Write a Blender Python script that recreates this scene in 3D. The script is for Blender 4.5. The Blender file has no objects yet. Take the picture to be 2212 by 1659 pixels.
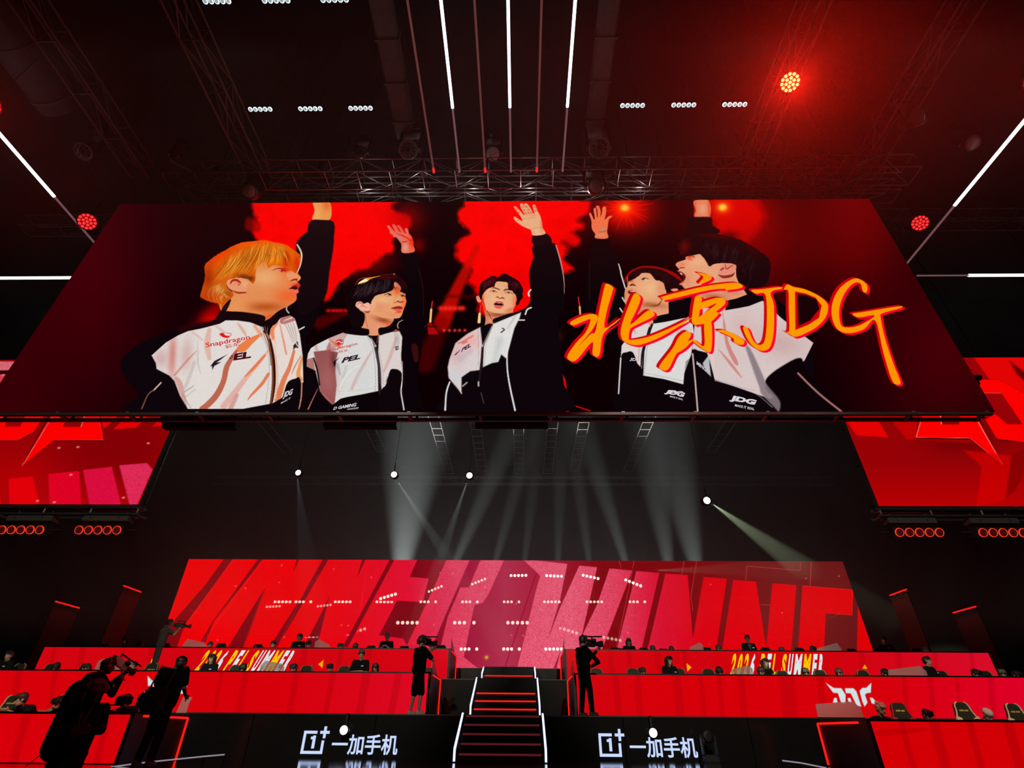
import bpy, bmesh, math, random
import numpy as np
from mathutils import Vector, Matrix, Euler
random.seed(7); RNG = np.random.default_rng(7)
SC = bpy.context.scene
COL = SC.collection
PI = math.pi
# ---------------------------------------------------------------- camera, world, exposure
W, H = 2212, 1659
CX, CY = W/2, H/2
CAMP = np.array([0.0, 0.0, 0.51])
_U = np.array([1121-CX, CY+845, 0.0]); _F = np.array([1125-CX, CY-1582, 0.0])
FPX = math.sqrt(-(_U[:2] @ _F[:2])); _U[2] = -FPX; _F[2] = -FPX
_U /= np.linalg.norm(_U); _F /= np.linalg.norm(_F)
MR = np.array([np.cross(_F, _U), _F, _U])         # rows: world x, y, z in camera axes
cam_data = bpy.data.cameras.new('camera')
cam_data.sensor_width = 36.0; cam_data.lens = 36.0*FPX/W; cam_data.clip_end = 300; cam_data.clip_start = 0.05
cam = bpy.data.objects.new('camera', cam_data); COL.objects.link(cam)
m4 = Matrix.Identity(4)
for i in range(3):
    for j in range(3): m4[i][j] = MR[i][j]
m4.translation = Vector(CAMP); cam.matrix_world = m4
SC.camera = cam
world = bpy.data.worlds.new('world'); SC.world = world; world.use_nodes = True
world.node_tree.nodes['Background'].inputs[0].default_value = (0.02, 0.012, 0.014, 1)
world.node_tree.nodes['Background'].inputs[1].default_value = 0.05
SC.view_settings.view_transform = 'Standard'; SC.view_settings.look = 'None'
SC.view_settings.gamma = 1.0; SC.view_settings.exposure = 0.0
SC.view_settings.use_curve_mapping = False
cy = SC.cycles
cy.use_denoising = True; cy.use_adaptive_sampling = True; cy.adaptive_threshold = .018; cy.max_bounces = 4; cy.diffuse_bounces = 2; cy.glossy_bounces = 3
cy.transparent_max_bounces = 8; cy.volume_bounces = 0; cy.sample_clamp_indirect = 3.0
cy.caustics_reflective = False; cy.caustics_refractive = False
try: cy.denoising_input_passes = 'RGB_ALBEDO_NORMAL'
except Exception: pass

def ray(x, y): return MR @ np.array([x-CX, CY-y, -FPX])
def P(x, y, Y=None, z=None, X=None):               # photo pixel -> point on a real plane of the hall
    d = ray(x, y)
    t = d[1] and (Y/d[1]) if Y is not None else ((z-CAMP[2])/d[2] if z is not None else X/d[0])
    return CAMP + d*t
def proj_arr(p):
    c = (p-CAMP) @ MR
    return CX+FPX*c[..., 0]/-c[..., 2], CY-FPX*c[..., 1]/-c[..., 2]

# ---------------------------------------------------------------- key lights of the hall
def lamp(kind, name, loc, power, color=(1, 1, 1), target=None, size=0.1, angle=30, blend=0.3, spread=None, sizey=None, vol=1.0):
    d = bpy.data.lights.new(name, kind); d.energy = power; d.color = color
    if kind == 'SPOT': d.spot_size = math.radians(angle); d.spot_blend = blend; d.shadow_soft_size = size
    if kind == 'POINT': d.shadow_soft_size = size
    if kind == 'AREA':
        d.size = size
        if sizey: d.shape = 'RECTANGLE'; d.size_y = sizey
        if spread: d.spread = math.radians(spread)
    o = bpy.data.objects.new(name, d); COL.objects.link(o); o.location = Vector(loc)
    try: d.volume_factor = vol
    except Exception: pass
    if target is not None:
        o.rotation_euler = (Vector(target)-Vector(loc)).to_track_quat('-Z', 'Y').to_euler()
    return o
# front-of-house wash from unseen spots added behind the viewpoint, aimed at the players
for x, tx in ((-5, -12.0), (-4, -5.5), (3, 5.0), (4, 11.5)):
    lamp('SPOT', 'front_wash_lamp', (x, -4.0, 11.0), 7000, (1, .88, .70), (tx, 17, 2.0), .25, 26, .5)
for x in (-4.6, -3.0, -1.4, .3, 2.0, 3.6): lamp('POINT', 'truss_glint_fill', (x, 9.78, 13.93), 13, (1, .95, .92), size=.05)  # added points without fixtures, put in for white glints on the trusses
lamp('POINT', 'backstage_haze_fill', (-4.5, 27.0, 4.6), 900, (.86, 1, .95), size=.3)  # added unseen points behind the rear wall, giving the haze a grey glow
lamp('POINT', 'backstage_haze_fill', (5.0, 27.0, 4.6), 600, (.86, 1, .95), size=.3)

# ---------------------------------------------------------------- materials
_mats = {}
def mat(name, col=(.02, .02, .02), rough=.5, metal=0.0, emit=None, strength=1.0, alpha=None, noise=0.0, spec=.5, sample=False):
    if name in _mats: return _mats[name]
    m = bpy.data.materials.new(name); m.use_nodes = True
    nt = m.node_tree; b = nt.nodes['Principled BSDF']
    b.inputs['Base Color'].default_value = (*col, 1); b.inputs['Roughness'].default_value = rough
    b.inputs['Metallic'].default_value = metal; b.inputs['Specular IOR Level'].default_value = spec
    if emit is not None:
        b.inputs['Emission Color'].default_value = (*emit, 1); b.inputs['Emission Strength'].default_value = strength
        if not sample:
            try: m.cycles.emission_sampling = 'NONE'
            except Exception: pass
    if alpha is not None: b.inputs['Alpha'].default_value = alpha
    if noise:
        n = nt.nodes.new('ShaderNodeTexNoise'); n.inputs['Scale'].default_value = 6
        tc = nt.nodes.new('ShaderNodeTexCoord'); nt.links.new(tc.outputs['Object'], n.inputs['Vector'])
        mr = nt.nodes.new('ShaderNodeMapRange'); mr.inputs['To Min'].default_value = 1-noise; mr.inputs['To Max'].default_value = 1+noise
        nt.links.new(n.outputs['Fac'], mr.inputs['Value'])
        mx = nt.nodes.new('ShaderNodeVectorMath'); mx.operation = 'SCALE'; mx.inputs[0].default_value = col
        nt.links.new(mr.outputs['Result'], mx.inputs['Scale']); nt.links.new(mx.outputs[0], b.inputs['Base Color'])
    _mats[name] = m; return m
def lin(c):
    c = np.asarray(c, float)/255.0
    return tuple(np.where(c <= .04045, c/12.92, ((c+.055)/1.055)**2.4))
def emis(name, rgb255, strength=1.0, sample=False):
    return mat(name, (0.0, 0.0, 0.0), .5, 0, lin(rgb255), strength, sample=sample, spec=.1)
def screen_mat(name, gloss=0.0, rough=.08):
    m = bpy.data.materials.new(name); m.use_nodes = True; nt = m.node_tree; nt.nodes.clear()
    out = nt.nodes.new('ShaderNodeOutputMaterial'); em = nt.nodes.new('ShaderNodeEmission')
    at = nt.nodes.new('ShaderNodeAttribute'); at.attribute_name = 'Col'
    nt.links.new(at.outputs['Color'], em.inputs['Color'])
    if gloss > 0:
        g = nt.nodes.new('ShaderNodeBsdfGlossy'); g.inputs['Roughness'].default_value = rough
        g.inputs['Color'].default_value = (gloss, gloss, gloss, 1)
        ad = nt.nodes.new('ShaderNodeAddShader'); nt.links.new(em.outputs[0], ad.inputs[0]); nt.links.new(g.outputs[0], ad.inputs[1])
        nt.links.new(ad.outputs[0], out.inputs['Surface'])
    else: nt.links.new(em.outputs[0], out.inputs['Surface'])
    try: m.cycles.emission_sampling = 'NONE'
    except Exception: pass
    return m
BLACK = mat('black_paint', (.006, .0055, .006), .45)
BLACKM = mat('black_matte', (.004, .004, .004), .8, spec=.2)
STEEL = mat('dark_truss_steel', (.16, .14, .14), .38, .7, noise=.3)
DSTEEL = mat('black_steel', (.03, .028, .03), .42, .6, noise=.3)

# ---------------------------------------------------------------- object helpers
def thing(name, label, cat, loc=(0, 0, 0), rotz=0.0, group=None, kind=None):
    o = bpy.data.objects.new(name, None); COL.objects.link(o); o.empty_display_size = .2
    o.location = Vector(loc); o.rotation_euler = (0, 0, rotz); o['label'] = label; o['category'] = cat
    if group: o['group'] = group
    if kind: o['kind'] = kind
    return o
def tag(o, label, cat, group=None, kind=None):
    o['label'] = label; o['category'] = cat
    if group: o['group'] = group
    if kind: o['kind'] = kind
    return o
def obj(name, bm, m, parent=None, loc=None, smooth=False, label=None, world=False):
    me = bpy.data.meshes.new(name)
    if isinstance(bm, bmesh.types.BMesh): bm.to_mesh(me); bm.free()
    else: me = bm; me.name = name
    if m: me.materials.clear(); me.materials.append(m)
    if smooth:
        for p in me.polygons: p.use_smooth = True
    o = bpy.data.objects.new(name, me); COL.objects.link(o)
    if parent is not None:
        o.parent = parent
        if world: o.matrix_parent_inverse = Matrix.Translation(-Vector(parent.location))
    if loc is not None: o.location = Vector(loc)
    if label: o['label'] = label
    return o
def struct(name, bm, m, label, cat, **k):
    o = obj(name, bm, m, **k); o['kind'] = 'structure'; o['label'] = label; o['category'] = cat; return o
def box(bm, x0, x1, y0, y1, z0, z1):
    v = [bm.verts.new((x, y, z)) for x in (x0, x1) for y in (y0, y1) for z in (z0, z1)]
    for f in ((0, 1, 3, 2), (4, 6, 7, 5), (0, 4, 5, 1), (2, 3, 7, 6), (0, 2, 6, 4), (1, 5, 7, 3)):
        bm.faces.new([v[i] for i in f])
    return bm
def B(*a, bev=0.0):
    bm = bmesh.new(); box(bm, *a)
    if bev: bmesh.ops.bevel(bm, geom=bm.edges[:], offset=bev, segments=2, affect='EDGES')
    return bm
def tube(bm, a, b, r, r2=None, n=8, cap=True):
    a = Vector(a); b = Vector(b); r2 = r if r2 is None else r2; d = (b-a)
    if d.length < 1e-6: return bm
    q = d.to_track_quat('Z', 'Y'); ra = []; rb = []
    for i in range(n):
        t = 2*PI*(i+.5)/n; w = q @ Vector((math.cos(t), math.sin(t), 0))
        ra.append(bm.verts.new(a+w*r)); rb.append(bm.verts.new(b+w*r2))
    for i in range(n):
        j = (i+1) % n; bm.faces.new((ra[i], ra[j], rb[j], rb[i]))
    if cap: bm.faces.new(ra[::-1]); bm.faces.new(rb)
    return bm
def polytube(pts, r, n=8):
    bm = bmesh.new()
    for a, b in zip(pts[:-1], pts[1:]): tube(bm, a, b, r, n=n)
    return bm
_sph = {}
def ball(bm, c, r, rot=None, u=16, v=10):
    r = (r, r, r) if not hasattr(r, '__len__') else r
    if (u, v) not in _sph:
        P_ = [(0, 0, 1)]+[(math.sin(PI*j/v)*math.cos(2*PI*i/u), math.sin(PI*j/v)*math.sin(2*PI*i/u), math.cos(PI*j/v)) for j in range(1, v) for i in range(u)]+[(0, 0, -1)]
        F_ = [(0, 1+i, 1+(i+1) % u) for i in range(u)]
        for j in range(v-2): F_ += [(1+j*u+i, 1+(j+1)*u+i, 1+(j+1)*u+(i+1) % u, 1+j*u+(i+1) % u) for i in range(u)]
        n = len(P_)-1; F_ += [(n, 1+(v-2)*u+(i+1) % u, 1+(v-2)*u+i) for i in range(u)]
        _sph[(u, v)] = (np.array(P_), F_)
    P_, F_ = _sph[(u, v)]; q = P_*np.array(r)
    if rot is not None: q = q @ np.array(rot).T
    q = q+np.array(c); vs = [bm.verts.new(p) for p in q.tolist()]
    for f in F_: bm.faces.new([vs[i] for i in f])
    return bm
def capsule(bm, a, b, r1, r2, n=14):
    tube(bm, a, b, r1, r2, n=n); ball(bm, a, r1, u=n, v=8); ball(bm, b, r2, u=n, v=8); return bm
def lathe(bm, prof, M=None, n=24, caps=True):
    M = M or Matrix.Identity(4); rings = []
    for r, z in prof:
        rings.append([bm.verts.new(M @ Vector((r*math.cos(2*PI*i/n), r*math.sin(2*PI*i/n), z))) for i in range(n)])
    for a, b in zip(rings[:-1], rings[1:]):
        for i in range(n):
            j = (i+1) % n; bm.faces.new((a[i], a[j], b[j], b[i]))
    for ring, fl in ((rings[0], True), (rings[-1], False)) if caps else ():
        try: bm.faces.new(ring[::-1] if fl else ring)
        except Exception: pass
    return bm
def prism(pts, ax, d0, d1):
    """extrude a 2-D outline; ax='y' takes (x,z) points and depth along y"""
    bm = bmesh.new(); mk = {'y': lambda p, d: (p[0], d, p[1]), 'x': lambda p, d: (d, p[0], p[1]), 'z': lambda p, d: (p[0], p[1], d)}[ax]
    a = [bm.verts.new(mk(p, d0)) for p in pts]; b = [bm.verts.new(mk(p, d1)) for p in pts]
    n = len(pts)
    bm.faces.new(a); bm.faces.new(b[::-1])
    for i in range(n):
        j = (i+1) % n; bm.faces.new((a[j], a[i], b[i], b[j]))
    bmesh.ops.recalc_face_normals(bm, faces=bm.faces[:]); return bm
def dup(root, loc, rot=None, label=None, group=None, scale=None):
    r = root.copy(); COL.objects.link(r); r.location = Vector(loc)
    if rot is not None: r.rotation_euler = rot if hasattr(rot, '__len__') else (0, 0, rot)
    if scale: r.scale = (scale,)*3
    if label: r['label'] = label
    if group: r['group'] = group
    for ch in list(root.children):
        c = ch.copy(); COL.objects.link(c); c.parent = r
        for g in list(ch.children):
            d = g.copy(); COL.objects.link(d); d.parent = c
    return r
def bake(t):
    """turn a rotated thing's meshes instead of its root, so that hangers stay vertical"""
    R = t.rotation_euler.to_matrix().to_4x4(); seen = set(); t.rotation_euler = (0, 0, 0)
    for ch in t.children_recursive:
        if ch.type == 'MESH' and ch.data.name not in seen: ch.data.transform(R); seen.add(ch.data.name)
def rods(t, xs, z0, ztop, y=0.0, r=.008, name='drop_cable'):
    """vertical suspension cables from a thing up to the roof; local x offsets, world top height"""
    for x in xs:
        bm = bmesh.new(); tube(bm, (x, y, z0), (x, y, ztop-t.location.z), r, n=5); obj(name, bm, DSTEEL, t)
def fuse(bm, voxel, smooth_it=2):
    """weld overlapping volumes into one continuous skin"""
    me = bpy.data.meshes.new('tmp'); bm.to_mesh(me); bm.free()
    o = bpy.data.objects.new('tmp', me); COL.objects.link(o)
    r = o.modifiers.new('r', 'REMESH'); r.mode = 'VOXEL'; r.voxel_size = voxel
    s = o.modifiers.new('s', 'SMOOTH'); s.factor = .5; s.iterations = smooth_it
    dg = bpy.context.evaluated_depsgraph_get()
    out = bpy.data.meshes.new_from_object(o.evaluated_get(dg))
    bpy.data.objects.remove(o); bpy.data.meshes.remove(me)
    for p in out.polygons: p.use_smooth = True
    return out
def text_mesh(s, size=1.0, shear=0.0, bold=0.0, spacing=1.0, sx=1.0):
    """flat lettering lying in the xz plane, origin at its lower-left"""
    c = bpy.data.curves.new('t', 'FONT'); c.body = s; c.size = size; c.shear = shear; c.offset = bold; c.space_character = spacing
    c.resolution_u = 3
    o = bpy.data.objects.new('t', c); COL.objects.link(o)
    dg = bpy.context.evaluated_depsgraph_get()
    me = bpy.data.meshes.new_from_object(o.evaluated_get(dg)); bpy.data.objects.remove(o)
    n = len(me.vertices); co = np.empty(n*3); me.vertices.foreach_get('co', co); co = co.reshape(-1, 3)
    co[:, :2] -= co[:, :2].min(0); out = np.zeros_like(co); out[:, 0] = co[:, 0]*sx; out[:, 2] = co[:, 1]
    me.vertices.foreach_set('co', out.ravel()); me.materials.clear(); return me, out[:, 0].max(), out[:, 2].max()
def text_fit(s, x0, x1, z0, z1, y, m, name, parent, shear=0.0, bold=0.0, quad=None, label=None):
    """lettering fitted in a rectangle of the plane y (or a four-corner quad: ll, lr, ur, ul as (x, z))"""
    me, w, h = text_mesh(s, 1.0, shear, bold)
    n = len(me.vertices); co = np.empty(n*3); me.vertices.foreach_get('co', co); co = co.reshape(-1, 3)
    u = co[:, 0]/w; v = co[:, 2]/h
    if quad is None: quad = [(x0, z0), (x1, z0), (x1, z1), (x0, z1)]
    q = np.array(quad); pt = ((1-u)*(1-v))[:, None]*q[0]+(u*(1-v))[:, None]*q[1]+(u*v)[:, None]*q[2]+((1-u)*v)[:, None]*q[3]
    co[:, 0] = pt[:, 0]; co[:, 1] = y; co[:, 2] = pt[:, 1]; me.vertices.foreach_set('co', co.ravel())
    return obj(name, me, m, parent, world=True, label=label)
# ---------------------------------------------------------------- pictures shown by the LED walls
def vnoise(x, y, seed=0):
    xi = np.floor(x).astype(np.int64); yi = np.floor(y).astype(np.int64); fx = x-xi; fy = y-yi
    def h(a, b):
        n = (a*374761393+b*668265263+seed*1442695041) & 0x7fffffff
        n = ((n ^ (n >> 13))*1274126177) & 0x7fffffff
        return ((n ^ (n >> 16)) & 0xffff)/65535.0
    fx = fx*fx*(3-2*fx); fy = fy*fy*(3-2*fy)
    return (h(xi, yi)*(1-fx)+h(xi+1, yi)*fx)*(1-fy)+(h(xi, yi+1)*(1-fx)+h(xi+1, yi+1)*fx)*fy
def fbm(x, y, seed=0, o=4):
    s = 0; a = .5
    for k in range(o): s = s+a*(vnoise(x*2**k, y*2**k, seed+k)-.5); a *= .55
    return s
def cr(pts, closed=True, k=4):
    p = np.array(pts, float); n = len(p); out = []
    for i in range(n if closed else n-1):
        if closed: a, b, c, d = p[i-1], p[i], p[(i+1) % n], p[(i+2) % n]
        else: a, b, c, d = p[max(i-1, 0)], p[i], p[i+1], p[min(i+2, n-1)]
        for t in np.arange(k)/k:
            out.append(.5*((2*b)+(-a+c)*t+(2*a-5*b+4*c-d)*t*t+(-a+3*b-3*c+d)*t**3))
    if not closed: out.append(p[-1])
    return np.array(out)
class Paint:
    """colours of a flat LED wall in the plane y=Y, one value per vertex of its grid"""
    def __init__(s, Y, x0, x1, z0, z1, nx, nz, base=(0, 0, 0)):
        s.Y, s.x0, s.x1, s.z0, s.z1, s.nx, s.nz = Y, x0, x1, z0, z1, nx, nz
        X, Z = np.meshgrid(np.linspace(x0, x1, nx), np.linspace(z0, z1, nz))
        s.U, s.V = proj_arr(np.stack([X, np.full_like(X, Y), Z], -1))
        s.X, s.Z = X, Z
        s.C = np.empty((nz, nx, 3)); s.C[:] = base; s.v = (0, 0, 1); s.clip = None
    def px(s, pts): ox, oy, k = s.v; p = np.array(pts, float); return np.stack([ox+p[:, 0]/k, oy+p[:, 1]/k], 1)
    def win(s, p, pad):
        lo = p.min(0)-pad; hi = p.max(0)+pad; us, vs = [], []
        for a, b in ((lo[0], lo[1]), (hi[0], lo[1]), (lo[0], hi[1]), (hi[0], hi[1])):
            w = P(a, b, Y=s.Y); us.append((w[0]-s.x0)/(s.x1-s.x0)*(s.nx-1)); vs.append((w[2]-s.z0)/(s.z1-s.z0)*(s.nz-1))
        i0 = max(0, int(min(us))-1); i1 = min(s.nx, int(max(us))+3); j0 = max(0, int(min(vs))-1); j1 = min(s.nz, int(max(vs))+3)
        return (slice(j0, max(j1, j0)), slice(i0, max(i1, i0)))
    def blend(s, w, m, col, a):
        if s.clip is not None: m = m*s.clip[w]
        m = (m*a)[..., None]; col = np.asarray(col, float)
        if col.ndim == 3: col = col[w]
        s.C[w] = s.C[w]*(1-m)+col*m
    def mask_poly(s, pts, soft, sm, jit):
        p = s.px(pts)
        if s.v[2] > 4: soft = max(.9, soft/s.v[2]*1.3)
        if sm: p = cr(p)
        w = s.win(p, soft*2+2+(jit[0] if jit else 0)); U = s.U[w]; V = s.V[w]
        if U.size == 0: return w, U
        d2 = np.full(U.shape, 1e9); ins = np.zeros(U.shape, bool); n = len(p)
        for i in range(n):
            a = p[i]; b = p[(i+1) % n]; ex, ey = b-a; l = ex*ex+ey*ey
            if l < 1e-9: continue
            wx = U-a[0]; wy = V-a[1]; t = np.clip((wx*ex+wy*ey)/l, 0, 1)
            d2 = np.minimum(d2, (wx-t*ex)**2+(wy-t*ey)**2)
            if a[1] != b[1]:
                c = ((a[1] > V) != (b[1] > V)) & (U < ex*(V-a[1])/ey+a[0]); ins ^= c
        sd = np.sqrt(d2)*np.where(ins, 1, -1)
        if jit: sd = sd+jit[0]*2*fbm(U/jit[1], V/jit[1], int(jit[2]) if len(jit) > 2 else 1)
        return w, np.clip(sd/soft+.5, 0, 1)
    def poly(s, pts, col, a=1.0, soft=1.2, sm=True, jit=None):
        w, m = s.mask_poly(pts, soft, sm, jit)
        if m.size: s.blend(w, m, col, a)
    def setclip(s, pts=None, soft=1.2, sm=True, jit=None):
        if pts is None: s.clip = None; return
        w, m = s.mask_poly(pts, soft, sm, jit); c = np.zeros((s.nz, s.nx)); c[w] = m; s.clip = c
    def line(s, pts, wd, col, a=1.0, soft=1.0, sm=True, closed=False):
        p = s.px(pts); k = s.v[2]; soft = max(.9, soft/k*1.3) if k > 4 else soft; wd = np.atleast_1d(np.array(wd, float))/k/2
        if len(wd) == 1: wd = np.repeat(wd, len(p))
        q = np.column_stack([p, wd])
        if sm and len(p) > 2: q = cr(q, closed)
        elif closed: q = np.vstack([q, q[:1]])
        w = s.win(q[:, :2], q[:, 2].max()+soft*2+1); U = s.U[w]; V = s.V[w]
        if U.size == 0: return
        best = np.full(U.shape, -1e9)
        for i in range(len(q)-1):
            a0 = q[i]; b0 = q[i+1]; ex, ey = (b0-a0)[:2]; l = max(ex*ex+ey*ey, 1e-9)
            t = np.clip(((U-a0[0])*ex+(V-a0[1])*ey)/l, 0, 1)
            best = np.maximum(best, a0[2]+(b0[2]-a0[2])*t-np.sqrt((U-a0[0]-t*ex)**2+(V-a0[1]-t*ey)**2))
        s.blend(w, np.clip(best/soft+.5, 0, 1), col, a)
    def blob(s, x, y, rx, ry, col, a=1.0, rot=0.0, pw=2.0):
        c = s.px([(x, y)])[0]; k = s.v[2]; rx /= k; ry /= k; R = max(rx, ry)*2.6
        w = s.win(np.array([c-R, c+R]), 1); U = s.U[w]-c[0]; V = s.V[w]-c[1]
        if U.size == 0: return
        cs, sn = math.cos(rot), math.sin(rot); x1 = (U*cs+V*sn)/rx; y1 = (-U*sn+V*cs)/ry
        s.blend(w, np.exp(-((x1*x1+y1*y1)**(pw/2))), col, a)
    def hair(s, a, b, n, col, wd=2.0, al=.5, bend=0.0, spread=.25, ln=.35):
        """strands running between outline polylines a (roots) and b (tips)"""
        A = np.array(a, float); Bp = np.array(b, float)
        def at(Q, t):
            f = t*(len(Q)-1); i = min(int(f), len(Q)-2); return Q[i]+(Q[i+1]-Q[i])*(f-i)
        for i in range(n):
            t = RNG.random(); p0 = at(A, t); p1 = at(Bp, min(max(t+RNG.normal()*spread*.2, 0), 1))
            u0 = RNG.random()*(1-ln); u1 = u0+ln*(.5+RNG.random()); u1 = min(u1, 1)
            d = p1-p0; nrm = np.array([-d[1], d[0]])*bend*RNG.random()
            q0 = p0+d*u0+nrm*u0*(1-u0)*4; q1 = p0+d*(u0+u1)/2+nrm*((u0+u1)/2)*(1-(u0+u1)/2)*4; q2 = p0+d*u1+nrm*u1*(1-u1)*4
            s.line([q0, q1, q2], [wd*.3, wd, wd*.2], col, al, soft=1.0)
    def build(s, name, m, parent, grain=0.0, clampmax=None):
        C = s.C
        if grain: C = C*(1+grain*(RNG.random(C.shape[:2])[..., None]-.5))
        C = np.clip(C, 0, 255)/255.0; L = np.where(C <= .04045, C/12.92, ((C+.055)/1.055)**2.4)
        nx, nz = s.nx, s.nz; me = bpy.data.meshes.new(name)
        co = np.stack([s.X, np.full_like(s.X, s.Y), s.Z], -1).reshape(-1, 3).astype(np.float32)
        idx = np.arange(nx*nz).reshape(nz, nx)
        q = np.stack([idx[:-1, :-1], idx[:-1, 1:], idx[1:, 1:], idx[1:, :-1]], -1).reshape(-1, 4).astype(np.int32)
        me.vertices.add(len(co)); me.vertices.foreach_set('co', co.ravel())
        me.loops.add(q.size); me.loops.foreach_set('vertex_index', q.ravel())
        me.polygons.add(len(q)); me.polygons.foreach_set('loop_start', np.arange(0, q.size, 4, dtype=np.int32))
        me.update(calc_edges=True)
        at = me.color_attributes.new('Col', 'FLOAT_COLOR', 'POINT')
        rgba = np.ones((nx*nz, 4), np.float32); rgba[:, :3] = L.reshape(-1, 3); at.data.foreach_set('color', rgba.ravel())
        o = obj(name, me, m, parent, world=True); return o
Z1 = (260, 420, 3.456); Z2 = (640, 420, 3.456); Z3 = (900, 420, 3.456); Z4 = (1180, 420, 3.456); Z5 = (1460, 420, 3.456)
F1 = (420, 500, 8.732); F2 = (740, 580, 11.85); F3 = (1020, 580, 13.823); F4 = (1330, 490, 7.9); F5 = (1450, 480, 7.54)
HD = (1080, 430, 8.508); KA = (1210, 570, 5.267); JG = (1570, 580, 5.267); S1 = (320, 660, 6.506); S2 = (660, 680, 7.9); H2 = (820, 470, 18.43)
RED = (252, 0, 0)
p = Paint(9.995, -12.27, 10.46, 6.46, 13.88, 1700, 555, (13, 0, 3))
U, V = p.U, p.V
def mixin(w, col): p.C += (np.array(col)-p.C)*np.clip(w, 0, 1)[..., None]
mixin(.9*np.exp(-((U-190)/170)**2-((V-560)/330)**2), (72, 0, 8))
mixin(.8*np.exp(-((U-20)/150)**2), (62, 0, 6))
mixin(.9*np.exp(-((U-1850)/110)**2-((V-470)/180)**2), (112, 0, 2))
mixin(.75*np.exp(-((U-2040)/170)**2-((V-760)/200)**2), (78, 0, 6))
mixin(.75*np.exp(-((U-1700)/190)**2-((V-520)/120)**2), (96, 0, 2))
mixin(.5*np.exp(-((U-450)/200)**2-((V-450)/150)**2), (30, 0, 4))
# smoke behind the figures
p.v = (0, 0, 1)
p.poly([(553, 425), (760, 425), (870, 425), (850, 450), (885, 470), (880, 500), (850, 515), (850, 545), (822, 555), (800, 580), (765, 585), (740, 605), (715, 640), (700, 640), (690, 560), (640, 600), (560, 600), (556, 530), (545, 500), (556, 470)], RED, 1, 9, True, (9, 26, 3))
p.blob(880, 470, 40, 35, (170, 0, 0), .6); p.blob(780, 560, 60, 30, (235, 0, 0), .6); p.blob(640, 590, 80, 30, (210, 0, 0), .5); p.blob(900, 530, 20, 16, (120, 0, 0), .6)
p.poly([(535, 470), (560, 480), (560, 500), (530, 495)], (150, 0, 0), .7, 8)
p.blob(455, 690, 28, 20, (225, 0, 0), .95, -.5); p.blob(470, 665, 30, 14, (170, 0, 0), .7, -.6)
p.v = Z3
p.poly([(420, 30), (340, 90), (300, 170), (360, 240), (410, 290), (330, 330), (290, 390), (310, 480), (370, 530), (410, 560), (370, 640), (430, 690), (460, 760), (500, 900), (760, 900), (1000, 700), (1060, 600), (1165, 555), (1110, 480), (1130, 400), (1080, 350), (1180, 370), (1220, 340), (1160, 280), (1250, 240), (1210, 180), (1280, 110), (1215, 30)], RED, 1, 12, True, (9, 20, 11))
p.blob(1140, 340, 70, 60, (190, 0, 0), .5); p.blob(820, 200, 300, 200, (255, 0, 0), .5); p.blob(760, 640, 120, 120, (222, 0, 0), .55)
p.line([(450, 400), (350, 600), (190, 960)], [40, 70, 120], (205, 8, 0), .85, 9); p.line([(190, 960), (60, 1250)], [110, 160], (110, 0, 0), .5, 14)
p.line([(215, 760), (560, 765)], 30, (90, 0, 0), .5, 6)
for i, x in enumerate((180, 215, 250, 285, 320, 345)): p.blob(x, 850, 20, 18, (255, 40, 30), .9)
for x in (205, 245, 285, 320, 360): p.blob(x, 1015, 11, 11, (255, 60, 50), .95)
for x, y0, y1 in ((118, 800, 950), (478, 830, 955)):
    p.line([(x, y0), (x-10, y0+60)], 9, (230, 30, 30), 1); p.line([(x-9, y0+60), (x-16, y1)], 15, (255, 200, 120), 1, 1.2)
p.poly([(80, 960), (110, 960), (165, 1045), (85, 1045)], (200, 10, 10), .8, 2, False); p.line([(60, 985), (150, 985)], 16, (60, 10, 10), .9)
p.v = Z2
for x in (240, 275, 305, 335, 370): p.blob(x, 868, 18, 13, (235, 15, 10), .9)
p.line([(390, 880), (170, 960)], [30, 90], (130, 0, 0), .5, 10)
p.blob(915, 375, 36, 42, (110, 0, 0), .8)
# right smoke and lamps in the picture
p.v = (0, 0, 1)
p.poly([(1535, 425), (1620, 425), (1650, 470), (1620, 520), (1590, 545), (1560, 530), (1540, 480)], (225, 0, 0), .9, 22, True, (8, 22, 5))
p.blob(1595, 470, 75, 75, (215, 0, 0), .75); p.blob(1640, 560, 60, 60, (120, 0, 0), .7); p.blob(1690, 620, 50, 60, (80, 0, 0), .6); p.blob(1575, 508, 22, 9, (70, 0, 0), .8)
p.blob(1575, 530, 26, 13, (250, 0, 0), .8, .3)
p.blob(1350, 452, 75, 55, (200, 0, 0), .75); p.blob(1350, 452, 42, 34, (255, 10, 0), .95)
for k in range(18):
    a = k*PI/9+.1; p.line([(1350, 450), (1350+math.cos(a)*(48+9*(k % 3)), 450+math.sin(a)*(40+8*(k % 2)))], [9, 1], (255, 20, 0), .45, 2)
for x, y in ((1350, 449), (1561, 448)):
    p.blob(x, y, 17, 14, (255, 90, 10), .95); p.blob(x, y, 9, 7.5, (255, 205, 60), 1, 0, 3)
p.v = Z4
for k, (x, y) in enumerate(((58, 1305), (78, 1373), (90, 1445), (94, 1524), (102, 1584))): p.line([(x-16-k, y), (x+12+k, y)], 17+k*1.5, (250, 10, 5), 1, 1.2)
p.line([(58, 1210), (132, 1392), (155, 1612)], [14, 25, 30], (250, 5, 0), 1, 1.2, False); p.line([(160, 1560), (325, 1615)], 8, (235, 10, 10), .9)
p.line([(66, 1010), (58, 1200)], [12, 8], (180, 60, 25), .9, 2); p.blob(85, 1060, 30, 40, (90, 20, 12), .7)
p.line([(238, 765), (250, 840)], [5, 10], (230, 40, 30), 1); p.line([(250, 840), (254, 900)], 12, (255, 190, 120), 1); p.line([(330, 800), (336, 860)], 4, (180, 150, 140), .8)
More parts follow.
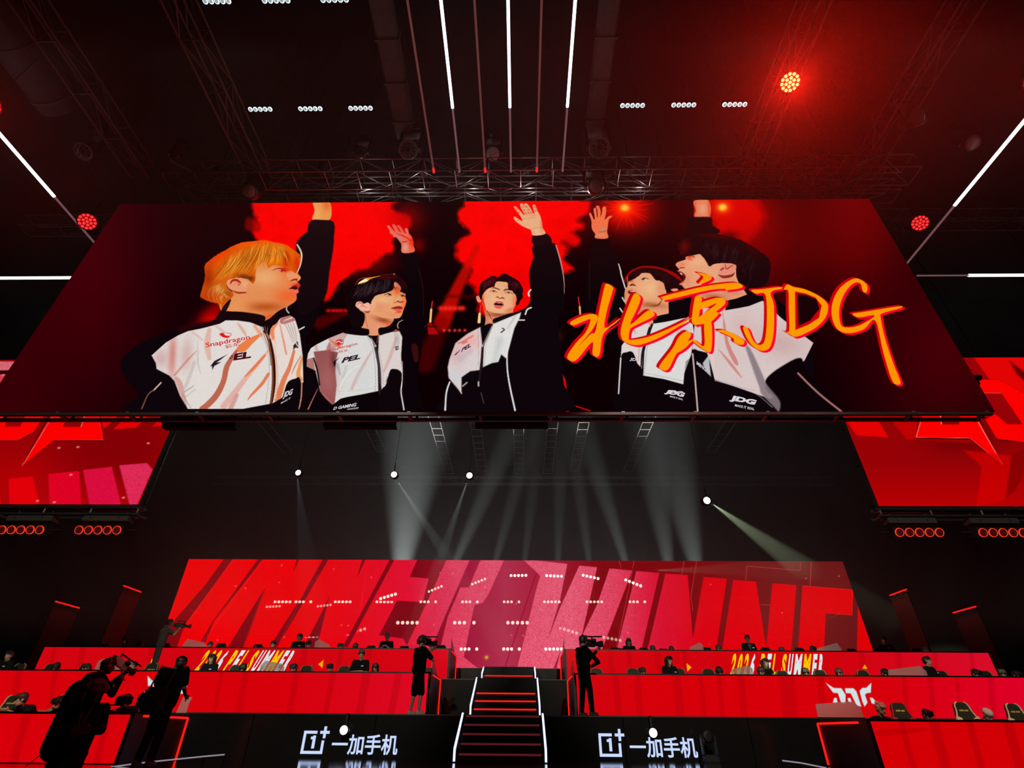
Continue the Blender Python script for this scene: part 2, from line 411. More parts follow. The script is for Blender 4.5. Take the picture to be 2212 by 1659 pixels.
p.v = (0, 0, 1); mixin(.3*np.clip(fbm(U/38, V/30, 21)*3, 0, 1)*(p.C[..., 0] > 205), (206, 0, 0))
INK = (13, 5, 9); PIP = (228, 215, 208)
SK = (226, 150, 100)
def skin(pl, outline, base, glow=()):
    pl.poly(outline, base); pl.setclip(outline)
    for g in glow: pl.blob(*g)
    pl.setclip()
# ---- figure 1, orange hair -------------------------------------------------
p.v = Z1
p.poly([(0, 1250), (150, 1110), (300, 1050), (480, 985), (690, 940), (760, 868), (900, 870), (1060, 905), (1080, 950), (1110, 930), (1230, 850), (1330, 760), (1340, 600), (1310, 400), (1335, 330), (1400, 270), (1420, 200), (1590, 205), (1580, 400), (1550, 600), (1500, 830), (1420, 1040), (1380, 1100), (1400, 1620), (90, 1620), (140, 1500), (60, 1400)], INK, 1, 2.0)
p.line([(440, 1010), (560, 975), (690, 955)], 40, (60, 4, 10), .5, 8)
skin(p, [(1440, 45), (1545, 45), (1575, 100), (1560, 190), (1437, 192), (1450, 120)], (232, 150, 78), [(1540, 80, 30, 40, (240, 80, 20), .6), (1470, 150, 30, 50, (245, 180, 105), .6)])
p.poly([(1422, 198), (1500, 190), (1592, 205), (1580, 285), (1500, 275), (1400, 285)], (22, 8, 11), 1, 1.5)
p.poly([(1320, 370), (1335, 340), (1400, 285), (1440, 270), (1590, 290), (1560, 580), (1520, 780), (1340, 900), (1330, 620)], (20, 7, 11), 1, 3)
p.line([(1320, 375), (1352, 440), (1345, 520), (1315, 595)], [10, 12, 10, 6], (232, 205, 180), 1)
p.line([(1245, 830), (1240, 860), (1258, 885)], 8, (220, 200, 180))
p.line([(1335, 1010), (1372, 990)], 10, PIP)
# head
skin(p, [(760, 868), (820, 790), (860, 600), (950, 480), (1200, 420), (1300, 480), (1310, 570), (1345, 615), (1338, 640), (1320, 655), (1340, 680), (1325, 700), (1330, 725), (1315, 745), (1312, 790), (1260, 830), (1180, 870), (1110, 930), (1078, 950), (1072, 905), (900, 875)], (226, 140, 84),
     [(1080, 620, 120, 60, (236, 170, 112), .9), (1240, 760, 90, 60, (238, 95, 38), .8), (1080, 840, 140, 35, (180, 70, 18), .8), (870, 840, 80, 60, (232, 150, 88), .8), (1120, 915, 60, 30, (225, 85, 30), .8), (1300, 700, 40, 90, (240, 90, 40), .6), (1240, 600, 50, 60, (236, 120, 60), .6)])
p.v = F1
p.poly([(1730, 790), (1830, 740), (2000, 860), (1960, 930), (1900, 950), (1790, 930), (1770, 890)], (232, 150, 100), 1, 6)
p.line([(1800, 935), (1860, 915), (1930, 905), (1925, 940)], [8, 30, 34, 10], (150, 25, 8), .9, 2)
p.poly([(1830, 1040), (1880, 1000), (1930, 980), (1980, 985), (1995, 1020), (1945, 1095), (1930, 1060), (1860, 1045)], (214, 46, 30), 1, 3); p.line([(1890, 960), (1960, 975)], 16, (244, 120, 70), .7, 8)
p.poly([(1780, 1082), (1870, 1035), (1940, 1040), (1930, 1095), (1850, 1090)], (60, 10, 20), 1, 3)
p.poly([(1780, 1090), (1870, 1090), (1965, 1130), (1940, 1165), (1850, 1150)], (240, 105, 80), 1, 4)
p.line([(1470, 740), (1540, 705), (1640, 700), (1720, 750)], [4, 14, 18, 22], (130, 20, 10), 1, 2)
p.poly([(1550, 735), (1620, 715), (1680, 750), (1610, 765)], (225, 140, 110), 1, 3); p.blob(1650, 740, 22, 20, (70, 12, 10), 1)
p.line([(1450, 640), (1560, 620), (1700, 650), (1760, 700)], [12, 22, 22, 14], (170, 40, 10), .7, 5)
p.blob(1730, 700, 90, 60, (230, 10, 0), .85)
hair = [(190, 660), (270, 560), (450, 430), (700, 290), (920, 205), (1180, 175), (1330, 165), (1500, 205), (1720, 250), (1870, 350), (1985, 440), (2000, 580), (1950, 690), (1905, 790), (1800, 720), (1740, 700), (1650, 660), (1500, 640), (1400, 680), (1340, 600), (1250, 600), (1170, 700), (1150, 820), (1150, 900), (1100, 990), (1000, 900), (880, 880), (760, 870), (640, 910), (610, 1000), (640, 1080), (740, 1170), (700, 1260), (620, 1330), (530, 1490), (480, 1440), (440, 1360), (300, 1330), (160, 1260), (110, 1200), (170, 1000), (200, 850)]
p.poly(hair, (214, 88, 8), 1, 8, True, (1.2, 5, 2)); p.setclip(hair, 8, True, (1.2, 5, 2))
p.blob(450, 450, 420, 130, (238, 60, 0), .9, -.6); p.blob(1000, 230, 500, 60, (245, 80, 5), .8, -.1); p.blob(1500, 450, 320, 200, (250, 135, 10), .9); p.blob(800, 620, 330, 170, (226, 130, 20), .85, -.5)
p.blob(260, 900, 120, 260, (165, 40, 0), .85); p.blob(250, 1230, 200, 120, (190, 50, 5), .8); p.blob(1730, 520, 70, 140, (205, 15, 0), .9); p.blob(1930, 600, 60, 140, (225, 30, 0), .8); p.blob(480, 1100, 170, 120, (200, 120, 45), .8)
p.blob(950, 860, 160, 50, (110, 45, 15), .9, .2); p.blob(620, 1200, 80, 80, (140, 60, 15), .6)
p.hair([(700, 420), (1000, 260), (1200, 200), (1350, 180), (1500, 220), (1700, 300)], [(330, 960), (560, 880), (860, 820), (1130, 760), (1400, 620), (1780, 640)], 230, (250, 170, 62), 10, .5, -.10, ln=.6)
p.hair([(600, 420), (1000, 260), (1200, 200), (1350, 180), (1500, 220), (1700, 300)], [(250, 960), (560, 880), (860, 820), (1130, 760), (1400, 620), (1880, 700)], 200, (150, 62, 0), 8, .5, -.10, ln=.55)
p.hair([(420, 960), (500, 1000), (560, 1080), (600, 1150)], [(280, 1300), (380, 1330), (520, 1340), (680, 1250)], 50, (225, 165, 90), 11, .6, .3)
p.setclip()
p.hair([(870, 830), (1000, 830), (1100, 840)], [(940, 900), (1080, 960), (1140, 920)], 30, (90, 40, 20), 9, .7)
p.hair([(1200, 560), (1350, 600), (1500, 600), (1650, 620)], [(1210, 700), (1330, 720), (1480, 680), (1640, 670)], 26, (205, 110, 40), 9, .7)
ear = [(610, 1000), (620, 930), (700, 885), (800, 880), (930, 890), (1000, 930), (980, 1100), (975, 1150), (900, 1165), (780, 1140), (660, 1080)]
p.poly(ear, (232, 150, 108), 1, 4); p.line([(680, 980), (720, 925), (800, 920), (860, 970), (830, 1010)], [26, 40, 46, 40, 20], (165, 30, 12), .9, 5); p.line([(740, 1010), (800, 970), (860, 990)], 26, (230, 130, 95), .9, 4)
p.blob(950, 990, 55, 45, (235, 170, 120), .9); p.line([(700, 1110), (820, 1155), (970, 1150)], [10, 34, 24], (150, 25, 8), .85, 5)
p.line([(230, 520), (300, 480), (420, 455)], 5, (90, 50, 45), .6); p.line([(560, 350), (640, 320)], 5, (100, 60, 50), .6)
p.poly([(540, 1420), (650, 1300), (690, 1300), (600, 1500), (520, 1500)], INK, .9, 6)
p.line([(490, 1380), (500, 1470)], 24, (215, 150, 80), .8, 3)
# jacket
p.v = S1
jk = [(50, 700), (250, 520), (420, 420), (560, 360), (760, 320), (1010, 255), (1090, 208), (1250, 210), (1430, 235), (1610, 290), (1650, 420), (1720, 560), (1770, 800), (1775, 1100), (1760, 1370), (1690, 1385), (1330, 1452), (560, 1452), (450, 1270), (370, 1060), (300, 985), (120, 890), (110, 810)]
WH = (224, 216, 210)
p.poly(jk, WH, 1, 4, False); p.setclip(jk, 4, False)
p.blob(340, 700, 60, 330, (205, 120, 112), .85, .05); p.blob(180, 740, 110, 140, (205, 165, 165), .8); p.blob(540, 680, 90, 250, (205, 170, 166), .8, .1)
p.line([(860, 340), (830, 540), (860, 740)], [60, 90, 60], (220, 170, 155), .8, 14); p.line([(620, 370), (760, 480)], 26, (214, 172, 160), .7, 8)
p.line([(1260, 250), (1340, 360), (1380, 430)], [24, 50, 20], (220, 165, 145), .8, 8); p.line([(960, 290), (1060, 370)], 40, (215, 180, 170), .7, 10)
p.line([(370, 980), (560, 760), (680, 640)], [30, 26, 10], (205, 120, 105), .7, 9); p.line([(520, 1150), (600, 950), (650, 800)], 46, (190, 180, 178), .6, 12); p.line([(400, 1030), (450, 1120), (520, 1400)], [60, 80, 50], (205, 140, 130), .7, 16)
p.line([(500, 1220), (640, 1130)], 16, (160, 152, 150), .7, 6); p.line([(520, 1290), (660, 1180)], 14, (176, 168, 165), .6, 6); p.line([(700, 480), (700, 800), (740, 960)], [8, 20, 8], (180, 172, 170), .6, 8)
p.line([(1590, 400), (1440, 500), (1330, 590), (1250, 630)], [30, 90, 120, 40], (232, 122, 62), .95, 4); p.line([(1240, 640), (1110, 850), (1060, 1060), (960, 1260), (830, 1400), (760, 1450)], [40, 74, 76, 84, 84, 80], (186, 95, 72), .95, 3)
p.line([(1700, 620), (1560, 800), (1420, 960), (1250, 1180), (1060, 1420)], [20, 50, 60, 80, 90], (222, 160, 150), .75, 16)
p.line([(1640, 700), (1480, 880), (1360, 1000)], [30, 40, 14], (230, 110, 60), .85, 7); p.line([(1690, 960), (1600, 1100), (1450, 1260), (1400, 1330)], [40, 46, 30, 10], (222, 100, 58), .8, 7)
p.line([(1250, 1260), (1160, 1440)], [50, 70], (200, 120, 115), .6, 12); p.line([(1500, 290), (1590, 420)], 46, (238, 150, 110), .8, 8)
p.line([(480, 1240), (600, 1440)], 8, (120, 105, 105), .8)
p.setclip()
jr = [(1700, 470), (1720, 330), (1800, 215), (1860, 175), (1990, 140), (2060, 180), (2130, 400), (2170, 700), (2180, 1080), (2150, 1090), (2140, 1040), (2060, 1030), (1970, 1070), (1930, 1150), (1890, 1290), (1755, 1370), (1780, 1100), (1770, 780), (1720, 560)]
p.poly(jr, (228, 214, 206), 1, 4, False); p.setclip(jr, 4, False)
p.line([(1990, 150), (1880, 200), (1900, 240), (2060, 190)], 44, (180, 100, 92), .9, 4)
p.line([(1790, 230), (1740, 330), (1760, 470)], [90, 70, 40], (240, 120, 62), .85, 8); p.line([(1850, 260), (1900, 480), (1940, 680)], [14, 26, 26], (226, 130, 95), .8, 6)
for k in range(4): p.line([(1890+40*k, 220-12*k), (1960+35*k, 330), (2030+20*k, 520)], [10, 16, 8], (170, 158, 152), .75, 4)
p.line([(2050, 640), (1990, 860), (1900, 1060), (1820, 1320)], [36, 56, 70, 90], (222, 118, 76), .95, 4); p.line([(2150, 700), (2060, 860), (2020, 960)], [10, 14, 8], (170, 90, 70), .8)
p.line([(2160, 740), (2110, 960), (2150, 1040)], [30, 60, 50], (240, 140, 60), .85, 6); p.line([(1780, 480), (1800, 1000), (1790, 1300)], 34, (245, 190, 165), .7, 6)
p.setclip()
p.poly([(1820, 1400), (1890, 1290), (1930, 1150), (1975, 1065), (2060, 1030), (2140, 1040), (2160, 1450), (1720, 1450), (1740, 1380)], INK, 1, 3)
p.line([(2160, 1080), (2150, 1300), (2120, 1450)], 14, (232, 150, 120)); p.line([(180, 1085), (80, 1190)], 18, (220, 190, 175)); p.line([(80, 1190), (0, 1250), (-90, 1450)], [16, 14, 14], (150, 95, 82), .9)
p.line([(1640, 360), (1700, 480), (1755, 760), (1765, 1100), (1725, 1400)], [40, 50, 54, 54, 40], (30, 8, 8), 1, 2); p.line([(1690, 470), (1740, 760), (1755, 1100), (1725, 1370)], 20, (150, 70, 35), .9, 3)
p.line([(1590, 270), (1630, 420), (1700, 620), (1725, 840)], 9, (70, 30, 25), .8); p.line([(1570, 290), (1590, 400), (1660, 560), (1700, 780), (1690, 1100), (1650, 1370)], 4, (110, 80, 75), .8); p.line([(1790, 700), (1825, 1000), (1800, 1300)], 4, (120, 85, 78), .7)
p.line([(1665, 400), (1700, 460)], 26, (190, 110, 70), 1, 2); p.line([(1640, 290), (1655, 380)], 8, (150, 90, 60)); p.line([(1680, 300), (1670, 380)], 8, (170, 100, 70))
# collar
p.poly([(930, 220), (1010, 85), (1050, 75), (1250, 90), (1500, 125), (1630, 165), (1622, 300), (1430, 235), (1250, 205), (1090, 205), (1010, 245), (860, 270)], (24, 7, 11), 1, 3)
p.poly([(1620, 240), (1690, 190), (1760, 160), (1830, 110), (1900, 60), (1960, 130), (1860, 180), (1790, 260), (1690, 300), (1650, 300)], (22, 7, 11), 1, 3)
# marks on the chest
p.poly([(1000, 400), (1050, 385), (1090, 420), (1150, 430), (1120, 455), (1050, 445)], (222, 20, 22), 1, 2); p.line([(1030, 388), (1100, 385), (1160, 395), (1165, 415), (1130, 440)], [4, 6, 8, 8, 4], (215, 40, 40), 1, 1)
p.poly([(872, 855), (930, 780), (1115, 685), (1020, 760), (960, 800), (1028, 795), (930, 850), (905, 908), (895, 850)], (38, 22, 40), 1, 1.5, False)
p.poly([(2040, 560), (2100, 500), (2110, 540), (2110, 600), (2070, 590), (2040, 630)], (50, 28, 35), 1, 2, False); p.line([(2075, 520), (2100, 570)], 12, (230, 220, 215), 1)
# ---- figure 2, dark hair ---------------------------------------------------
p.v = Z2
p.poly([(790, 430), (890, 428), (930, 560), (950, 800), (950, 1000), (930, 1200), (900, 1400), (880, 1620), (60, 1620), (150, 1480), (100, 1300), (85, 1180), (200, 1080), (340, 1035), (480, 1000), (620, 1010), (700, 990), (790, 900), (830, 700), (800, 560)], (11, 3, 7), 1, 3)
p.line([(915, 560), (945, 700), (950, 900)], 5, (60, 22, 20), .7); p.poly([(860, 1125), (905, 1130), (910, 1240), (880, 1240)], (70, 14, 10), .8, 3)
p.v = H2
skin(p, [(300, 350), (370, 315), (440, 390), (540, 500), (640, 590), (560, 420), (500, 300), (560, 265), (660, 350), (760, 510), (860, 600), (780, 440), (690, 330), (750, 310), (860, 400), (960, 560), (1050, 640), (1000, 480), (1040, 420), (1110, 450), (1150, 560), (1180, 650), (1270, 750), (1340, 950), (1340, 1100), (1380, 1360), (900, 1400), (870, 1080), (780, 930), (650, 780), (560, 790), (520, 700), (400, 610), (410, 540)], (232, 105, 85),
     [(1270, 950, 120, 260, (250, 40, 10), .9), (800, 800, 260, 60, (215, 125, 110), .8, .6), (1030, 1200, 120, 200, (226, 160, 130), .9), (1120, 780, 120, 80, (255, 95, 60), .7)])
p.line([(640, 620), (820, 680), (1000, 760), (1250, 920)], [14, 40, 50, 40], (230, 20, 5), .85, 8); p.line([(880, 960), (1000, 970), (1120, 940)], [10, 50, 10], (120, 40, 25), .7, 10)
for a, b in (((560, 300), (770, 560)), ((740, 340), (900, 570))): p.line([a, b], 26, (225, 40, 30), .6, 6)
p.v = F2
p.poly([(480, 1510), (560, 1350), (560, 1150), (440, 1050), (800, 1000), (900, 1100), (1300, 1250), (1230, 1430), (1100, 1500), (935, 1530), (940, 1700), (640, 1700), (680, 1560)], (228, 150, 110), 1, 4)
p.setclip([(480, 1510), (560, 1350), (560, 1150), (440, 1050), (800, 1000), (900, 1100), (1300, 1250), (1230, 1430), (1100, 1500), (935, 1530), (940, 1700), (640, 1700), (680, 1560)], 4)
p.blob(1050, 1330, 230, 70, (150, 60, 30), .85, .25); p.line([(580, 1150), (600, 1350), (640, 1500)], 26, (190, 100, 70), .7, 10); p.blob(1180, 1440, 90, 50, (250, 90, 40), .8); p.line([(900, 1600), (920, 1480)], 40, (240, 170, 130), .6, 10)
p.setclip()
skin(p, [(700, 940), (750, 790), (830, 700), (1000, 640), (1250, 560), (1350, 330), (1500, 450), (1600, 640), (1605, 740), (1630, 830), (1610, 930), (1560, 1050), (1520, 1180), (1440, 1270), (1250, 1275), (1050, 1260), (880, 1200), (750, 1160), (690, 1050)], (230, 160, 112),
     [(1040, 800, 220, 90, (236, 180, 130), .9), (950, 1000, 180, 120, (224, 145, 105), .8), (1580, 900, 70, 260, (250, 110, 50), .9), (1300, 1180, 260, 70, (232, 140, 100), .8), (1400, 560, 120, 110, (228, 80, 30), .85), (780, 900, 60, 180, (238, 175, 140), .8), (1450, 450, 60, 60, (236, 130, 100), .8)])
p.line([(1300, 870), (1340, 800), (1400, 640)], [8, 20, 10], (210, 120, 80), .6, 12); p.blob(1400, 800, 60, 60, (236, 165, 120), .8)
p.line([(1310, 880), (1380, 860), (1420, 835), (1470, 865), (1540, 850)], [10, 18, 34, 30, 34], (130, 40, 20), .9, 6)
p.poly([(1240, 1020), (1350, 975), (1450, 960), (1525, 985), (1530, 1040), (1400, 1030)], (170, 35, 25), 1, 7); p.poly([(1250, 1025), (1400, 1035), (1510, 1065), (1490, 1110), (1400, 1100), (1320, 1060)], (235, 90, 70), 1, 7); p.line([(1245, 1022), (1400, 1025), (1520, 1040)], 9, (80, 10, 12), .9, 3); p.blob(1440, 1120, 70, 22, (190, 50, 20), .7)
for e in ([(1060, 685), (1130, 655), (1200, 650), (1255, 690)], [(1470, 685), (1510, 680), (1570, 690), (1595, 720)]):
    p.line(e, [5, 18, 24, 14], (40, 12, 12), 1, 3)
p.blob(1200, 670, 32, 20, (25, 8, 10), 1); p.blob(1150, 678, 22, 12, (225, 190, 175), .8); p.blob(1530, 705, 26, 18, (25, 8, 10), 1); p.line([(1100, 705), (1180, 715), (1250, 700)], 6, (150, 70, 50), .6, 3)
p.line([(1080, 630), (1180, 595), (1270, 620)], [10, 18, 10], (200, 80, 50), .6, 6)
hr = [(130, 1100), (60, 820), (120, 700), (200, 560), (330, 430), (420, 360), (620, 230), (900, 180), (1150, 135), (1330, 150), (1450, 200), (1580, 330), (1660, 480), (1650, 620), (1600, 640), (1480, 590), (1470, 500), (1380, 400), (1330, 340), (1310, 500), (1240, 570), (1100, 630), (960, 660), (830, 710), (770, 790), (720, 900), (690, 850), (560, 845), (430, 840), (340, 900), (340, 990), (460, 1080), (540, 1200), (555, 1330), (480, 1500), (250, 1480)]
p.poly(hr, (17, 5, 9), 1, 6, True, (1.0, 4, 4)); p.setclip(hr, 6)
p.blob(1150, 220, 330, 60, (80, 5, 8), .8); p.blob(1580, 380, 90, 150, (60, 6, 14), .7); p.hair([(400, 400), (700, 300), (1000, 250), (1200, 260)], [(180, 760), (450, 800), (760, 700), (1200, 560)], 120, (72, 52, 62), 14, .5, -.15); p.blob(560, 300, 120, 50, (255, 180, 60), 1, -.45)
p.setclip()
p.line([(400, 390), (470, 350), (600, 300), (680, 260)], [10, 50, 75, 30], (255, 235, 190), 1, 6); p.line([(400, 395), (460, 380), (560, 350)], 16, (250, 165, 50), .9, 5); p.line([(640, 270), (780, 230), (960, 190)], [50, 30, 10], (250, 150, 30), .9, 7); p.line([(340, 410), (380, 320), (480, 250), (600, 240)], 7, (235, 130, 90), .9, 2); p.line([(850, 210), (1000, 170), (1300, 135)], 6, (190, 60, 40), .7, 3); p.blob(1320, 145, 18, 14, (255, 200, 200), 1)
p.poly([(1330, 345), (1400, 370), (1490, 480), (1480, 560), (1420, 500), (1370, 430)], (226, 120, 95), .9, 12)
p.hair([(1250, 380), (1350, 380), (1420, 400)], [(1260, 560), (1340, 560), (1460, 560)], 14, (90, 20, 12), 12, .8)
e2 = [(340, 900), (380, 850), (480, 850), (540, 900), (640, 870), (700, 920), (700, 1050), (620, 1080), (480, 1070), (400, 1020), (335, 960)]
p.poly(e2, (238, 178, 152), 1, 5); p.line([(370, 930), (420, 880), (480, 890), (520, 930)], [14, 24, 26, 20], (200, 90, 70), .8, 6); p.line([(470, 970), (520, 950), (600, 1000)], 20, (190, 95, 72), .7, 7); p.line([(560, 1100), (640, 1120), (700, 1090)], [14, 36, 12], (120, 25, 12), .85, 6)
p.line([(1540, 1320), (1440, 1380), (1405, 1460), (1430, 1530)], [14, 18, 20, 16], (225, 180, 150), 1, 2)
p.v = S2
j2 = [(30, 740), (45, 660), (90, 570), (200, 500), (400, 400), (640, 305), (800, 330), (1050, 350), (1130, 430), (1180, 560), (1230, 800), (1240, 1300), (950, 1360), (720, 1400), (600, 1430), (510, 1500), (460, 1530), (250, 1300), (170, 950), (20, 880)]
p.poly(j2, (216, 214, 210), 1, 4, False); p.setclip(j2, 4, False)
p.poly([(390, 400), (640, 305), (720, 330), (640, 460), (560, 530), (420, 620)], (206, 160, 158), .9, 8, False); p.poly([(20, 760), (130, 730), (165, 955), (20, 890)], (176, 112, 105), .95, 6, False)
p.poly([(135, 630), (380, 600), (440, 620), (560, 640), (520, 760), (510, 980), (530, 1200), (500, 1500), (460, 1530), (250, 1300), (200, 900)], (150, 82, 82), 1, 5, False)
p.blob(380, 1100, 140, 260, (168, 100, 98), .7); p.blob(470, 760, 50, 160, (112, 50, 52), .8); p.poly([(390, 490), (420, 480), (430, 600), (350, 610)], (170, 105, 100), .8, 5)
p.line([(400, 400), (460, 460), (580, 550)], [14, 30, 50], (226, 110, 75), .9, 4); p.line([(180, 540), (190, 600)], 50, (215, 150, 140), .7, 14)
p.line([(140, 740), (200, 950), (240, 1200)], [26, 30, 24], (14, 6, 9), 1, 3)
p.line([(1130, 620), (1000, 840), (880, 1060), (790, 1260)], [16, 50, 60, 50], (208, 165, 162), .8, 16); p.line([(930, 860), (720, 1000), (570, 1280)], 10, (240, 240, 236), .8, 5); p.line([(540, 850), (590, 1020)], [60, 30], (150, 150, 165), .6, 14); p.line([(700, 880), (640, 1060)], 50, (190, 186, 184), .6, 16)
p.blob(1000, 1100, 150, 180, (205, 212, 212), .6); p.line([(1040, 350), (1140, 560), (1190, 900), (1190, 1300)], 3.5, (70, 60, 60), .8); p.line([(560, 1310), (900, 1290), (1200, 1240)], 3, (150, 150, 150), .7)
p.setclip()
j2r = [(1250, 350), (1350, 325), (1480, 290), (1520, 240), (1600, 280), (1650, 380), (1630, 700), (1650, 1010), (1600, 950), (1530, 930), (1450, 940), (1400, 1090), (1370, 1200), (1300, 1295), (1280, 1000), (1240, 620)]
p.poly(j2r, (218, 206, 202), 1, 4, False); p.setclip(j2r, 4, False)
p.line([(1550, 400), (1450, 700), (1340, 960)], [50, 60, 40], (208, 165, 160), .75, 16); p.poly([(1480, 290), (1520, 235), (1600, 275), (1560, 290)], (170, 60, 52), .95, 4); p.line([(1270, 350), (1250, 560), (1310, 900), (1330, 1200)], 4, (110, 95, 92), .8)
for k in range(4): p.line([(1510+22*k, 300), (1530+22*k, 420), (1510+25*k, 560)], [6, 12, 5], (160, 150, 148), .7, 5)
p.setclip()
p.poly([(1400, 1090), (1450, 940), (1530, 925), (1600, 950), (1645, 1050), (1660, 1620), (1270, 1620), (1290, 1300), (1370, 1200)], INK, 1, 3); p.line([(1650, 800), (1650, 1100), (1630, 1300), (1650, 1450), (1680, 1620)], [10, 14, 20, 20, 22], (224, 215, 212), 1, 1.5)
p.line([(1405, 1060), (1370, 1150)], 14, (90, 85, 60), .7)
p.poly([(950, 225), (1080, 260), (1060, 350), (850, 345), (640, 305), (800, 250)], (14, 5, 8), 1, 3); p.poly([(1250, 230), (1400, 215), (1500, 160), (1560, 200), (1500, 280), (1370, 320), (1260, 345)], (14, 5, 8), 1, 3)
p.poly([(1130, 370), (1240, 370), (1220, 480), (1195, 510), (1150, 440)], (13, 5, 8), 1, 2)
p.line([(1100, 370), (1160, 460), (1200, 600), (1250, 850), (1270, 1150), (1262, 1370)], [26, 34, 44, 48, 46, 12], (40, 28, 34), 1, 2); p.line([(1120, 400), (1185, 510)], 10, (200, 190, 185)); p.line([(1240, 350), (1215, 480)], 16, (140, 50, 35), .9); p.blob(1190, 530, 22, 22, (200, 200, 200), 1); p.line([(1200, 600), (1260, 900), (1275, 1180)], 8, (110, 100, 105), .8)
p.blob(575, 470, 60, 50, (205, 18, 20), 1, 0, 6); p.line([(530, 470), (575, 450), (600, 475), (640, 470)], 14, (235, 225, 220), 1); p.line([(560, 430), (620, 425), (650, 460), (630, 510)], 7, (60, 35, 40), .9)
p.poly([(470, 800), (575, 730), (520, 790), (515, 850), (488, 890)], (24, 14, 22), 1, 2, False); p.poly([(1525, 545), (1580, 530), (1590, 590), (1540, 610)], (60, 55, 55), .9, 3, False); p.blob(1562, 568, 14, 12, (220, 215, 210), 1)
p.line([(210, 1260), (100, 1490), (45, 1610)], [8, 14, 18], (205, 120, 95)); p.line([(245, 1290), (330, 1400), (450, 1520)], [8, 14, 10], (205, 110, 95))
# ---- figure 3, centre ------------------------------------------------------
p.v = Z3
p.poly([(870, 300), (975, 295), (1010, 360), (1040, 380), (1090, 560), (1105, 700), (1100, 860), (1060, 940), (1080, 1200), (1100, 1420), (1130, 1620), (210, 1620), (220, 1500), (245, 1380), (230, 1300), (300, 1110), (470, 990), (560, 930), (720, 885), (830, 830), (850, 740), (840, 580), (870, 470), (860, 400), (880, 370)], INK, 1, 2.0)
p.line([(1040, 380), (1075, 500), (1100, 640), (1102, 740)], [8, 9, 6, 3], (215, 150, 145), .9); p.poly([(872, 300), (975, 296), (1005, 360), (875, 378)], (22, 7, 12), 1, 1.5); p.line([(870, 450), (885, 470)], 10, (70, 20, 25), .8)
p.line([(852, 712), (835, 735), (840, 758)], 11, PIP); p.line([(855, 845), (825, 860), (812, 895)], 11, PIP); p.line([(755, 938), (805, 938)], 9, PIP)
p.v = HD
h3 = [(258, 150), (285, 135), (330, 175), (390, 240), (435, 290), (455, 285), (400, 190), (370, 110), (385, 80), (415, 85), (470, 160), (525, 265), (540, 262), (480, 180), (445, 100), (465, 78), (500, 90), (560, 170), (610, 260), (635, 262), (610, 170), (600, 110), (620, 98), (650, 120), (700, 240), (740, 310), (770, 420), (785, 530), (830, 640), (610, 668), (570, 570), (480, 530), (400, 490), (330, 440), (285, 405), (250, 340), (275, 325), (330, 360), (410, 405), (380, 320), (320, 240)]
skin(p, h3, (232, 172, 128), [(690, 620, 100, 80, (236, 185, 140), .7), (770, 450, 30, 160, (226, 110, 80), .7), (600, 300, 90, 20, (214, 145, 105), .7)])
for x, y in ((310, 190), (345, 245), (415, 140), (440, 205), (480, 262), (490, 140), (530, 195), (570, 250), (640, 150), (655, 210)): p.blob(x, y, 26, 14, (200, 70, 45), .8, .5)
p.line([(410, 370), (520, 350), (650, 340)], 7, (190, 120, 85), .7, 5); p.line([(570, 550), (680, 525), (780, 515)], 9, (190, 120, 90), .7, 6); p.line([(615, 590), (640, 650)], 12, (190, 120, 85), .6, 8); p.line([(290, 400), (345, 385)], 8, (170, 50, 40), .7, 4)
p.v = F3
p.poly([(120, 850), (160, 820), (220, 810), (230, 900), (270, 980), (200, 1010), (150, 970)], (236, 150, 130), 1, 6); p.line([(170, 850), (190, 940)], 16, (205, 100, 85), .6, 8)
nk = [(290, 1000), (380, 1100), (480, 1180), (700, 1230), (1000, 1230), (1190, 1120), (1190, 1340), (900, 1430), (640, 1510), (640, 1720), (390, 1720), (400, 1500), (330, 1150)]
skin(p, nk, (216, 130, 95), [(780, 1380, 300, 60, (150, 75, 45), .85, 0), (480, 1600, 70, 180, (226, 130, 95), .8), (350, 1150, 50, 200, (200, 60, 20), .8, -.3), (560, 1560, 60, 120, (232, 160, 125), .7)])
p.line([(440, 1260), (530, 1410), (600, 1560)], [16, 26, 8], (90, 15, 10), .8, 6)
fc = [(300, 830), (380, 700), (480, 600), (640, 540), (720, 400), (880, 385), (1050, 430), (1070, 560), (1200, 680), (1290, 780), (1320, 900), (1290, 1080), (1190, 1250), (1000, 1330), (790, 1340), (600, 1300), (430, 1230), (360, 1080), (340, 950)]
skin(p, fc, (234, 172, 128), [(1280, 1000, 90, 250, (232, 120, 75), .9), (880, 480, 160, 80, (226, 165, 120), .7), (700, 900, 180, 100, (240, 185, 142), .7), (1130, 1240, 140, 60, (214, 100, 50), .7, -.4), (330, 850, 40, 120, (226, 110, 75), .8), (1000, 650, 50, 100, (205, 130, 90), .6), (600, 1150, 140, 100, (236, 178, 138), .7)])
p.line([(270, 870), (330, 1000), (400, 1180)], [30, 50, 10], (195, 60, 15), .8, 8)
p.line([(590, 585), (680, 580), (820, 635)], [14, 30, 26], (60, 22, 18), .95, 5); p.line([(950, 650), (1040, 625), (1180, 650)], [26, 34, 24], (56, 20, 18), .95, 5)
for e, c in (([(520, 700), (600, 655), (680, 665), (745, 715)], (640, 680)), ([(985, 715), (1060, 700), (1150, 715), (1215, 765)], (1085, 722))):
    p.line(e, [6, 14, 16, 10], (60, 22, 20), 1, 3); p.blob(c[0], c[1], 30, 22, (50, 20, 18), 1, 0, 3); p.blob(c[0]-48, c[1]+8, 20, 12, (226, 190, 170), .7); p.line([(c[0]-80, c[1]+28), (c[0], c[1]+42), (c[0]+90, c[1]+34)], 9, (200, 110, 85), .6, 5)
p.line([(880, 680), (880, 780), (890, 840)], [30, 24, 20], (214, 140, 100), .5, 14)
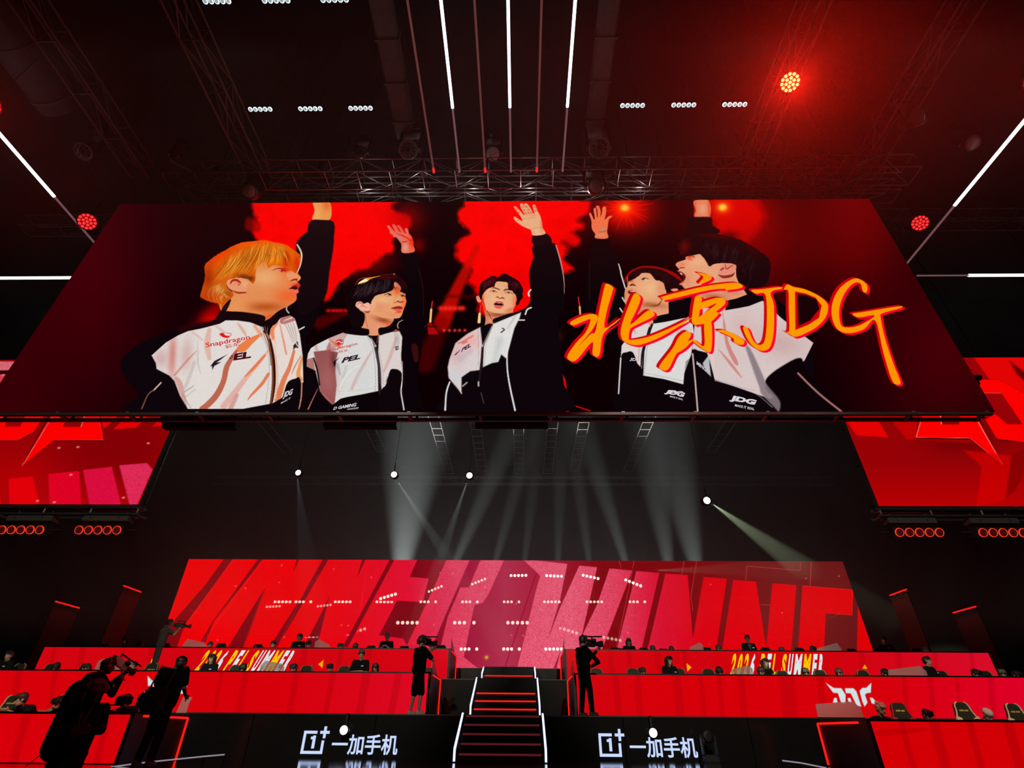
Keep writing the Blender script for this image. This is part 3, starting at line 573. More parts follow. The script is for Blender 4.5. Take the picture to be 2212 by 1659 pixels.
p.line([(700, 870), (760, 850), (830, 895), (900, 870), (960, 910)], [12, 34, 24, 44, 22], (120, 40, 28), .9, 7); p.blob(850, 830, 50, 40, (240, 185, 140), .7)
p.poly([(640, 1050), (720, 990), (830, 985), (900, 1000), (950, 1070), (930, 1100), (860, 1190), (760, 1195), (680, 1160), (655, 1100)], (226, 90, 75), 1, 8); p.poly([(650, 1060), (730, 1020), (830, 1025), (935, 1090), (900, 1105), (760, 1095), (680, 1085)], (22, 8, 10), 1, 5); p.line([(760, 1030), (840, 1030)], 22, (205, 180, 170), .9, 5); p.line([(700, 995), (800, 985), (900, 1010)], 12, (150, 60, 40), .7, 6)
h = [(190, 760), (210, 600), (260, 440), (380, 340), (540, 240), (660, 220), (790, 260), (850, 180), (970, 155), (1080, 190), (1200, 260), (1330, 340), (1440, 450), (1520, 640), (1500, 740), (1515, 860), (1440, 960), (1390, 1060), (1340, 1100), (1300, 1070), (1330, 900), (1290, 790), (1230, 730), (1190, 660), (1080, 620), (1060, 430), (880, 390), (720, 400), (660, 550), (600, 540), (470, 600), (370, 690), (300, 820), (280, 920), (240, 900)]
p.poly(h, (20, 4, 9), 1, 7, True, (1.0, 3.5, 9)); p.setclip(h, 7)
p.blob(560, 380, 260, 110, (86, 5, 12), .75, -.5); p.blob(1300, 480, 160, 160, (62, 4, 14), .7, .5); p.hair([(660, 240), (500, 320), (350, 420)], [(680, 460), (500, 560), (300, 780)], 34, (130, 50, 55), 9, .5, .15); p.hair([(1000, 200), (1150, 300), (1300, 400)], [(1100, 560), (1250, 700), (1450, 700)], 34, (90, 35, 42), 9, .5, -.15); p.setclip()
p.hair([(600, 400), (660, 400), (700, 410)], [(560, 560), (620, 560), (650, 560)], 12, (60, 10, 10), 10, .8)
p.poly([(620, 1520), (760, 1460), (900, 1410), (1190, 1325), (1250, 1400), (1150, 1560), (900, 1600), (640, 1630)], (20, 7, 13), 1, 5)
p.line([(250, 1100), (240, 1330)], [16, 24], (215, 60, 60), 1, 3); p.line([(240, 1340), (225, 1610)], [34, 44], (250, 205, 130), 1, 4); p.line([(1210, 1230), (1215, 1330)], [26, 12], (240, 130, 130), .9, 4)
p.v = Z3
p.poly([(485, 1000), (560, 965), (520, 1060), (495, 1120)], (12, 6, 10), 1, 2)
j3 = [(475, 990), (488, 1110), (480, 1310), (400, 1320), (335, 1365), (335, 1485), (290, 1430), (240, 1370), (232, 1290), (245, 1230), (290, 1110), (380, 1040)]
p.poly(j3, (216, 205, 205), 1, 2.4, False); p.setclip(j3, 2.4, False); p.blob(400, 1090, 90, 70, (232, 170, 165), .85); p.blob(300, 1200, 60, 90, (214, 165, 165), .7); p.line([(330, 1230), (400, 1170)], 30, (180, 175, 185), .6, 10); p.line([(460, 1000), (463, 1300)], 2, (120, 110, 110), .8); p.blob(290, 1370, 50, 60, (200, 205, 212), .7); p.setclip()
j3r = [(495, 1290), (500, 1130), (575, 965), (720, 905), (780, 880), (770, 920), (730, 1000), (690, 1150), (668, 1225), (632, 1195), (610, 1250), (560, 1260)]
p.poly(j3r, (222, 220, 216), 1, 2.4, False); p.setclip(j3r, 2.4, False); p.line([(620, 1090), (580, 1250)], [50, 30], (180, 182, 184), .5, 12); p.line([(740, 900), (680, 1000)], 8, (170, 165, 160), .6, 4); p.line([(560, 1000), (520, 1120), (505, 1280)], 2.5, (130, 125, 125), .8); p.setclip()
p.line([(565, 970), (500, 1110), (485, 1250), (462, 1420)], [10, 16, 18, 12], (35, 18, 25), 1, 1.3); p.line([(562, 985), (495, 1125)], 4, (190, 180, 180)); p.blob(490, 1130, 9, 9, (200, 200, 200)); p.line([(462, 1400), (462, 1430)], 10, (200, 190, 180)); p.line([(480, 1480), (502, 1560)], 4, (110, 110, 110), .8)
p.line([(240, 1350), (290, 1410), (335, 1485)], 8, (225, 190, 190)); p.line([(247, 1400), (222, 1480), (213, 1610)], [10, 12, 12], (222, 218, 216)); p.line([(760, 900), (690, 1090), (675, 1250), (690, 1400), (735, 1612)], [6, 9, 10, 11, 12], (226, 222, 220))
p.line([(345, 1430), (375, 1405)], 12, (180, 180, 170), .8); p.poly([(285, 1195), (325, 1160), (305, 1185), (290, 1200)], (60, 30, 60), 1, 1.5); p.line([(630, 1030), (655, 1010), (640, 1000)], 9, (45, 35, 40), .9)
p.line([(310, 1112), (345, 1098), (420, 1055)], 8, (205, 70, 40), .7, 3); p.line([(345, 1110), (372, 1098)], 16, (205, 80, 50), .6, 3)
# ---- figure 4 ---------------------------------------------------------------
p.v = Z4
p.poly([(365, 325), (470, 330), (480, 400), (520, 430), (550, 520), (590, 690), (600, 760), (700, 860), (820, 930), (1000, 900), (1070, 950), (1090, 1500), (1120, 1620), (520, 1620), (550, 1200), (300, 1000), (320, 500), (345, 400)], (12, 4, 7), 1, 3); p.line([(322, 480), (325, 800)], 5, (60, 22, 22), .6)
p.line([(540, 518), (555, 570), (560, 600), (590, 700)], [6, 9, 9, 9], PIP); p.line([(568, 770), (585, 800)], 9, PIP); p.line([(550, 850), (570, 880)], 9, PIP)
p.v = HD
h4 = [(1640, 270), (1665, 255), (1690, 300), (1725, 370), (1745, 360), (1720, 200), (1735, 165), (1765, 175), (1780, 320), (1795, 330), (1790, 200), (1765, 140), (1795, 120), (1825, 140), (1850, 230), (1845, 330), (1875, 250), (1885, 160), (1920, 138), (1950, 160), (1945, 280), (1925, 380), (1990, 320), (2055, 308), (2060, 325), (2000, 380), (1980, 520), (1970, 610), (1980, 720), (1755, 718), (1750, 640), (1690, 550), (1680, 400)]
skin(p, h4, (240, 112, 70), [(1890, 560, 80, 70, (205, 130, 100), .8), (1850, 660, 100, 40, (228, 135, 100), .8), (1660, 300, 30, 60, (245, 120, 110), .6), (1820, 420, 110, 90, (250, 110, 65), .7)])
p.line([(1820, 605), (1900, 600), (1960, 580)], 14, (150, 70, 50), .7, 8); p.line([(1720, 430), (1800, 440), (1870, 370)], 7, (205, 80, 50), .6, 5)
p.v = F4
skin(p, [(200, 1000), (240, 900), (330, 830), (450, 780), (620, 800), (820, 950), (860, 1100), (900, 1250), (910, 1470), (660, 1560), (640, 1700), (560, 1700), (380, 1500), (180, 1350), (150, 1180), (165, 1060), (205, 1020)], (230, 160, 116),
     [(600, 1050, 200, 140, (236, 185, 135), .85), (640, 1340, 230, 50, (160, 80, 40), .85, .1), (760, 1430, 110, 90, (224, 150, 110), .8), (780, 1050, 80, 130, (226, 140, 105), .7), (270, 950, 60, 40, (226, 140, 100), .8), (180, 1150, 30, 120, (230, 120, 90), .7), (430, 1440, 100, 60, (150, 100, 60), .5)])
p.line([(790, 1240), (730, 1330), (620, 1350)], [10, 26, 10], (130, 45, 20), .8, 8)
p.line([(250, 1000), (290, 985), (335, 1005)], [26, 34, 16], (110, 30, 18), .9, 5); p.poly([(205, 1110), (260, 1075), (360, 1130), (420, 1180), (330, 1170), (240, 1150)], (110, 30, 20), 1, 5); p.line([(250, 1095), (310, 1105)], 16, (225, 195, 180), 1, 4); p.line([(210, 1060), (280, 1055), (380, 1120)], 10, (220, 110, 85), .8, 5)
p.line([(440, 900), (490, 875), (560, 890)], [12, 18, 10], (50, 22, 16), 1, 3); p.blob(500, 900, 45, 16, (225, 210, 200), .9); p.blob(475, 892, 20, 16, (40, 16, 14), 1); p.line([(240, 930), (300, 925)], 10, (90, 30, 20), .8, 4)
hf = [(170, 960), (150, 880), (240, 760), (330, 710), (450, 670), (620, 670), (750, 690), (880, 730), (1030, 800), (1130, 900), (1110, 980), (1150, 1030), (1050, 1070), (980, 1060), (920, 1110), (860, 1100), (820, 970), (740, 920), (680, 910), (620, 830), (560, 790), (450, 790), (400, 830), (300, 900), (210, 940), (215, 990)]
p.poly(hf, (30, 6, 9), 1, 5, True, (.9, 4, 3)); p.setclip(hf, 5); p.line([(160, 930), (240, 770), (450, 685), (760, 700), (950, 780), (1130, 900)], [40, 50, 34, 50, 70, 60], (170, 8, 6), .85, 9); p.hair([(300, 720), (500, 700), (700, 720), (900, 780)], [(260, 880), (480, 830), (720, 900), (950, 1050)], 50, (80, 20, 22), 9, .5, .1); p.setclip(); p.line([(200, 860), (205, 1020)], 9, (255, 140, 30), .9, 4)
p.poly([(940, 1080), (980, 1055), (1060, 1060), (1040, 1110)], (228, 150, 115), 1, 4)
p.poly([(900, 1290), (1310, 1180), (1260, 1500), (1050, 1570), (900, 1600), (905, 1480)], INK, 1, 3, False); p.poly([(660, 1545), (910, 1480), (1020, 1500), (1000, 1600), (680, 1650)], (13, 6, 8), 1, 3)
p.v = KA
j4 = [(810, 680), (1000, 670), (1015, 700), (990, 780), (960, 900), (930, 1190), (850, 1100), (800, 1010), (720, 1040), (690, 1070), (700, 930), (760, 850), (800, 800)]
p.poly(j4, (222, 208, 204), 1, 4, False); p.line([(830, 740), (860, 790)], 14, (190, 140, 130), .7, 4); p.line([(900, 950), (890, 1100)], 14, (170, 150, 150), .6, 6); p.poly([(690, 1070), (760, 1005), (830, 1010), (890, 1160), (930, 1200), (945, 1270), (700, 1500)], INK, 1, 3)
j4r = [(1065, 680), (1200, 660), (1490, 600), (1520, 760), (1500, 960), (1470, 1180), (1480, 1428), (1400, 1370), (1180, 1310), (945, 1270), (960, 1000), (1010, 780)]
p.poly(j4r, (218, 216, 214), 1, 4, False); p.setclip(j4r, 4, False); p.poly([(1430, 1110), (1490, 1060), (1490, 1430), (1400, 1375)], (120, 118, 122), .8, 8, False); p.blob(1400, 760, 110, 90, (205, 175, 175), .6); p.line([(1000, 800), (985, 1000), (950, 1270)], 3.5, (90, 85, 90), .8); p.line([(960, 1240), (1200, 1290), (1440, 1340)], 3.5, (120, 118, 120), .7); p.setclip()
p.line([(1045, 690), (990, 850), (940, 1000), (920, 1180)], [26, 30, 30, 14], (30, 24, 34), 1, 2); p.line([(690, 1070), (675, 1300), (665, 1475)], 14, (222, 218, 216), 1, 1.5)
# ---- figure 5 ---------------------------------------------------------------
p.v = Z5
p.poly([(140, 45), (245, 45), (250, 170), (140, 168), (150, 120), (135, 85)], (225, 120, 85), 1, 2); p.blob(200, 110, 34, 50, (232, 165, 125), .8); p.line([(145, 60), (140, 160)], 10, (240, 70, 35), .8, 3); p.line([(245, 60), (250, 165)], 10, (240, 70, 35), .8, 3)
p.poly([(92, 180), (180, 168), (265, 175), (275, 230), (330, 280), (200, 330), (60, 320), (90, 250)], (17, 3, 7), 1, 2.5)
p.v = F5
nk5 = [(240, 600), (250, 560), (520, 520), (700, 650), (1060, 700), (1090, 950), (1240, 1180), (900, 1290), (880, 1440), (700, 1500), (220, 1080), (190, 1030), (140, 1020), (150, 990), (200, 960), (235, 900), (220, 850), (150, 800), (95, 800), (130, 770), (80, 710), (75, 680), (110, 650), (200, 620)]
skin(p, nk5, (230, 158, 118), [(420, 640, 160, 90, (236, 175, 135), .85), (300, 560, 60, 50, (240, 70, 35), .9), (160, 690, 80, 50, (236, 125, 95), .8), (1000, 1120, 160, 80, (205, 125, 90), .8), (250, 950, 70, 100, (228, 130, 100), .6), (650, 850, 200, 120, (232, 165, 125), .7), (700, 1220, 200, 60, (170, 85, 60), .7, .1), (900, 930, 160, 40, (226, 140, 110), .8)])
p.poly([(100, 800), (160, 810), (230, 880), (225, 930), (190, 960), (190, 900), (140, 850)], (90, 14, 14), 1, 4); p.line([(150, 830), (175, 850)], 18, (230, 200, 190), 1, 4); p.line([(100, 800), (180, 820), (235, 890)], 9, (200, 50, 40), .8, 3); p.line([(140, 745), (210, 740)], 20, (150, 40, 25), .8, 5); p.line([(140, 1010), (200, 970)], 26, (225, 80, 60), .8, 5); p.line([(290, 560), (330, 545), (380, 570)], 10, (90, 25, 18), 1, 3); p.line([(270, 600), (340, 620)], 10, (200, 60, 30), .6, 6)
h5 = [(120, 450), (150, 400), (120, 340), (200, 290), (330, 220), (500, 185), (700, 185), (900, 220), (1100, 270), (1300, 380), (1450, 480), (1580, 580), (1620, 720), (1590, 900), (1540, 1010), (1400, 1080), (1280, 1180), (1230, 1170), (1100, 980), (1060, 870), (1050, 700), (1000, 670), (850, 660), (700, 680), (620, 720), (570, 640), (510, 560), (460, 520), (330, 540), (250, 530), (210, 590), (160, 520)]
p.poly(h5, (19, 4, 8), 1, 8, True, (1.3, 5, 8)); p.setclip(h5, 8); p.blob(220, 400, 90, 130, (110, 6, 6), .8); p.blob(700, 220, 420, 40, (80, 4, 6), .6, .1); p.blob(1300, 430, 200, 60, (62, 3, 6), .6, .6); p.hair([(500, 250), (800, 280), (1200, 450), (1450, 600)], [(560, 560), (800, 680), (1100, 800), (1300, 1100)], 60, (52, 32, 40), 14, .45, .1); p.setclip()
p.hair([(120, 340), (140, 400), (180, 520)], [(90, 350), (110, 440), (180, 600)], 12, (130, 8, 8), 10, .8)
e5 = [(765, 830), (800, 720), (860, 680), (960, 670), (1040, 700), (1060, 740), (1010, 820), (900, 860), (800, 860)]
p.poly(e5, (230, 140, 118), 1, 5); p.line([(880, 690), (900, 760), (970, 720), (1010, 700)], [14, 26, 20, 12], (165, 60, 45), .8, 7); p.line([(810, 775), (850, 750)], 26, (120, 35, 25), .8, 6); p.line([(770, 860), (850, 890), (980, 870), (1030, 820)], [14, 44, 44, 10], (120, 25, 15), .85, 6)
p.v = KA
p.poly([(1880, 430), (2000, 395), (2120, 350), (2212, 310), (2420, 300), (2480, 420), (2800, 700), (2770, 1460), (1490, 1475), (1500, 1000), (1540, 900), (1550, 820), (1800, 620), (1880, 520)], INK, 1, 4)
j5 = [(1870, 530), (2050, 500), (2150, 480), (2300, 420), (2330, 440), (2520, 620), (2880, 900), (2780, 1100), (2520, 1270), (2330, 1400), (2370, 1475), (2450, 1475), (2400, 1540), (2000, 1400), (1760, 1320), (1720, 1160), (1670, 1010), (1500, 970), (1530, 700), (1560, 660)]
p.poly(j5, (214, 196, 194), 1, 4, False)
p.setclip(j5, 4, False); p.blob(2050, 700, 150, 200, (214, 180, 178), .8); p.blob(2500, 900, 300, 160, (198, 160, 158), .7, .3); p.line([(1850, 560), (1900, 900), (1990, 1100), (2020, 1150)], [10, 40, 50, 14], (205, 120, 112), .85, 8); p.line([(1810, 980), (1950, 1150), (2060, 1290)], [10, 36, 14], (205, 125, 115), .8, 8); p.line([(1870, 580), (1750, 900), (1740, 1200)], [10, 46, 30], (222, 200, 198), .7, 12); p.line([(1760, 1310), (2050, 1400), (2210, 1440)], 4, (150, 135, 135), .7); p.setclip()
p.v = Z5
p.poly([(130, 1165), (190, 1195), (235, 1250), (245, 1370), (290, 1400), (440, 1440), (600, 1500), (700, 1570), (750, 1620), (170, 1620), (150, 1400)], INK, 1, 3); p.line([(290, 1390), (440, 1430), (600, 1490), (720, 1590)], 4, (200, 190, 190), .7)
p.poly([(670, 1430), (680, 1370), (780, 1290), (930, 1220), (980, 1330), (1230, 1620), (780, 1620), (770, 1560), (700, 1480)], (11, 3, 6), 1, 3)
p.poly([(520, 1140), (560, 1160), (640, 1330), (680, 1420), (775, 1540), (770, 1620), (745, 1600), (640, 1490), (620, 1430)], (134, 118, 122), .9, 4)
p.line([(912, 1335), (1060, 1480), (1235, 1620)], [14, 14, 14], (170, 108, 108), 1, 1.5); p.line([(125, 1190), (145, 1400), (163, 1618)], 11, (205, 180, 178), 1, 1.5)
p.poly([(245, 1200), (262, 1360), (230, 1330), (200, 1260)], (205, 205, 210), .9, 2, False)
# ---- title strokes ----------------------------------------------------------
GOLD = (251, 152, 0); DR = (205, 0, 10); HOT = (250, 0, 50)
def title(view, polys, lines=()):
    k = view[2]/5.267
    for dx, dy, c in ((-34, -14, DR), (30, 14, HOT), (24, 22, HOT), (-18, -4, DR)):
        p.v = (view[0]+dx/view[2]*k, view[1]+dy/view[2]*k, view[2])
        for q in polys: p.poly(q, c, 1, 1.4, True)
    p.v = view
    for q in polys: p.poly(q, GOLD, 1, 1.4, True)
title(KA, [
    [(120, 660), (260, 590), (370, 570), (420, 590), (425, 640), (350, 770), (215, 930), (345, 800), (400, 770), (440, 560), (500, 280), (530, 225), (600, 265), (590, 330), (530, 540), (510, 730), (680, 620), (640, 670), (490, 800), (445, 1040), (370, 1030), (375, 900), (330, 920), (175, 1100), (80, 1060), (180, 900), (290, 780), (345, 640), (300, 640), (150, 700)],
    [(850, 335), (915, 385), (880, 500), (800, 690), (1000, 530), (1070, 590), (870, 695), (800, 740), (780, 840), (810, 865), (1000, 830), (1250, 730), (1500, 610), (1400, 680), (1150, 830), (950, 910), (850, 925), (740, 890), (695, 830), (700, 700), (790, 450)],
    [(1560, 100), (1700, 130), (1720, 175), (1640, 215), (1600, 230), (1580, 215), (1630, 150)],
    [(1155, 375), (1400, 310), (1700, 245), (2010, 215), (2070, 270), (1890, 300), (1880, 285), (1750, 290), (1550, 330), (1210, 410), (1165, 395)],
    [(1545, 365), (1612, 388), (1590, 520), (1562, 690), (1500, 665), (1505, 560), (1520, 450)], [(1590, 450), (1760, 390), (1860, 395), (1882, 440), (1830, 500), (1640, 640), (1560, 690), (1540, 640), (1640, 560), (1780, 450), (1595, 520)], [(1640, 600), (1740, 550), (1805, 560), (1760, 620), (1690, 670), (1560, 690), (1560, 650)],
    [(1640, 660), (1720, 660), (1720, 980), (1640, 980), (1520, 890), (1500, 880), (1420, 960), (1330, 1010), (1390, 920), (1500, 860), (1540, 870), (1640, 930)],
    [(1440, 765), (1490, 810), (1400, 950), (1320, 1030), (1230, 1200), (1150, 1200), (1135, 1150), (1280, 960), (1350, 830)],
    [(1790, 760), (1880, 755), (2000, 810), (2090, 870), (2085, 915), (2040, 920), (1980, 890), (1970, 850), (1880, 800)],
])
title(JG, [
    [(280, 245), (400, 235), (600, 210), (625, 230), (500, 270), (535, 420), (535, 700), (500, 880), (430, 935), (340, 915), (250, 830), (185, 680), (235, 675), (300, 820), (370, 870), (430, 820), (455, 600), (440, 300), (330, 285)],
    [(650, 240), (690, 180), (760, 210), (900, 240), (1060, 320), (1150, 420), (1120, 560), (1000, 680), (800, 775), (720, 750), (665, 715), (710, 705), (705, 450), (700, 255)],
    [(1590, 270), (1550, 260), (1520, 170), (1440, 170), (1340, 280), (1280, 450), (1290, 620), (1350, 670), (1500, 650), (1660, 560), (1660, 530), (1500, 555), (1430, 515), (1550, 495), (1960, 430), (1975, 450), (1770, 510), (1750, 560), (1800, 800), (1900, 1100), (1975, 1290), (1940, 1320), (1880, 1270), (1780, 950), (1690, 590), (1560, 690), (1400, 735), (1270, 700), (1200, 570), (1200, 400), (1280, 230), (1420, 125), (1510, 120), (1595, 190)],
])
p.v = JG; hole = [(775, 260), (900, 285), (1010, 330), (1080, 420), (1050, 560), (930, 640), (780, 700)]
p.poly(hole, DR, 1, 1.4, False); p.poly([(805, 290), (900, 300), (1020, 350), (1055, 460), (1020, 500), (950, 590), (815, 655)], (26, 2, 6), 1, 1.4, False)
p.v = KA; p.poly([(1625, 505), (1700, 500), (1640, 560), (1620, 580)], (222, 200, 200), .9, 2, False)
# faint LED module moire on the far right of the wall
mo = (np.sin(U*.9+V*.35)*np.sin(V*1.1-U*.2)); mixin(.16*np.clip((U-1760)/200, 0, 1)*(mo > .25)*np.clip(1.2-p.C.sum(-1)/260, 0, 1), (150, 10, 12))
mixin(.28*np.clip((U-1720)/160, 0, 1)*((np.sin(U*.75+V*.3)*np.sin(V*.85-U*.12)) > .45)*(p.C[..., 1] > 110), (205, 110, 20))
UPPER = p

# ================================================================ rear wall picture
VA = (0, 1180, 3.4625); VB = (400, 1180, 3.4625); VC = (840, 1180, 3.4625); VD = (1280, 1180, 3.4625); VE = (1732, 1180, 3.4625)
p = Paint(23.995, -15.17, 14.45, 2.46, 6.98, 1500, 230, (0, 0, 0)); U, V = p.U, p.V
def ramp(stops):
    xs = [s[0] for s in stops]; return np.stack([np.interp(U, xs, [s[1][k] for s in stops]) for k in range(3)], -1)
bright = ramp([(400, (236, 0, 4)), (640, (232, 0, 6)), (760, (228, 4, 22)), (880, (226, 14, 48)), (960, (226, 62, 92)), (1060, (232, 92, 118)), (1230, (238, 104, 128)), (1330, (232, 74, 102)), (1420, (222, 18, 50)), (1520, (220, 0, 14)), (1880, (222, 0, 4))])
dark = ramp([(400, (128, 6, 14)), (700, (122, 4, 20)), (900, (126, 2, 18)), (1000, (158, 22, 54)), (1090, (176, 48, 76)), (1180, (168, 30, 56)), (1300, (128, 2, 12)), (1500, (122, 6, 12)), (1700, (112, 26, 26)), (1880, (104, 18, 20))])
sp = RNG.random(U.shape); sp2 = (sp > .62)*np.interp(U, [860, 960, 1350, 1480, 1560], [0, 1, 1, .8, 0])
p.C[:] = bright; mixin(.42*sp2, (188, 10, 48)); bright = p.C.copy()
pk = [((0, 0, 1), [(487, 1203), (506, 1203), (462, 1264), (400, 1349), (381, 1400), (343, 1400), (350, 1376), (378, 1338), (443, 1264)]),
      (VB, [(545, 97), (582, 97), (215, 560), (150, 720), (115, 715), (200, 570)]), (VB, [(605, 300), (500, 590), (435, 760), (315, 760)]), (VB, [(852, 97), (830, 150), (808, 188), (835, 97)]),
      (VB, [(1030, 97), (1072, 97), (960, 290), (690, 750), (632, 750), (870, 380)]), (VB, [(1078, 372), (985, 760), (880, 760), (1010, 520)]), (VB, [(1325, 97), (1350, 97), (1285, 235)]), (VB, [(1530, 100), (1565, 100), (1215, 755), (1175, 755), (1370, 400)]),
      (VC, [(218, 90), (437, 90), (135, 740), (105, 690), (-73, 665), (62, 408), (255, 418), (298, 242), (155, 228)]), (VC, [(610, 90), (690, 90), (598, 308), (535, 308), (440, 530), (385, 755), (322, 755), (430, 500)]),
      (VC, [(865, 95), (1000, 95), (1132, 220), (1100, 330), (955, 930), (690, 930), (560, 830), (640, 440), (700, 425), (745, 360)]),
      (VC, [(1000, 95), (1662, 95), (1662, 165), (1640, 165), (1560, 155), (1415, 145), (1335, 132)]), (VC, [(1335, 130), (1425, 143), (1280, 460), (1190, 695), (1280, 400)]), (VC, [(1558, 153), (1650, 165), (1560, 430), (1440, 680)]), (VC, [(1285, 780), (1250, 930), (1225, 930)]),
      (VD, [(-10, 100), (1662, 100), (1662, 296), (1570, 295), (1525, 290), (1345, 278), (1222, 265), (1052, 252), (1005, 243), (830, 230), (712, 215), (545, 205), (500, 200), (325, 185), (298, 182), (122, 165), (30, 155), (-10, 155)]),
      (VD, [(298, 180), (327, 183), (175, 800), (60, 800)]), (VD, [(500, 198), (545, 203), (405, 800), (360, 800)]), (VD, [(712, 213), (830, 228), (750, 690)]), (VD, [(1005, 241), (1052, 250), (965, 800), (920, 800)]), (VD, [(1222, 263), (1345, 276), (1298, 760)]), (VD, [(1525, 288), (1570, 293), (1535, 800), (1485, 800)]),
      (VE, [(-100, 100), (330, 100), (400, 330), (380, 325), (5, 295), (-100, 285)]), (VE, [(180, 500), (375, 515), (385, 330), (420, 430), (412, 800), (340, 800), (165, 780)])]
for v, q in pk: p.v = v; p.poly(q, dark, 1, 1.3, False)
p.v = VC; p.line([(1102, 205), (862, 925)], 7, (158, 4, 44), .9, 1)
p.v = VB
for a in ([(600, 300), (430, 760)], [(1000, 210), (900, 330), (700, 730)], [(362, 97), (-10, 600)], [(582, 97), (100, 760)]): p.line(a, 3, (236, 60, 60), .5, 1, False)
p.v = VD
for a in ([(1145, 255), (1155, 148), (1552, 182), (1556, 100)], [(200, 105), (212, 165)], [(312, 105), (298, 165)], [(685, 105), (668, 212)], [(780, 105), (735, 375), (750, 480)], [(298, 182), (175, 780)], [(1260, 436), (1330, 440)]): p.line(a, 3.2, (214, 78, 86), .8, 1, False)
p.v = VE; p.line([(72, 105), (62, 300)], 5, (205, 60, 66), .8, 1); p.line([(5, 297), (378, 325), (377, 515), (182, 500)], 3, (255, 60, 50), .6, 1, False)
for k in range(26): p.v = (0, 0, 1); p.blob(420+RNG.random()*1400, 1215+RNG.random()*180, 1.6, 1.6, (250, 180, 170), .6)
p.blob(1051, 1420, 4, 4, (210, 205, 60), .9)
REAR = p

# ================================================================ side walls
def sidewall(x0, x1, seed):
    return Paint(12.995, x0, x1, 5.42, 10.17, int(abs(x1-x0)*48), 230, (150, 2, 6))
p = sidewall(-20.0, -10.06, 1); U, V = p.U, p.V; TL = (0, 700, 3.456)
mixin(.8*np.exp(-((U-250)/150)**2-((V-960)/90)**2), (124, 0, 4)); mixin(.7*np.exp(-((U-40)/90)**2-((V-1040)/60)**2), (186, 0, 2)); mixin(.8*np.clip((V-1020)/70, 0, 1), (176, 4, 10))
p.v = TL
p.poly([(-300, 280), (140, 280), (80, 345), (-300, 350)], (214, 112, 120), 1, 1.5, False); p.poly([(-60, 375), (90, 365), (40, 430), (0, 490), (-60, 560)], (216, 66, 78), 1, 1.5, False); p.poly([(-300, 350), (80, 345), (60, 375), (-300, 380)], (40, 0, 4), 1, 1.5, False); p.blob(25, 380, 9, 5, (250, 180, 180), 1)
for dx, c in ((-9, (70, 0, 4)), (0, (253, 0, 0))):
    p.poly([(-200+dx, 640), (60+dx, 640), (40, 765), (150, 765), (205+dx, 640), (345+dx, 640), (320, 700), (255+dx, 795), (130+dx, 862+dx), (-200, 862)], c, 1, 1.5, False)
    p.poly([(405+dx*2, 640), (520, 640), (470, 768), (605, 768), (640+dx, 640), (735, 640), (770, 865-dx), (400+dx, 868-dx), (165+dx, 1058-dx)], c, 1, 1.5, False)
p.line([(640, 650), (605, 768)], 4, (240, 190, 170), .9); p.line([(385, 700), (165, 1058)], 5, (235, 120, 110), .9); p.line([(400, 868), (770, 866), (738, 700)], 3, (255, 70, 60), .8, 1, False); p.line([(0, 864), (130, 864), (255, 797)], 3, (255, 70, 60), .8, 1, False)
for q in ([(745, 640), (880, 640), (870, 705), (770, 782)], [(945, 640), (1110, 640), (1090, 705), (1010, 775), (845, 785), (930, 705)], [(1240, 640), (1330, 640), (1310, 705), (1285, 758), (1135, 765), (1200, 705)]): p.poly(q, (228, 0, 4), 1, 1.5, False)
for q, c in (([(-300, 1180), (-30, 1160), (20, 1370), (-300, 1370)], (205, 0, 4)), ([(65, 1155), (240, 1137), (305, 1370), (70, 1370)], (224, 0, 8)), ([(360, 1120), (590, 1097), (607, 1370), (372, 1370)], (226, 2, 34)), ([(620, 1090), (835, 1065), (908, 1370), (672, 1370)], (222, 14, 62)), ([(890, 1055), (1095, 1038), (1140, 1085), (1000, 1400), (970, 1360)], (226, 44, 88))): p.poly(q, c, 1, 1.5, False)
p.setclip([(350, 1100), (1100, 1030), (1140, 1085), (1000, 1400), (340, 1380)]); mixin(.22*(RNG.random(U.shape) > .6)*(p.C[..., 2] > 30), (160, 0, 40)); p.setclip()
for x, y in ((440, 925), (582, 918), (1107, 890), (1250, 760), (405, 1330), (922, 1296), (280, 1320), (530, 1125)): p.blob(x, y, 10, 6, (250, 190, 180), .95)
LEFTW = p
p = sidewall(9.23, 19.5, 2); U, V = p.U, p.V; TR = (1480, 760, 2.989)
mixin(.7*np.clip((V-1000)/90, 0, 1), (196, 0, 0)); mixin(.7*np.exp(-((U-2080)/90)**2-((V-940)/40)**2), (92, 0, 0)); p.v = TR
p.poly([(1860, 30), (2300, 30), (2300, 400), (1980, 200)], (226, 4, 4), 1, 2, False); p.poly([(2095, 60), (2300, 210), (2300, 300), (2140, 140)], (80, 0, 2), .9, 6, False)
p.poly([(1030, 430), (1240, 430), (1312, 552), (1110, 540)], (226, 2, 2), 1, 1.5, False); p.poly([(1320, 430), (1500, 430), (1490, 560), (1430, 565)], (196, 0, 2), .9, 4, False); p.poly([(1430, 565), (1880, 590), (1840, 560)], (176, 0, 0), .8, 5, False)
for d, c in ((9, (60, 0, 2)), (0, (253, 0, 0))):
    p.poly([(1530+d, 415), (1650+d, 415), (1655, 468), (1768, 468), (1775, 415), (1880+d, 415), (1900+d, 450), (2050+d, 728+d), (1840, 558+d), (1488, 552+d)], c, 1, 1.5, False)
    p.poly([(1872, 178), (2020, 178), (2130, 235), (2300, 330), (2300, 600), (2010, 560+d), (1938, 437), (2000, 400), (2080, 467), (2178, 467), (2040, 265), (1918, 265)], c, 1, 1.5, False)
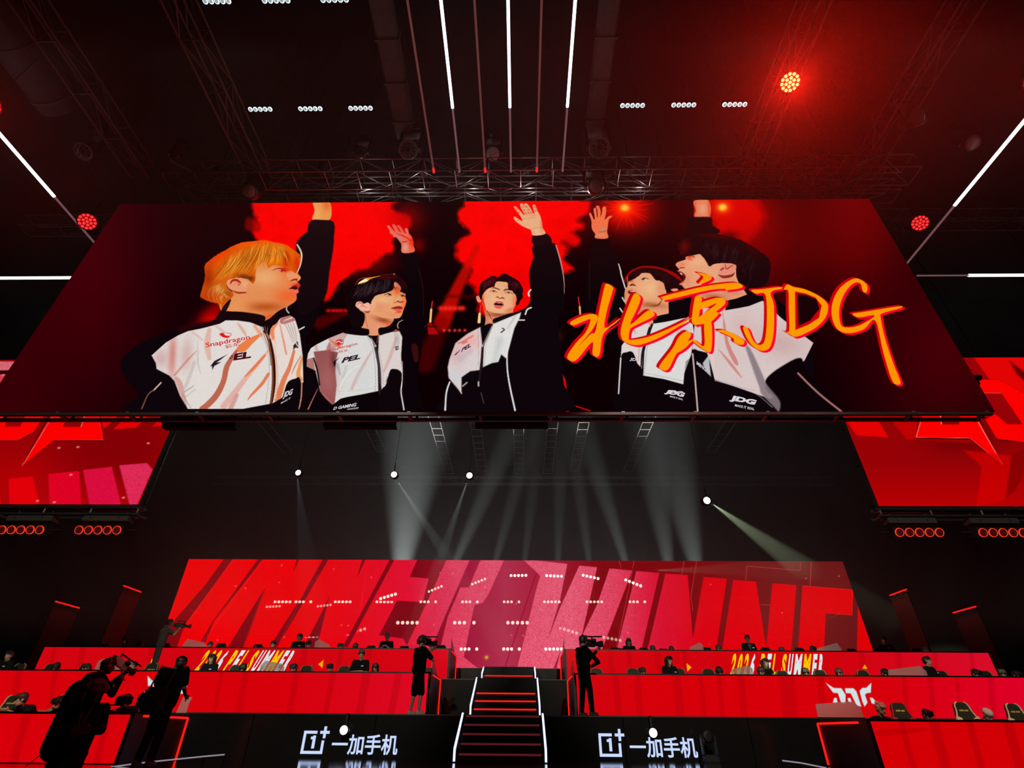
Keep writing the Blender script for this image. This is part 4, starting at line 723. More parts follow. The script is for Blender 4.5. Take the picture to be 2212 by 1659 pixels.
p.line([(1890, 450), (2050, 728)], 5, (240, 130, 120), .9); p.line([(1492, 552), (1840, 558), (2050, 728)], 3, (255, 120, 100), .7, 1, False); p.line([(1650, 415), (1655, 466)], 5, (245, 180, 160), .9); p.line([(1520, 450), (1492, 550)], 5, (255, 120, 100), .9); p.line([(1920, 266), (2038, 266)], 4, (230, 100, 90), .8)
p.poly([(1060, 560), (1000, 450), (1035, 450), (1070, 560)], (90, 0, 2), .6, 5, False)
p.poly([(1795, 635), (2110, 670), (2060, 960), (1900, 990), (1880, 1000), (1915, 740)], (210, 0, 0), .7, 4, False); p.poly([(2105, 670), (2300, 560), (2130, 900), (2075, 940)], (130, 0, 0), .7, 5, False)
RIGHTW = p
# ================================================================ hall shell
GLOSSF = mat('polished_black_floor', (.006, .006, .007), .09, spec=.55, noise=.2)
CURT = mat('black_drape', (.012, .011, .011), .85, spec=.1, noise=.35)
PANEL = mat('gloss_black_panel', (.009, .0085, .008), .22, spec=.4, noise=.2)
struct('floor', B(-34, 34, -44, 40, -.75, -.6), mat('hall_floor', (.012, .011, .011), .6), 'dark hall floor below the stage', 'floor')
struct('ceiling', B(-34, 34, -44, 40, 18.6, 18.9), CURT, 'black hall ceiling high above the trusses', 'ceiling')
struct('wall_back', B(-34, 34, 39, 39.4, -.75, 18.6), CURT, 'black back wall of the hall', 'wall')
struct('wall_left', B(-34.3, -34, -44, 39.4, -.75, 18.6), CURT, 'black left wall of the hall', 'wall')
struct('wall_right', B(34, 34.3, -44, 39.4, -.75, 18.6), CURT, 'black right wall of the hall', 'wall')
bm = bmesh.new(); box(bm, -24, 24, 9.0, 24.6, -.6, 0)
tag(obj('stage_deck', bm, GLOSSF), 'glossy black stage deck reflecting the lit signs', 'stage')
def platform(y0, y1, z0, z1, x0, x1, lab):
    t = thing('stage_platform', lab, 'platform', ((x0+x1)/2, y0, z0))
    obj('deck', B(x0, x1, y0+.02, y1, z0, z1), GLOSSF, t, world=True)
    n = 12; bm = bmesh.new()
    for i in range(n):
        a = x0+(x1-x0)*i/n; box(bm, a+.012, a+(x1-x0)/n-.012, y0-.012, y0+.02, z0, z1-.025)
    obj('fascia', bm, PANEL, t, world=True)
    obj('edge_trim', B(x0, x1, y0-.02, y0+.02, z1-.022, z1), mat('edge_trim', (.07, .06, .06), .4, .4), t, world=True)
    return t
PL1 = platform(14.2, 18.06, 0, .84, -17.5, 16.5, 'lowest black stage platform carrying the white phone-brand signs')
PL2 = platform(18.1, 21.36, 0, 1.85, -19, 18, 'middle black stage platform behind the second desk row')
PL3 = platform(21.4, 24.0, 0, 2.44, -19, 18, 'top black stage platform under the rear LED wall')
# stairs
XL, XR = -1.33, .50
WLED = emis('white_led', (214, 222, 255), 1.5); RLED = emis('red_led', (255, 26, 18), 1.25); RLEDD = emis('dim_red_nosing', (86, 22, 26), 1.0)
def stairs(y0, y1, z0, z1, n, lab, led, topled):
    t = thing('stage_stairs', lab, 'stairs', ((XL+XR)/2, y0, z0))
    dy = (y1-y0)/n; dz = (z1-z0)/n
    for i in range(n):
        st = obj('step', B(XL+.03, XR-.03, y0+dy*i, y1+.0, z0+dz*i, z0+dz*(i+1)-.004), PANEL, t, world=True)
        if led[i] is not None:
            bm = bmesh.new(); box(bm, XL+.09, XR-.09, y0+dy*i-.012, y0+dy*i-.001, z0+dz*(i+1)-.05, z0+dz*(i+1)-.015)
            s = bpy.data.meshes.new('x'); bm.to_mesh(s); bm.free(); s.materials.append(led[i])
            o = bpy.data.objects.new('nosing_light', s); COL.objects.link(o); o.parent = t; o.matrix_parent_inverse = Matrix.Translation(-Vector(t.location))
    for x in (XL-.03, XR-.03):
        obj('stringer', prism([(y0, z0), (y1, z0), (y1, z1+.01), (y1-.12, z1+.01), (y0+.0, z0+dz+.02)], 'x', x, x+.06), PANEL, t, world=True)
        s = [(x+.03, y0-.012, z0+.02), (x+.03, y0-.02, z0+dz+.06), (x+.03, y1-.1, z1+.02)]
        obj('edge_light', polytube(s, .024, 8), WLED, t, world=True)
    return t
stairs(12.75, 14.2, 0, .84, 5, 'lower flight of black stage stairs with white lit edges and dim nosings', [RLEDD]*5, 0)
stairs(16.2, 18.1, .84, 1.85, 5, 'middle flight of black stage stairs with bright red lit nosings', [RLED, RLED, RLED, None, None], 0)
stairs(20.35, 21.37, 1.85, 2.44, 2, 'short top flight of stage stairs below the rear wall', [RLED, None], 0)
# ---- white signs on the lowest platform
SIGN = emis('sign_white', (190, 206, 250), 1.15)
def phone_sign(x, lab):
    t = thing('lit_sign', lab, 'sign', (x+1.1, 14.18, .05), group=None); y = 14.165; z0, z1 = .075, .52
    def bar(a, b, c, d, bm): box(bm, x+a, x+b, y, y+.012, z0+c, z0+d)
    bm = bmesh.new(); bar(0, .055, 0, .43, bm); bar(.055, .49, 0, .055, bm); bar(.055, .30, .375, .43, bm); bar(.435, .49, .055, .25, bm)
    obj('square_emblem', bm, SIGN, t, world=True)
    bm = bmesh.new(); bar(.37, .58, .375, .43, bm); bar(.447, .503, .29, .375, bm); bar(.447, .503, .43, .515, bm); obj('plus_emblem', bm, SIGN, t, world=True)
    bm = bmesh.new(); bar(.225, .285, .10, .34, bm); bar(.18, .225, .27, .32, bm); obj('numeral_emblem', bm, SIGN, t, world=True)
    text_fit('一加手机', x+.68, x+2.17, z0-.01, z0+.37, y, SIGN, 'lettering', t, bold=.018)
    return t
# ================================================================ LED walls
FRAME = mat('wall_frame', (.015, .013, .014), .5, .3)
def ledwall(paint, name, lab, gloss, rough, rail=True, railx=None, grain=.05):
    s = paint; t = thing(name, lab, 'screen', ((s.x0+s.x1)/2, s.Y, s.z0))
    s.build('display', screen_mat(name+'_image', gloss, rough), t, grain)
    obj('backing', B(s.x0, s.x1, s.Y+.01, s.Y+.16, s.z0, s.z1), FRAME, t, world=True)
    bm = bmesh.new()
    for k in range(int((s.x1-s.x0)/1.6)+1):
        x = s.x0+.3+k*1.6
        if x < s.x1: tube(bm, (x, s.Y+.3, s.z0), (x, s.Y+.3, s.z1), .03)
    for k in range(5):
        z = s.z0+.1+(s.z1-s.z0-.2)*k/4; tube(bm, (s.x0, s.Y+.3, z), (s.x1, s.Y+.3, z), .03)
    obj('rear_frame', bm, DSTEEL, t, world=True)
    if rail:
        a, b = railx or (s.x0, s.x1)
        obj('lower_rail', B(a, b, s.Y-.05, s.Y+.02, s.z0-.10, s.z0-.035), DSTEEL, t, world=True)
        obj('lower_rail', B(a, b, s.Y+.30, s.Y+.37, s.z0-.05, s.z0+.02), STEEL, t, world=True)
        n = int((b-a)/1.56)
        for k in range(n+1):
            x = a+.1+(b-a-.2)*k/n
            bm = B(x-.035, x+.035, s.Y-.04, s.Y+.36, s.z0-.06, s.z0-.01)
            o = obj('bracket', bm, STEEL, t, world=True)
    return t
UW = ledwall(UPPER, 'led_wall', 'huge overhead LED wall showing five jacketed players with raised arms', 0, .1, True, (-12.15, 10.35), .06)
RW = ledwall(REAR, 'led_wall', 'wide rear LED wall at the back of the stage with giant red and pink letters', .10, .012, False, grain=.05)
LW = ledwall(LEFTW, 'led_wall', 'side LED wall on the left, hanging partly behind the overhead wall', 0, .1)
GW = ledwall(RIGHTW, 'led_wall', 'side LED wall on the right, hanging partly behind the overhead wall', 0, .1)
for w_, xs_ in ((UW, (-9, -3, 3, 9)), (LW, (-4, 0, 4)), (GW, (-4, 0, 4))): rods(w_, xs_, 3.0, 18.57, .3, .015, 'suspension_chain')
# writing on the jackets of the overhead picture
TRED = emis('jacket_red_print', (206, 28, 34)); TDK = emis('jacket_dark_print', (44, 24, 38)); TWH = emis('jacket_white_print', (214, 208, 214)); TBR = emis('jacket_brown_print', (70, 10, 22))
def onwall(view, s, q, m, shear=0.0, bold=0.01, Y=9.985, par=None):
    ox, oy, k = view; pts = [P(ox+x/k, oy+y/k, Y=Y) for x, y in q]
    return text_fit(s, 0, 0, 0, 0, Y, m, 'lettering', par or UW, shear, bold, quad=[(a[0], a[2]) for a in pts])
onwall(S1, 'Snapdragon', [(815, 610), (1440, 490), (1420, 410), (805, 525)], TRED, 0, .015)
onwall(S1, '骁龙', [(1085, 608), (1285, 560), (1275, 510), (1080, 555)], TRED, 0, .01)
onwall(S1, 'EL', [(1195, 775), (1450, 735), (1440, 640), (1190, 680)], TBR, .15, .05)
onwall(S1, 'D', [(1140, 752), (1185, 745), (1190, 690), (1150, 715)], TDK, .2, .04)
onwall(S1, 'JDG', [(1890, 1320), (2015, 1275), (2040, 1165), (1910, 1220)], TWH, .1, .04)
onwall(S1, 'MAKE IT', [(1865, 1385), (2000, 1310), (2005, 1285), (1870, 1360)], TWH, 0, .01)
onwall(S2, 'Snapdragon', [(388, 645), (890, 525), (880, 465), (380, 590)], TRED, 0, .012)
onwall(S2, '骁龙', [(570, 655), (722, 625), (715, 580), (565, 612)], TRED, 0, .008)
onwall(S2, 'PEL', [(605, 828), (940, 750), (930, 672), (612, 738)], TDK, .3, .05)
onwall(S2, 'D GAMING', [(470, 1625), (868, 1560), (872, 1500), (480, 1575)], TWH, .2, .03)
onwall(S2, 'ESPORTS.CO', [(710, 1622), (900, 1605), (905, 1572), (712, 1605)], TWH, .2, .02)
onwall(Z3, 'PEL', [(330, 1180), (408, 1135), (400, 1110), (335, 1150)], emis('jacket_plum_print', (70, 20, 50)), .3, .04)
onwall(KA, 'JDG', [(1215, 1475), (1380, 1480), (1400, 1450), (1225, 1432)], TWH, .2, .04)
onwall(Z4, 'JDG', [(880, 1490), (1030, 1525), (1038, 1480), (890, 1455)], TWH, .2, .06)
onwall(Z4, 'MAKE IT REAL', [(922, 1512), (1020, 1538), (1022, 1526), (926, 1500)], TWH, 0, .01)
onwall(Z5, 'JDG', [(400, 1545), (598, 1585), (605, 1535), (400, 1495)], TWH, .2, .06)
onwall(Z5, 'MAKE IT REAL', [(440, 1582), (585, 1612), (588, 1594), (443, 1565)], TWH, 0, .01)
onwall(KA, 'JD', [(790, 1105), (860, 1120), (865, 1080), (795, 1062)], TWH, .2, .02)
onwall(Z5, 'MING', [(155, 1270), (232, 1330), (222, 1290), (150, 1240)], TWH, .3, .02)
# ================================================================ player desks
YEL = emis('desk_yellow', (246, 196, 0)); DWH = emis('desk_white', (212, 232, 232))
def desk(x0, x1, Y, zb, zt, inner, lab, art=None, textq=None):
    s = Paint(Y-.004, min(x0, x1), max(x0, x1), zb+(.012 if zb == 0 else .03), zt-.035, int(abs(x1-x0)*75), 60, (214, 0, 10)); U = s.U; V = s.V
    t = thing('player_desk', lab, 'desk', ((x0+x1)/2, Y, zb))
    if art: art(s)
    s.build('front_display', screen_mat('desk_image', .03, .12), t, .05)
    lo, hi = min(x0, x1), max(x0, x1)
    obj('front_frame', B(lo, hi, Y+.002, Y+.06, zb, zt-.02), BLACK, t, world=True)
    obj('desktop', B(lo-.0, hi, Y-.012, Y+.75, zt-.035, zt), mat('desktop_black', (.008, .007, .007), .35), t, world=True)
    d = 1.8; xi = x0; sg = 1 if inner > 0 else -1     # inner end wall with a lit outline
    a, b = sorted((xi, xi+sg*.07))
    obj('end_panel', B(a, b, Y-.012, Y+d, zb, zt), BLACK, t, world=True)
    xo = b+.012 if sg > 0 else a-.012
    obj('end_light', polytube([(xo, Y+.25, zt-.05), (xo, Y+d-.02, zt-.05)], .018, 6), RLED, t, world=True)
    obj('end_light', polytube([(xo, Y+d-.02, zt-.05), (xo, Y+d-.02, zb+.02)], .022, 6), RLED, t, world=True)
    return t
def bands(s, lo, xs, w=16, lean=1, a=.28, col=(150, 0, 6)):
    s.v = (0, 0, 1)
    for x, k in xs: s.poly([(x, lo-60), (x+w*k, lo-60), (x+w*k-lean*45, lo+110), (x-lean*45, lo+110)], col, a, 3, False)
def tint(s, w, col): s.C += (np.array(col)-s.C)*np.clip(w, 0, 1)[..., None]
def artAL(s): bands(s, 1560, [(60, 1), (150, 1.2), (240, .8)], 18, 1)
def artAR(s): tint(s, np.ones_like(s.U)*.5, (206, 0, 0)); bands(s, 1560, [(1925, .8), (1990, 1.4), (2070, 1), (2150, 1.4)], 16, -1, .35); s.poly([(1900, 1578), (1990, 1572), (1995, 1580), (1900, 1590)], (170, 0, 0), .4, 3)
def artBL(s):
    tint(s, (s.U-600)/500, (222, 14, 50)); bands(s, 1480, [(40, 1), (120, .7), (210, 1.2), (480, .6), (530, 1), (640, 1), (720, .8), (790, 1.2), (860, 1)], 15, .7, .25)
    s.v = (100, 1390, 6.168)
    for q in ([(1350, 432), (1408, 495), (1478, 500), (1498, 555), (1452, 670), (1392, 670), (1432, 565), (1355, 565)], [(1545, 500), (1780, 500), (1880, 560), (1820, 670), (1760, 670), (1800, 580), (1515, 565)], [(1365, 628), (1335, 700), (1280, 690), (1320, 635)], [(1500, 630), (1535, 630), (1540, 670), (1478, 672)]): s.poly(q, (205, 226, 226), 1, 1.3, False)
def artBR(s):
    tint(s, 1-(s.U-1250)/120, (205, 4, 14)); tint(s, (s.U-1900)/200*.6, (222, 0, 40)); bands(s, 1490, [(1320, .9), (1365, 1), (1450, 1.2), (1505, .7), (1545, .7), (1590, 1), (1680, 2.2), (1760, 1), (1945, .6), (2000, .8), (2060, .5), (2130, .8)], 15, -.35, .25)
    s.v = VE
    for q in ([(178, 1020), (238, 1060), (296, 1062), (328, 1112), (326, 1175), (296, 1175), (270, 1098), (236, 1096)], [(322, 1062), (386, 1062), (408, 1085), (446, 1200), (410, 1190), (366, 1100), (330, 1098)], [(432, 1082), (452, 1060), (480, 1060), (520, 1022), (516, 1096), (484, 1099), (472, 1112), (492, 1168), (470, 1200), (452, 1160)], [(242, 1135), (260, 1133), (268, 1170), (232, 1170)], [(342, 1136), (362, 1134), (376, 1168), (350, 1168)], [(508, 1132), (530, 1135), (570, 1180), (524, 1176)]): s.poly(q, (205, 226, 226), 1, 1.3, False)
def artCL(s):
    tint(s, np.ones_like(s.U)*.35, (200, 10, 26)); tint(s, (s.U-800)/300, (214, 0, 30)); bands(s, 1420, [(120, .8), (180, 1), (270, .8), (330, 1), (660, 1), (740, .8), (800, 1)], 13, .7, .25)
    s.v = (320, 1330, 12.76); s.poly([(105, 1188), (192, 1290), (22, 1405)], (240, 190, 0), 1, 1.2, False); s.v = VB; s.poly([(995, 882), (1035, 850), (1027, 912)], (246, 160, 0), 1, 1.2, False)
def artCR(s):
    tint(s, np.ones_like(s.U)*.3, (196, 6, 20)); tint(s, (s.U-1800)/300*.7, (216, 14, 48)); bands(s, 1430, [(1310, .8), (1350, .7), (1410, 1), (1470, .7), (1850, 1), (1930, 1), (2010, .8), (2090, .7)], 13, -.35, .22)
    s.v = VD; s.poly([(702, 874), (741, 905), (709, 937)], (240, 170, 0), 1, 1.2, False); s.v = VE; s.poly([(472, 884), (490, 918), (452, 915)], (240, 170, 0), 1, 1.2, False)
DAL = desk(-7.02, -15.5, 11.0, 0, .757, 1, 'nearest red-fronted player desk on the left, cut by the frame', artAL)
DAR = desk(6.15, 14.5, 11.0, 0, .752, -1, 'nearest red-fronted player desk on the right, cut by the frame', artAR)
DBL = desk(-2.38, -15.8, 15.3, .84, 1.79, 1, 'long red player desk left of the stairs with a half-hidden horned logo', artBL)
DBR = desk(1.42, 13.9, 15.3, .84, 1.79, -1, 'long red player desk right of the stairs with a white horned logo', artBR)
DCL = desk(-2.38, -15.9, 19.1, 1.85, 2.795, 1, 'top-row red player desk left of the stairs with event lettering', artCL)
DCR = desk(1.50, 15.18, 19.1, 1.85, 2.80, -1, 'top-row red player desk right of the stairs with event lettering', artCR)
def eventtext(par, x0, x1, Y, z0, z1):
    adv = {'M': 1.4, ' ': .5, 'L': .9}; tot = sum(adv.get(c, 1) for c in '2026 PEL SUMMER'); u = (x1-x0)/tot; x = x0; white = '0001.010.011011'
    cols = 'YYYW YWY YWWYWW'
    for c, k in zip('2026 PEL SUMMER', cols):
        w = adv.get(c, 1)*u
        if c != ' ':
            sh = (z1-z0)*.42
            me, _, _ = text_mesh(c, 1.0, 0, .03); bpy.data.meshes.remove(me)
            text_fit(c, 0, 0, 0, 0, Y, YEL if k == 'Y' else DWH, 'lettering', par, 0, .05, quad=[(x+.02, z0), (x+w-.05, z0), (x+w-.05+sh, z1), (x+.02+sh, z1)])
        x += w
eventtext(DCL, P(415, 1452, Y=19.1)[0], P(616, 1452, Y=19.1)[0], 19.085, 2.02, 2.70)
eventtext(DCR, P(1572, 1455, Y=19.1)[0], P(1776, 1455, Y=19.1)[0], 19.085, 2.02, 2.70)
phone_sign(-4.93, 'white lit phone-brand sign on the platform left of the stairs')
phone_sign(1.75, 'white lit phone-brand sign on the platform right of the stairs')
# frosted dividers between players
FROST = bpy.data.materials.new('frosted_acrylic'); FROST.use_nodes = True
_n = FROST.node_tree; _b = _n.nodes['Principled BSDF']; _b.inputs['Base Color'].default_value = (.62, .42, .42, 1); _b.inputs['Roughness'].default_value = .5; _b.inputs['Alpha'].default_value = .55
_e = _b.inputs['Subsurface Weight']; _e.default_value = 0.0
def divider(pts, Y, lab, th=.012):
    c = [P(x, y, Y=Y) for x, y in pts]; base = c[0]
    t = thing('desk_divider', lab, 'divider', (base[0], Y, min(q[2] for q in c)))
    zb = {11: .757, 15.3: 1.79, 19.1: 2.797}
    zmin = min(zb.values(), key=lambda v: abs(v-min(q[2] for q in c)))
    o = [(q[0], max(q[2], zmin)) for q in c]
    obj('panel', prism(o, 'y', Y, Y+th), FROST, t, world=True)
    xs = [q[0] for q in o]; obj('foot_rail', B(min(xs), max(xs), Y-.015, Y+.03, zmin, zmin+.02), BLACK, t, world=True)
v5 = lambda q: [(1732+x/3.4625, 1180+y/3.4625) for x, y in q]; v2 = lambda q: [(400+x/3.4625, 1180+y/3.4625) for x, y in q]; v4 = lambda q: [(1280+x/3.4625, 1180+y/3.4625) for x, y in q]; v1 = lambda q: [(x/3.4625, 1180+y/3.4625) for x, y in q]
divider(v5([(128, 1305), (475, 1305), (440, 1210), (382, 1160), (102, 1180)]), 11.2, 'large frosted divider on the nearest right desk beside the pink-haired player')
divider([(298, 1537), (345, 1537), (360, 1502), (330, 1500), (300, 1522)], 11.2, 'frosted divider on the nearest left desk behind the man in a cap')
divider([(402, 1540), (408, 1520), (416, 1506), (396, 1505), (380, 1540)], 12.2, 'small frosted divider past the elbow of the man in a cap')
divider(v5([(650, 975), (945, 975), (930, 930), (880, 895), (645, 925)]), 15.6, 'frosted divider on the second right desk before the standing referee')
divider(v4([(1040, 965), (1205, 965), (1195, 915), (1165, 888), (1035, 922)]), 15.6, 'frosted divider below the event lettering on the right')
divider(v2([(555, 930), (740, 930), (735, 880), (600, 855), (565, 890)]), 15.6, 'frosted divider below the event lettering on the left')
divider([(203, 1448), (290, 1448), (284, 1430), (225, 1422), (212, 1428)], 15.6, 'frosted divider behind the shoulder camera on the second left desk')
divider([(392, 1397), (448, 1397), (440, 1388), (405, 1380)], 19.4, 'brightly lit frosted divider on the top left desk beside the cameraman')
divider(v2([(965, 755), (1085, 755), (1080, 738), (1000, 695), (972, 715)]), 19.4, 'frosted divider beside the standing dark-haired player on the top left desk')
divider(v4([(725, 775), (832, 775), (828, 745), (805, 718), (728, 755)]), 19.4, 'frosted divider on the top right desk near the stairs')
divider(v5([(110, 785), (300, 785), (295, 765), (262, 722), (115, 765)]), 19.4, 'frosted divider at the far end of the top right desk')
def endglass(x, Y, zt, lab, sg):
    t = thing('end_screen', lab, 'divider', (x, Y+.5, zt))
    obj('panel', prism([(Y+.1, zt), (Y+1.1, zt), (Y+1.1, zt+.10), (Y+.1, zt+.34)], 'x', x, x+.012), FROST, t, world=True)
    obj('foot_rail', B(x-.01, x+.022, Y+.08, Y+1.12, zt-.0, zt+.015), BLACK, t, world=True)
endglass(-2.33, 15.3, 1.79, 'frosted end screen on the second left desk next to the stairs', 1); endglass(1.37, 15.3, 1.79, 'frosted end screen on the second right desk next to the stairs', -1)
endglass(-2.33, 19.1, 2.797, 'frosted end screen on the top left desk next to the stairs', 1); endglass(1.45, 19.1, 2.80, 'frosted end screen on the top right desk next to the stairs', -1)
# stage-edge light rail and cables
for pts, lab in (([(238, 1657), (305, 1648), (352, 1643), (440, 1634), (485, 1630)], 'thin white light strip along the stage edge on the left'), ([(1690, 1643), (1730, 1648), (1785, 1659)], 'thin white light strip along the stage edge on the right')):
    q = [P(x, y, Y=10.4) for x, y in pts]; t = thing('edge_light_rail', lab, 'light strip', tuple(q[0]))
    obj('light_tube', polytube([tuple(a) for a in q], .010, 6), emis('edge_white', (180, 168, 185), .6), t, world=True)
    bm = bmesh.new()
    for a in q: tube(bm, (a[0], a[1]+.03, 0.0), (a[0], a[1]+.03, a[2]), .008, n=6)
    obj('rail_post', bm, BLACKM, t, world=True)
cb = [P(x, y, Y=Y) for x, y, Y in ((168, 1545, 8.6), (140, 1580, 8.7), (100, 1620, 8.8), (52, 1659, 8.9), (20, 1700, 8.95))]
tag(obj('cable', polytube([tuple(a) for a in cb]+[(cb[-1][0]-.3, 8.95, -.59)], .006, 6), BLACKM), 'thin black cable running down left of the crew member', 'cable')
# ================================================================ rigging
def truss(a, b, w=.5, h=.5, bay=1.0, r=.026, lab='', group=None, m=None, ladder=False):
    a = Vector(a); b = Vector(b); d = (b-a); L = d.length; d.normalize(); up = Vector((0, 0, 1)); sd = d.cross(up).normalized(); m = m or STEEL
    t = thing('ladder_truss' if ladder else 'lighting_truss', lab, 'truss', a, group=group)
    offs = [(sx*w/2, 0) for sx in (-1, 1)] if ladder else [(sx*w/2, sz*h/2) for sx in (-1, 1) for sz in (-1, 1)]
    for ox, oz in offs:
        bm = bmesh.new(); tube(bm, a+sd*ox+up*oz, b+sd*ox+up*oz, r); obj('chord', bm, m, t, world=True)
    n = max(2, int(L/bay)); bm = bmesh.new()
    for i in range(n+1):
        q = a+d*(L*i/n)
        if ladder: tube(bm, q-sd*w/2, q+sd*w/2, r*.7, n=6); continue
        for oz in (-h/2, h/2): tube(bm, q-sd*w/2+up*oz, q+sd*w/2+up*oz, r*.6, n=6)
        for ox in (-w/2, w/2): tube(bm, q+sd*ox-up*h/2, q+sd*ox+up*h/2, r*.6, n=6)
        if i < n:
            q2 = a+d*(L*(i+1)/n); s = 1 if i % 2 else -1
            for oz in (-h/2, h/2): tube(bm, q-sd*w/2*s+up*oz, q2+sd*w/2*s+up*oz, r*.5, n=6)
            for ox in (-w/2, w/2): tube(bm, q+sd*ox-up*h/2*s, q2+sd*ox+up*h/2*s, r*.5, n=6)
    obj('lacing', bm, m, t, world=True)
    for f in (.12, .88):
        q = a+d*L*f; bm = bmesh.new(); tube(bm, q+up*h*.3, Vector((q.x, q.y, 18.57)), .012, n=5); obj('hanging_chain', bm, DSTEEL, t, world=True)
    return t
DT = mat('painted_truss', (.10, .075, .08), .45, .4, noise=.3)
for x, lab in ((-11.7, 'black truss running back over the far left blinders'), (-8.1, 'faint black truss second from the left, over the overhead wall'), (6.95, 'black truss running beside the brightest red wash light'), (10.5, 'red-lit black truss at the upper right')):
    truss((x, 2.0, 14.9), (x, 9.6, 14.9), .55, .55, 1.25, .03, lab, m=DT)
truss((-10.5, 9.35, 14.35), (11.5, 9.35, 14.35), .6, .6, .95, .024, 'nearer cross truss above the top edge of the overhead wall')
truss((-10.5, 10.15, 14.45), (11.5, 10.15, 14.45), .5, .5, 1.1, .022, 'farther cross truss that carries the overhead wall')
truss((-17, 11.6, 14.9), (-9, 11.6, 14.9), .5, .5, 1.2, .022, 'short cross truss at the far left behind the overhead wall', m=DT)
truss((9, 11.6, 14.9), (18, 11.6, 14.9), .5, .5, 1.2, .022, 'short cross truss at the far right behind the overhead wall', m=DT)
t = thing('motor_chain_set', 'thin chains dropping from the roof to the overhead wall trusses', 'chain', (0, 9.7, 14.8))
for i, x in enumerate((-9.5, -6.2, -3, 0.2, 3.4, 6.6, 9.8)):
    bm = bmesh.new(); tube(bm, (x, 9.7, 14.7), (x, 9.7, 18.57), .012, n=6); obj('chain', bm, DSTEEL, t, world=True)
    obj('chain_motor', B(x-.12, x+.12, 9.6, 9.85, 14.95, 15.4, bev=.03), DSTEEL, t, world=True)
LT = mat('dim_ladder_steel', (.10, .07, .06), .5, .3)
for x, y1, lab in ((-9.2, 31, 'leftmost clear ladder truss under the far roof'), (-5.1, 34.5, 'ladder truss under the far roof, second from the left'), (-2.7, 34, 'ladder truss under the far roof left of the centre one'), (-.1, 34.5, 'ladder truss under the far roof at the centre of the gap'), (1.95, 34.5, 'ladder truss under the far roof just right of the centre one'), (3.8, 34, 'ladder truss under the far roof carrying small fixtures'), (7.6, 34, 'ladder truss under the far roof slanting toward the right'), (-15.5, 31, 'faint ladder truss under the far roof near the left side wall'), (12.5, 31, 'faint ladder truss under the far roof near the right side wall')):
    truss((x, 24.5, 15.9), (x, y1, 15.9), .62, .3, .8, .03, lab, ladder=True, m=LT)
truss((-22, 34.6, 15.4), (22, 34.6, 15.4), .3, .5, 1.6, .03, 'long cross truss closing the far end of the roof ladders', m=LT)
# ventilation ducts
DUCT = mat('grey_duct', (.075, .065, .065), .75, noise=.45)
for x0, x1, xx, lab in ((-3.75, -3.2, -3.45, 'dull grey duct over the left end of the light tubes'), (2.0, 2.5, 2.25, 'dull grey duct over the right end of the light tubes')):
    t = thing('ceiling_duct', lab, 'duct', (xx, 5, 15.6)); obj('duct_body', B(x0, x1, 3.5, 9.0, 15.5, 15.95, bev=.04), DUCT, t, world=True)
    for k in range(5): obj('duct_flange', B(x0-.04, x1+.04, 4+1.1*k, 4.06+1.1*k, 15.46, 15.99), DUCT, t, world=True)
t = thing('ceiling_duct', 'wide smooth grey duct in the upper left corner', 'duct', (-12.6, 5, 15.8))
bm = bmesh.new(); tube(bm, (-13.9, 3.2, 16.2), (-13.9, 8.2, 16.2), .62, n=24); obj('duct_body', bm, mat('smooth_duct', (.055, .045, .05), .7), t, smooth=True, world=True)
for k in range(4):
    bm = bmesh.new(); tube(bm, (-13.9, 3.6+1.4*k, 16.2), (-13.9, 3.68+1.4*k, 16.2), .66, n=24); obj('duct_flange', bm, DUCT, t, world=True)
# ---- light tubes
TUBEON = emis('tube_on', (246, 255, 255), 3.2, sample=False); TUBEOFF = emis('unlit_tube_glow', (112, 76, 80), .9); TIP = emis('tube_red_tip', (235, 40, 44), 1)
TUBED = emis('unlit_tube_dim_glow', (98, 50, 52), .9)  # unlit tubes get a faint emission in place of the light they catch
def ltube(a, b, lit, lab, r=.028, tip=None, group=None, ron=.037, first=True):
    a = Vector(a); b = Vector(b); t = thing('light_tube', lab, 'light', a, group=group); m = a+(b-a)*lit
    if lit > 0:
        bm = bmesh.new(); tube(bm, a, m, ron, n=10); obj('lit_section', bm, TUBEON, t, world=True)
    if lit < 1:
        bm = bmesh.new(); tube(bm, m, b, r, n=8); obj('unlit_section', bm, TUBEOFF if lit > 0 else TUBED, t, world=True)
    if tip:
        bm = bmesh.new(); tube(bm, b-(b-a).normalized()*.16, b, r*1.25, n=8); obj('end_cap', bm, TIP, t, world=True)
    sd = Vector((0, 0, r+.02)); obj('mounting_rail', polytube([a+sd, b+sd], .012, 6), DSTEEL, t, world=True)
    for f in (.15, .85):
        q = a+(b-a)*f; bm = bmesh.new(); tube(bm, q+sd, Vector((q.x, q.y, 18.57)), .005, n=5); obj('drop_cable', bm, DSTEEL, t, world=True)
    return t
xs = [-2.475+.74*k for k in range(6)]; names = ['outermost left unlit', 'left lit', 'inner left unlit', 'centre lit', 'inner right unlit', 'right lit']
for k, x in enumerate(xs):
    on = k % 2 == 1
    ltube((x, 4.2, 13.9), (x, 9.02, 13.9), (7.16-4.2)/(9.02-4.2) if on else 0, names[k]+' tube of the six long ceiling light tubes', tip=not on)
ltube((-14.12, 6.0, 13.9), (-14.12, 12.9, 13.9), .54, 'long white light tube running back along the left side', r=.035, ron=.045)
ltube((13.2, 6.0, 13.9), (13.2, 12.9, 13.9), .62, 'long white light tube running back along the right side', r=.035, ron=.045)
ltube((-22, 13.1, 13.9), (-14.9, 13.1, 13.9), 1, 'horizontal white light tube at the far left edge', r=.03, ron=.05)
ltube((22, 13.2, 13.9), (13.9, 13.2, 13.9), .78, 'horizontal white light tube at the far right edge', r=.03, ron=.05)
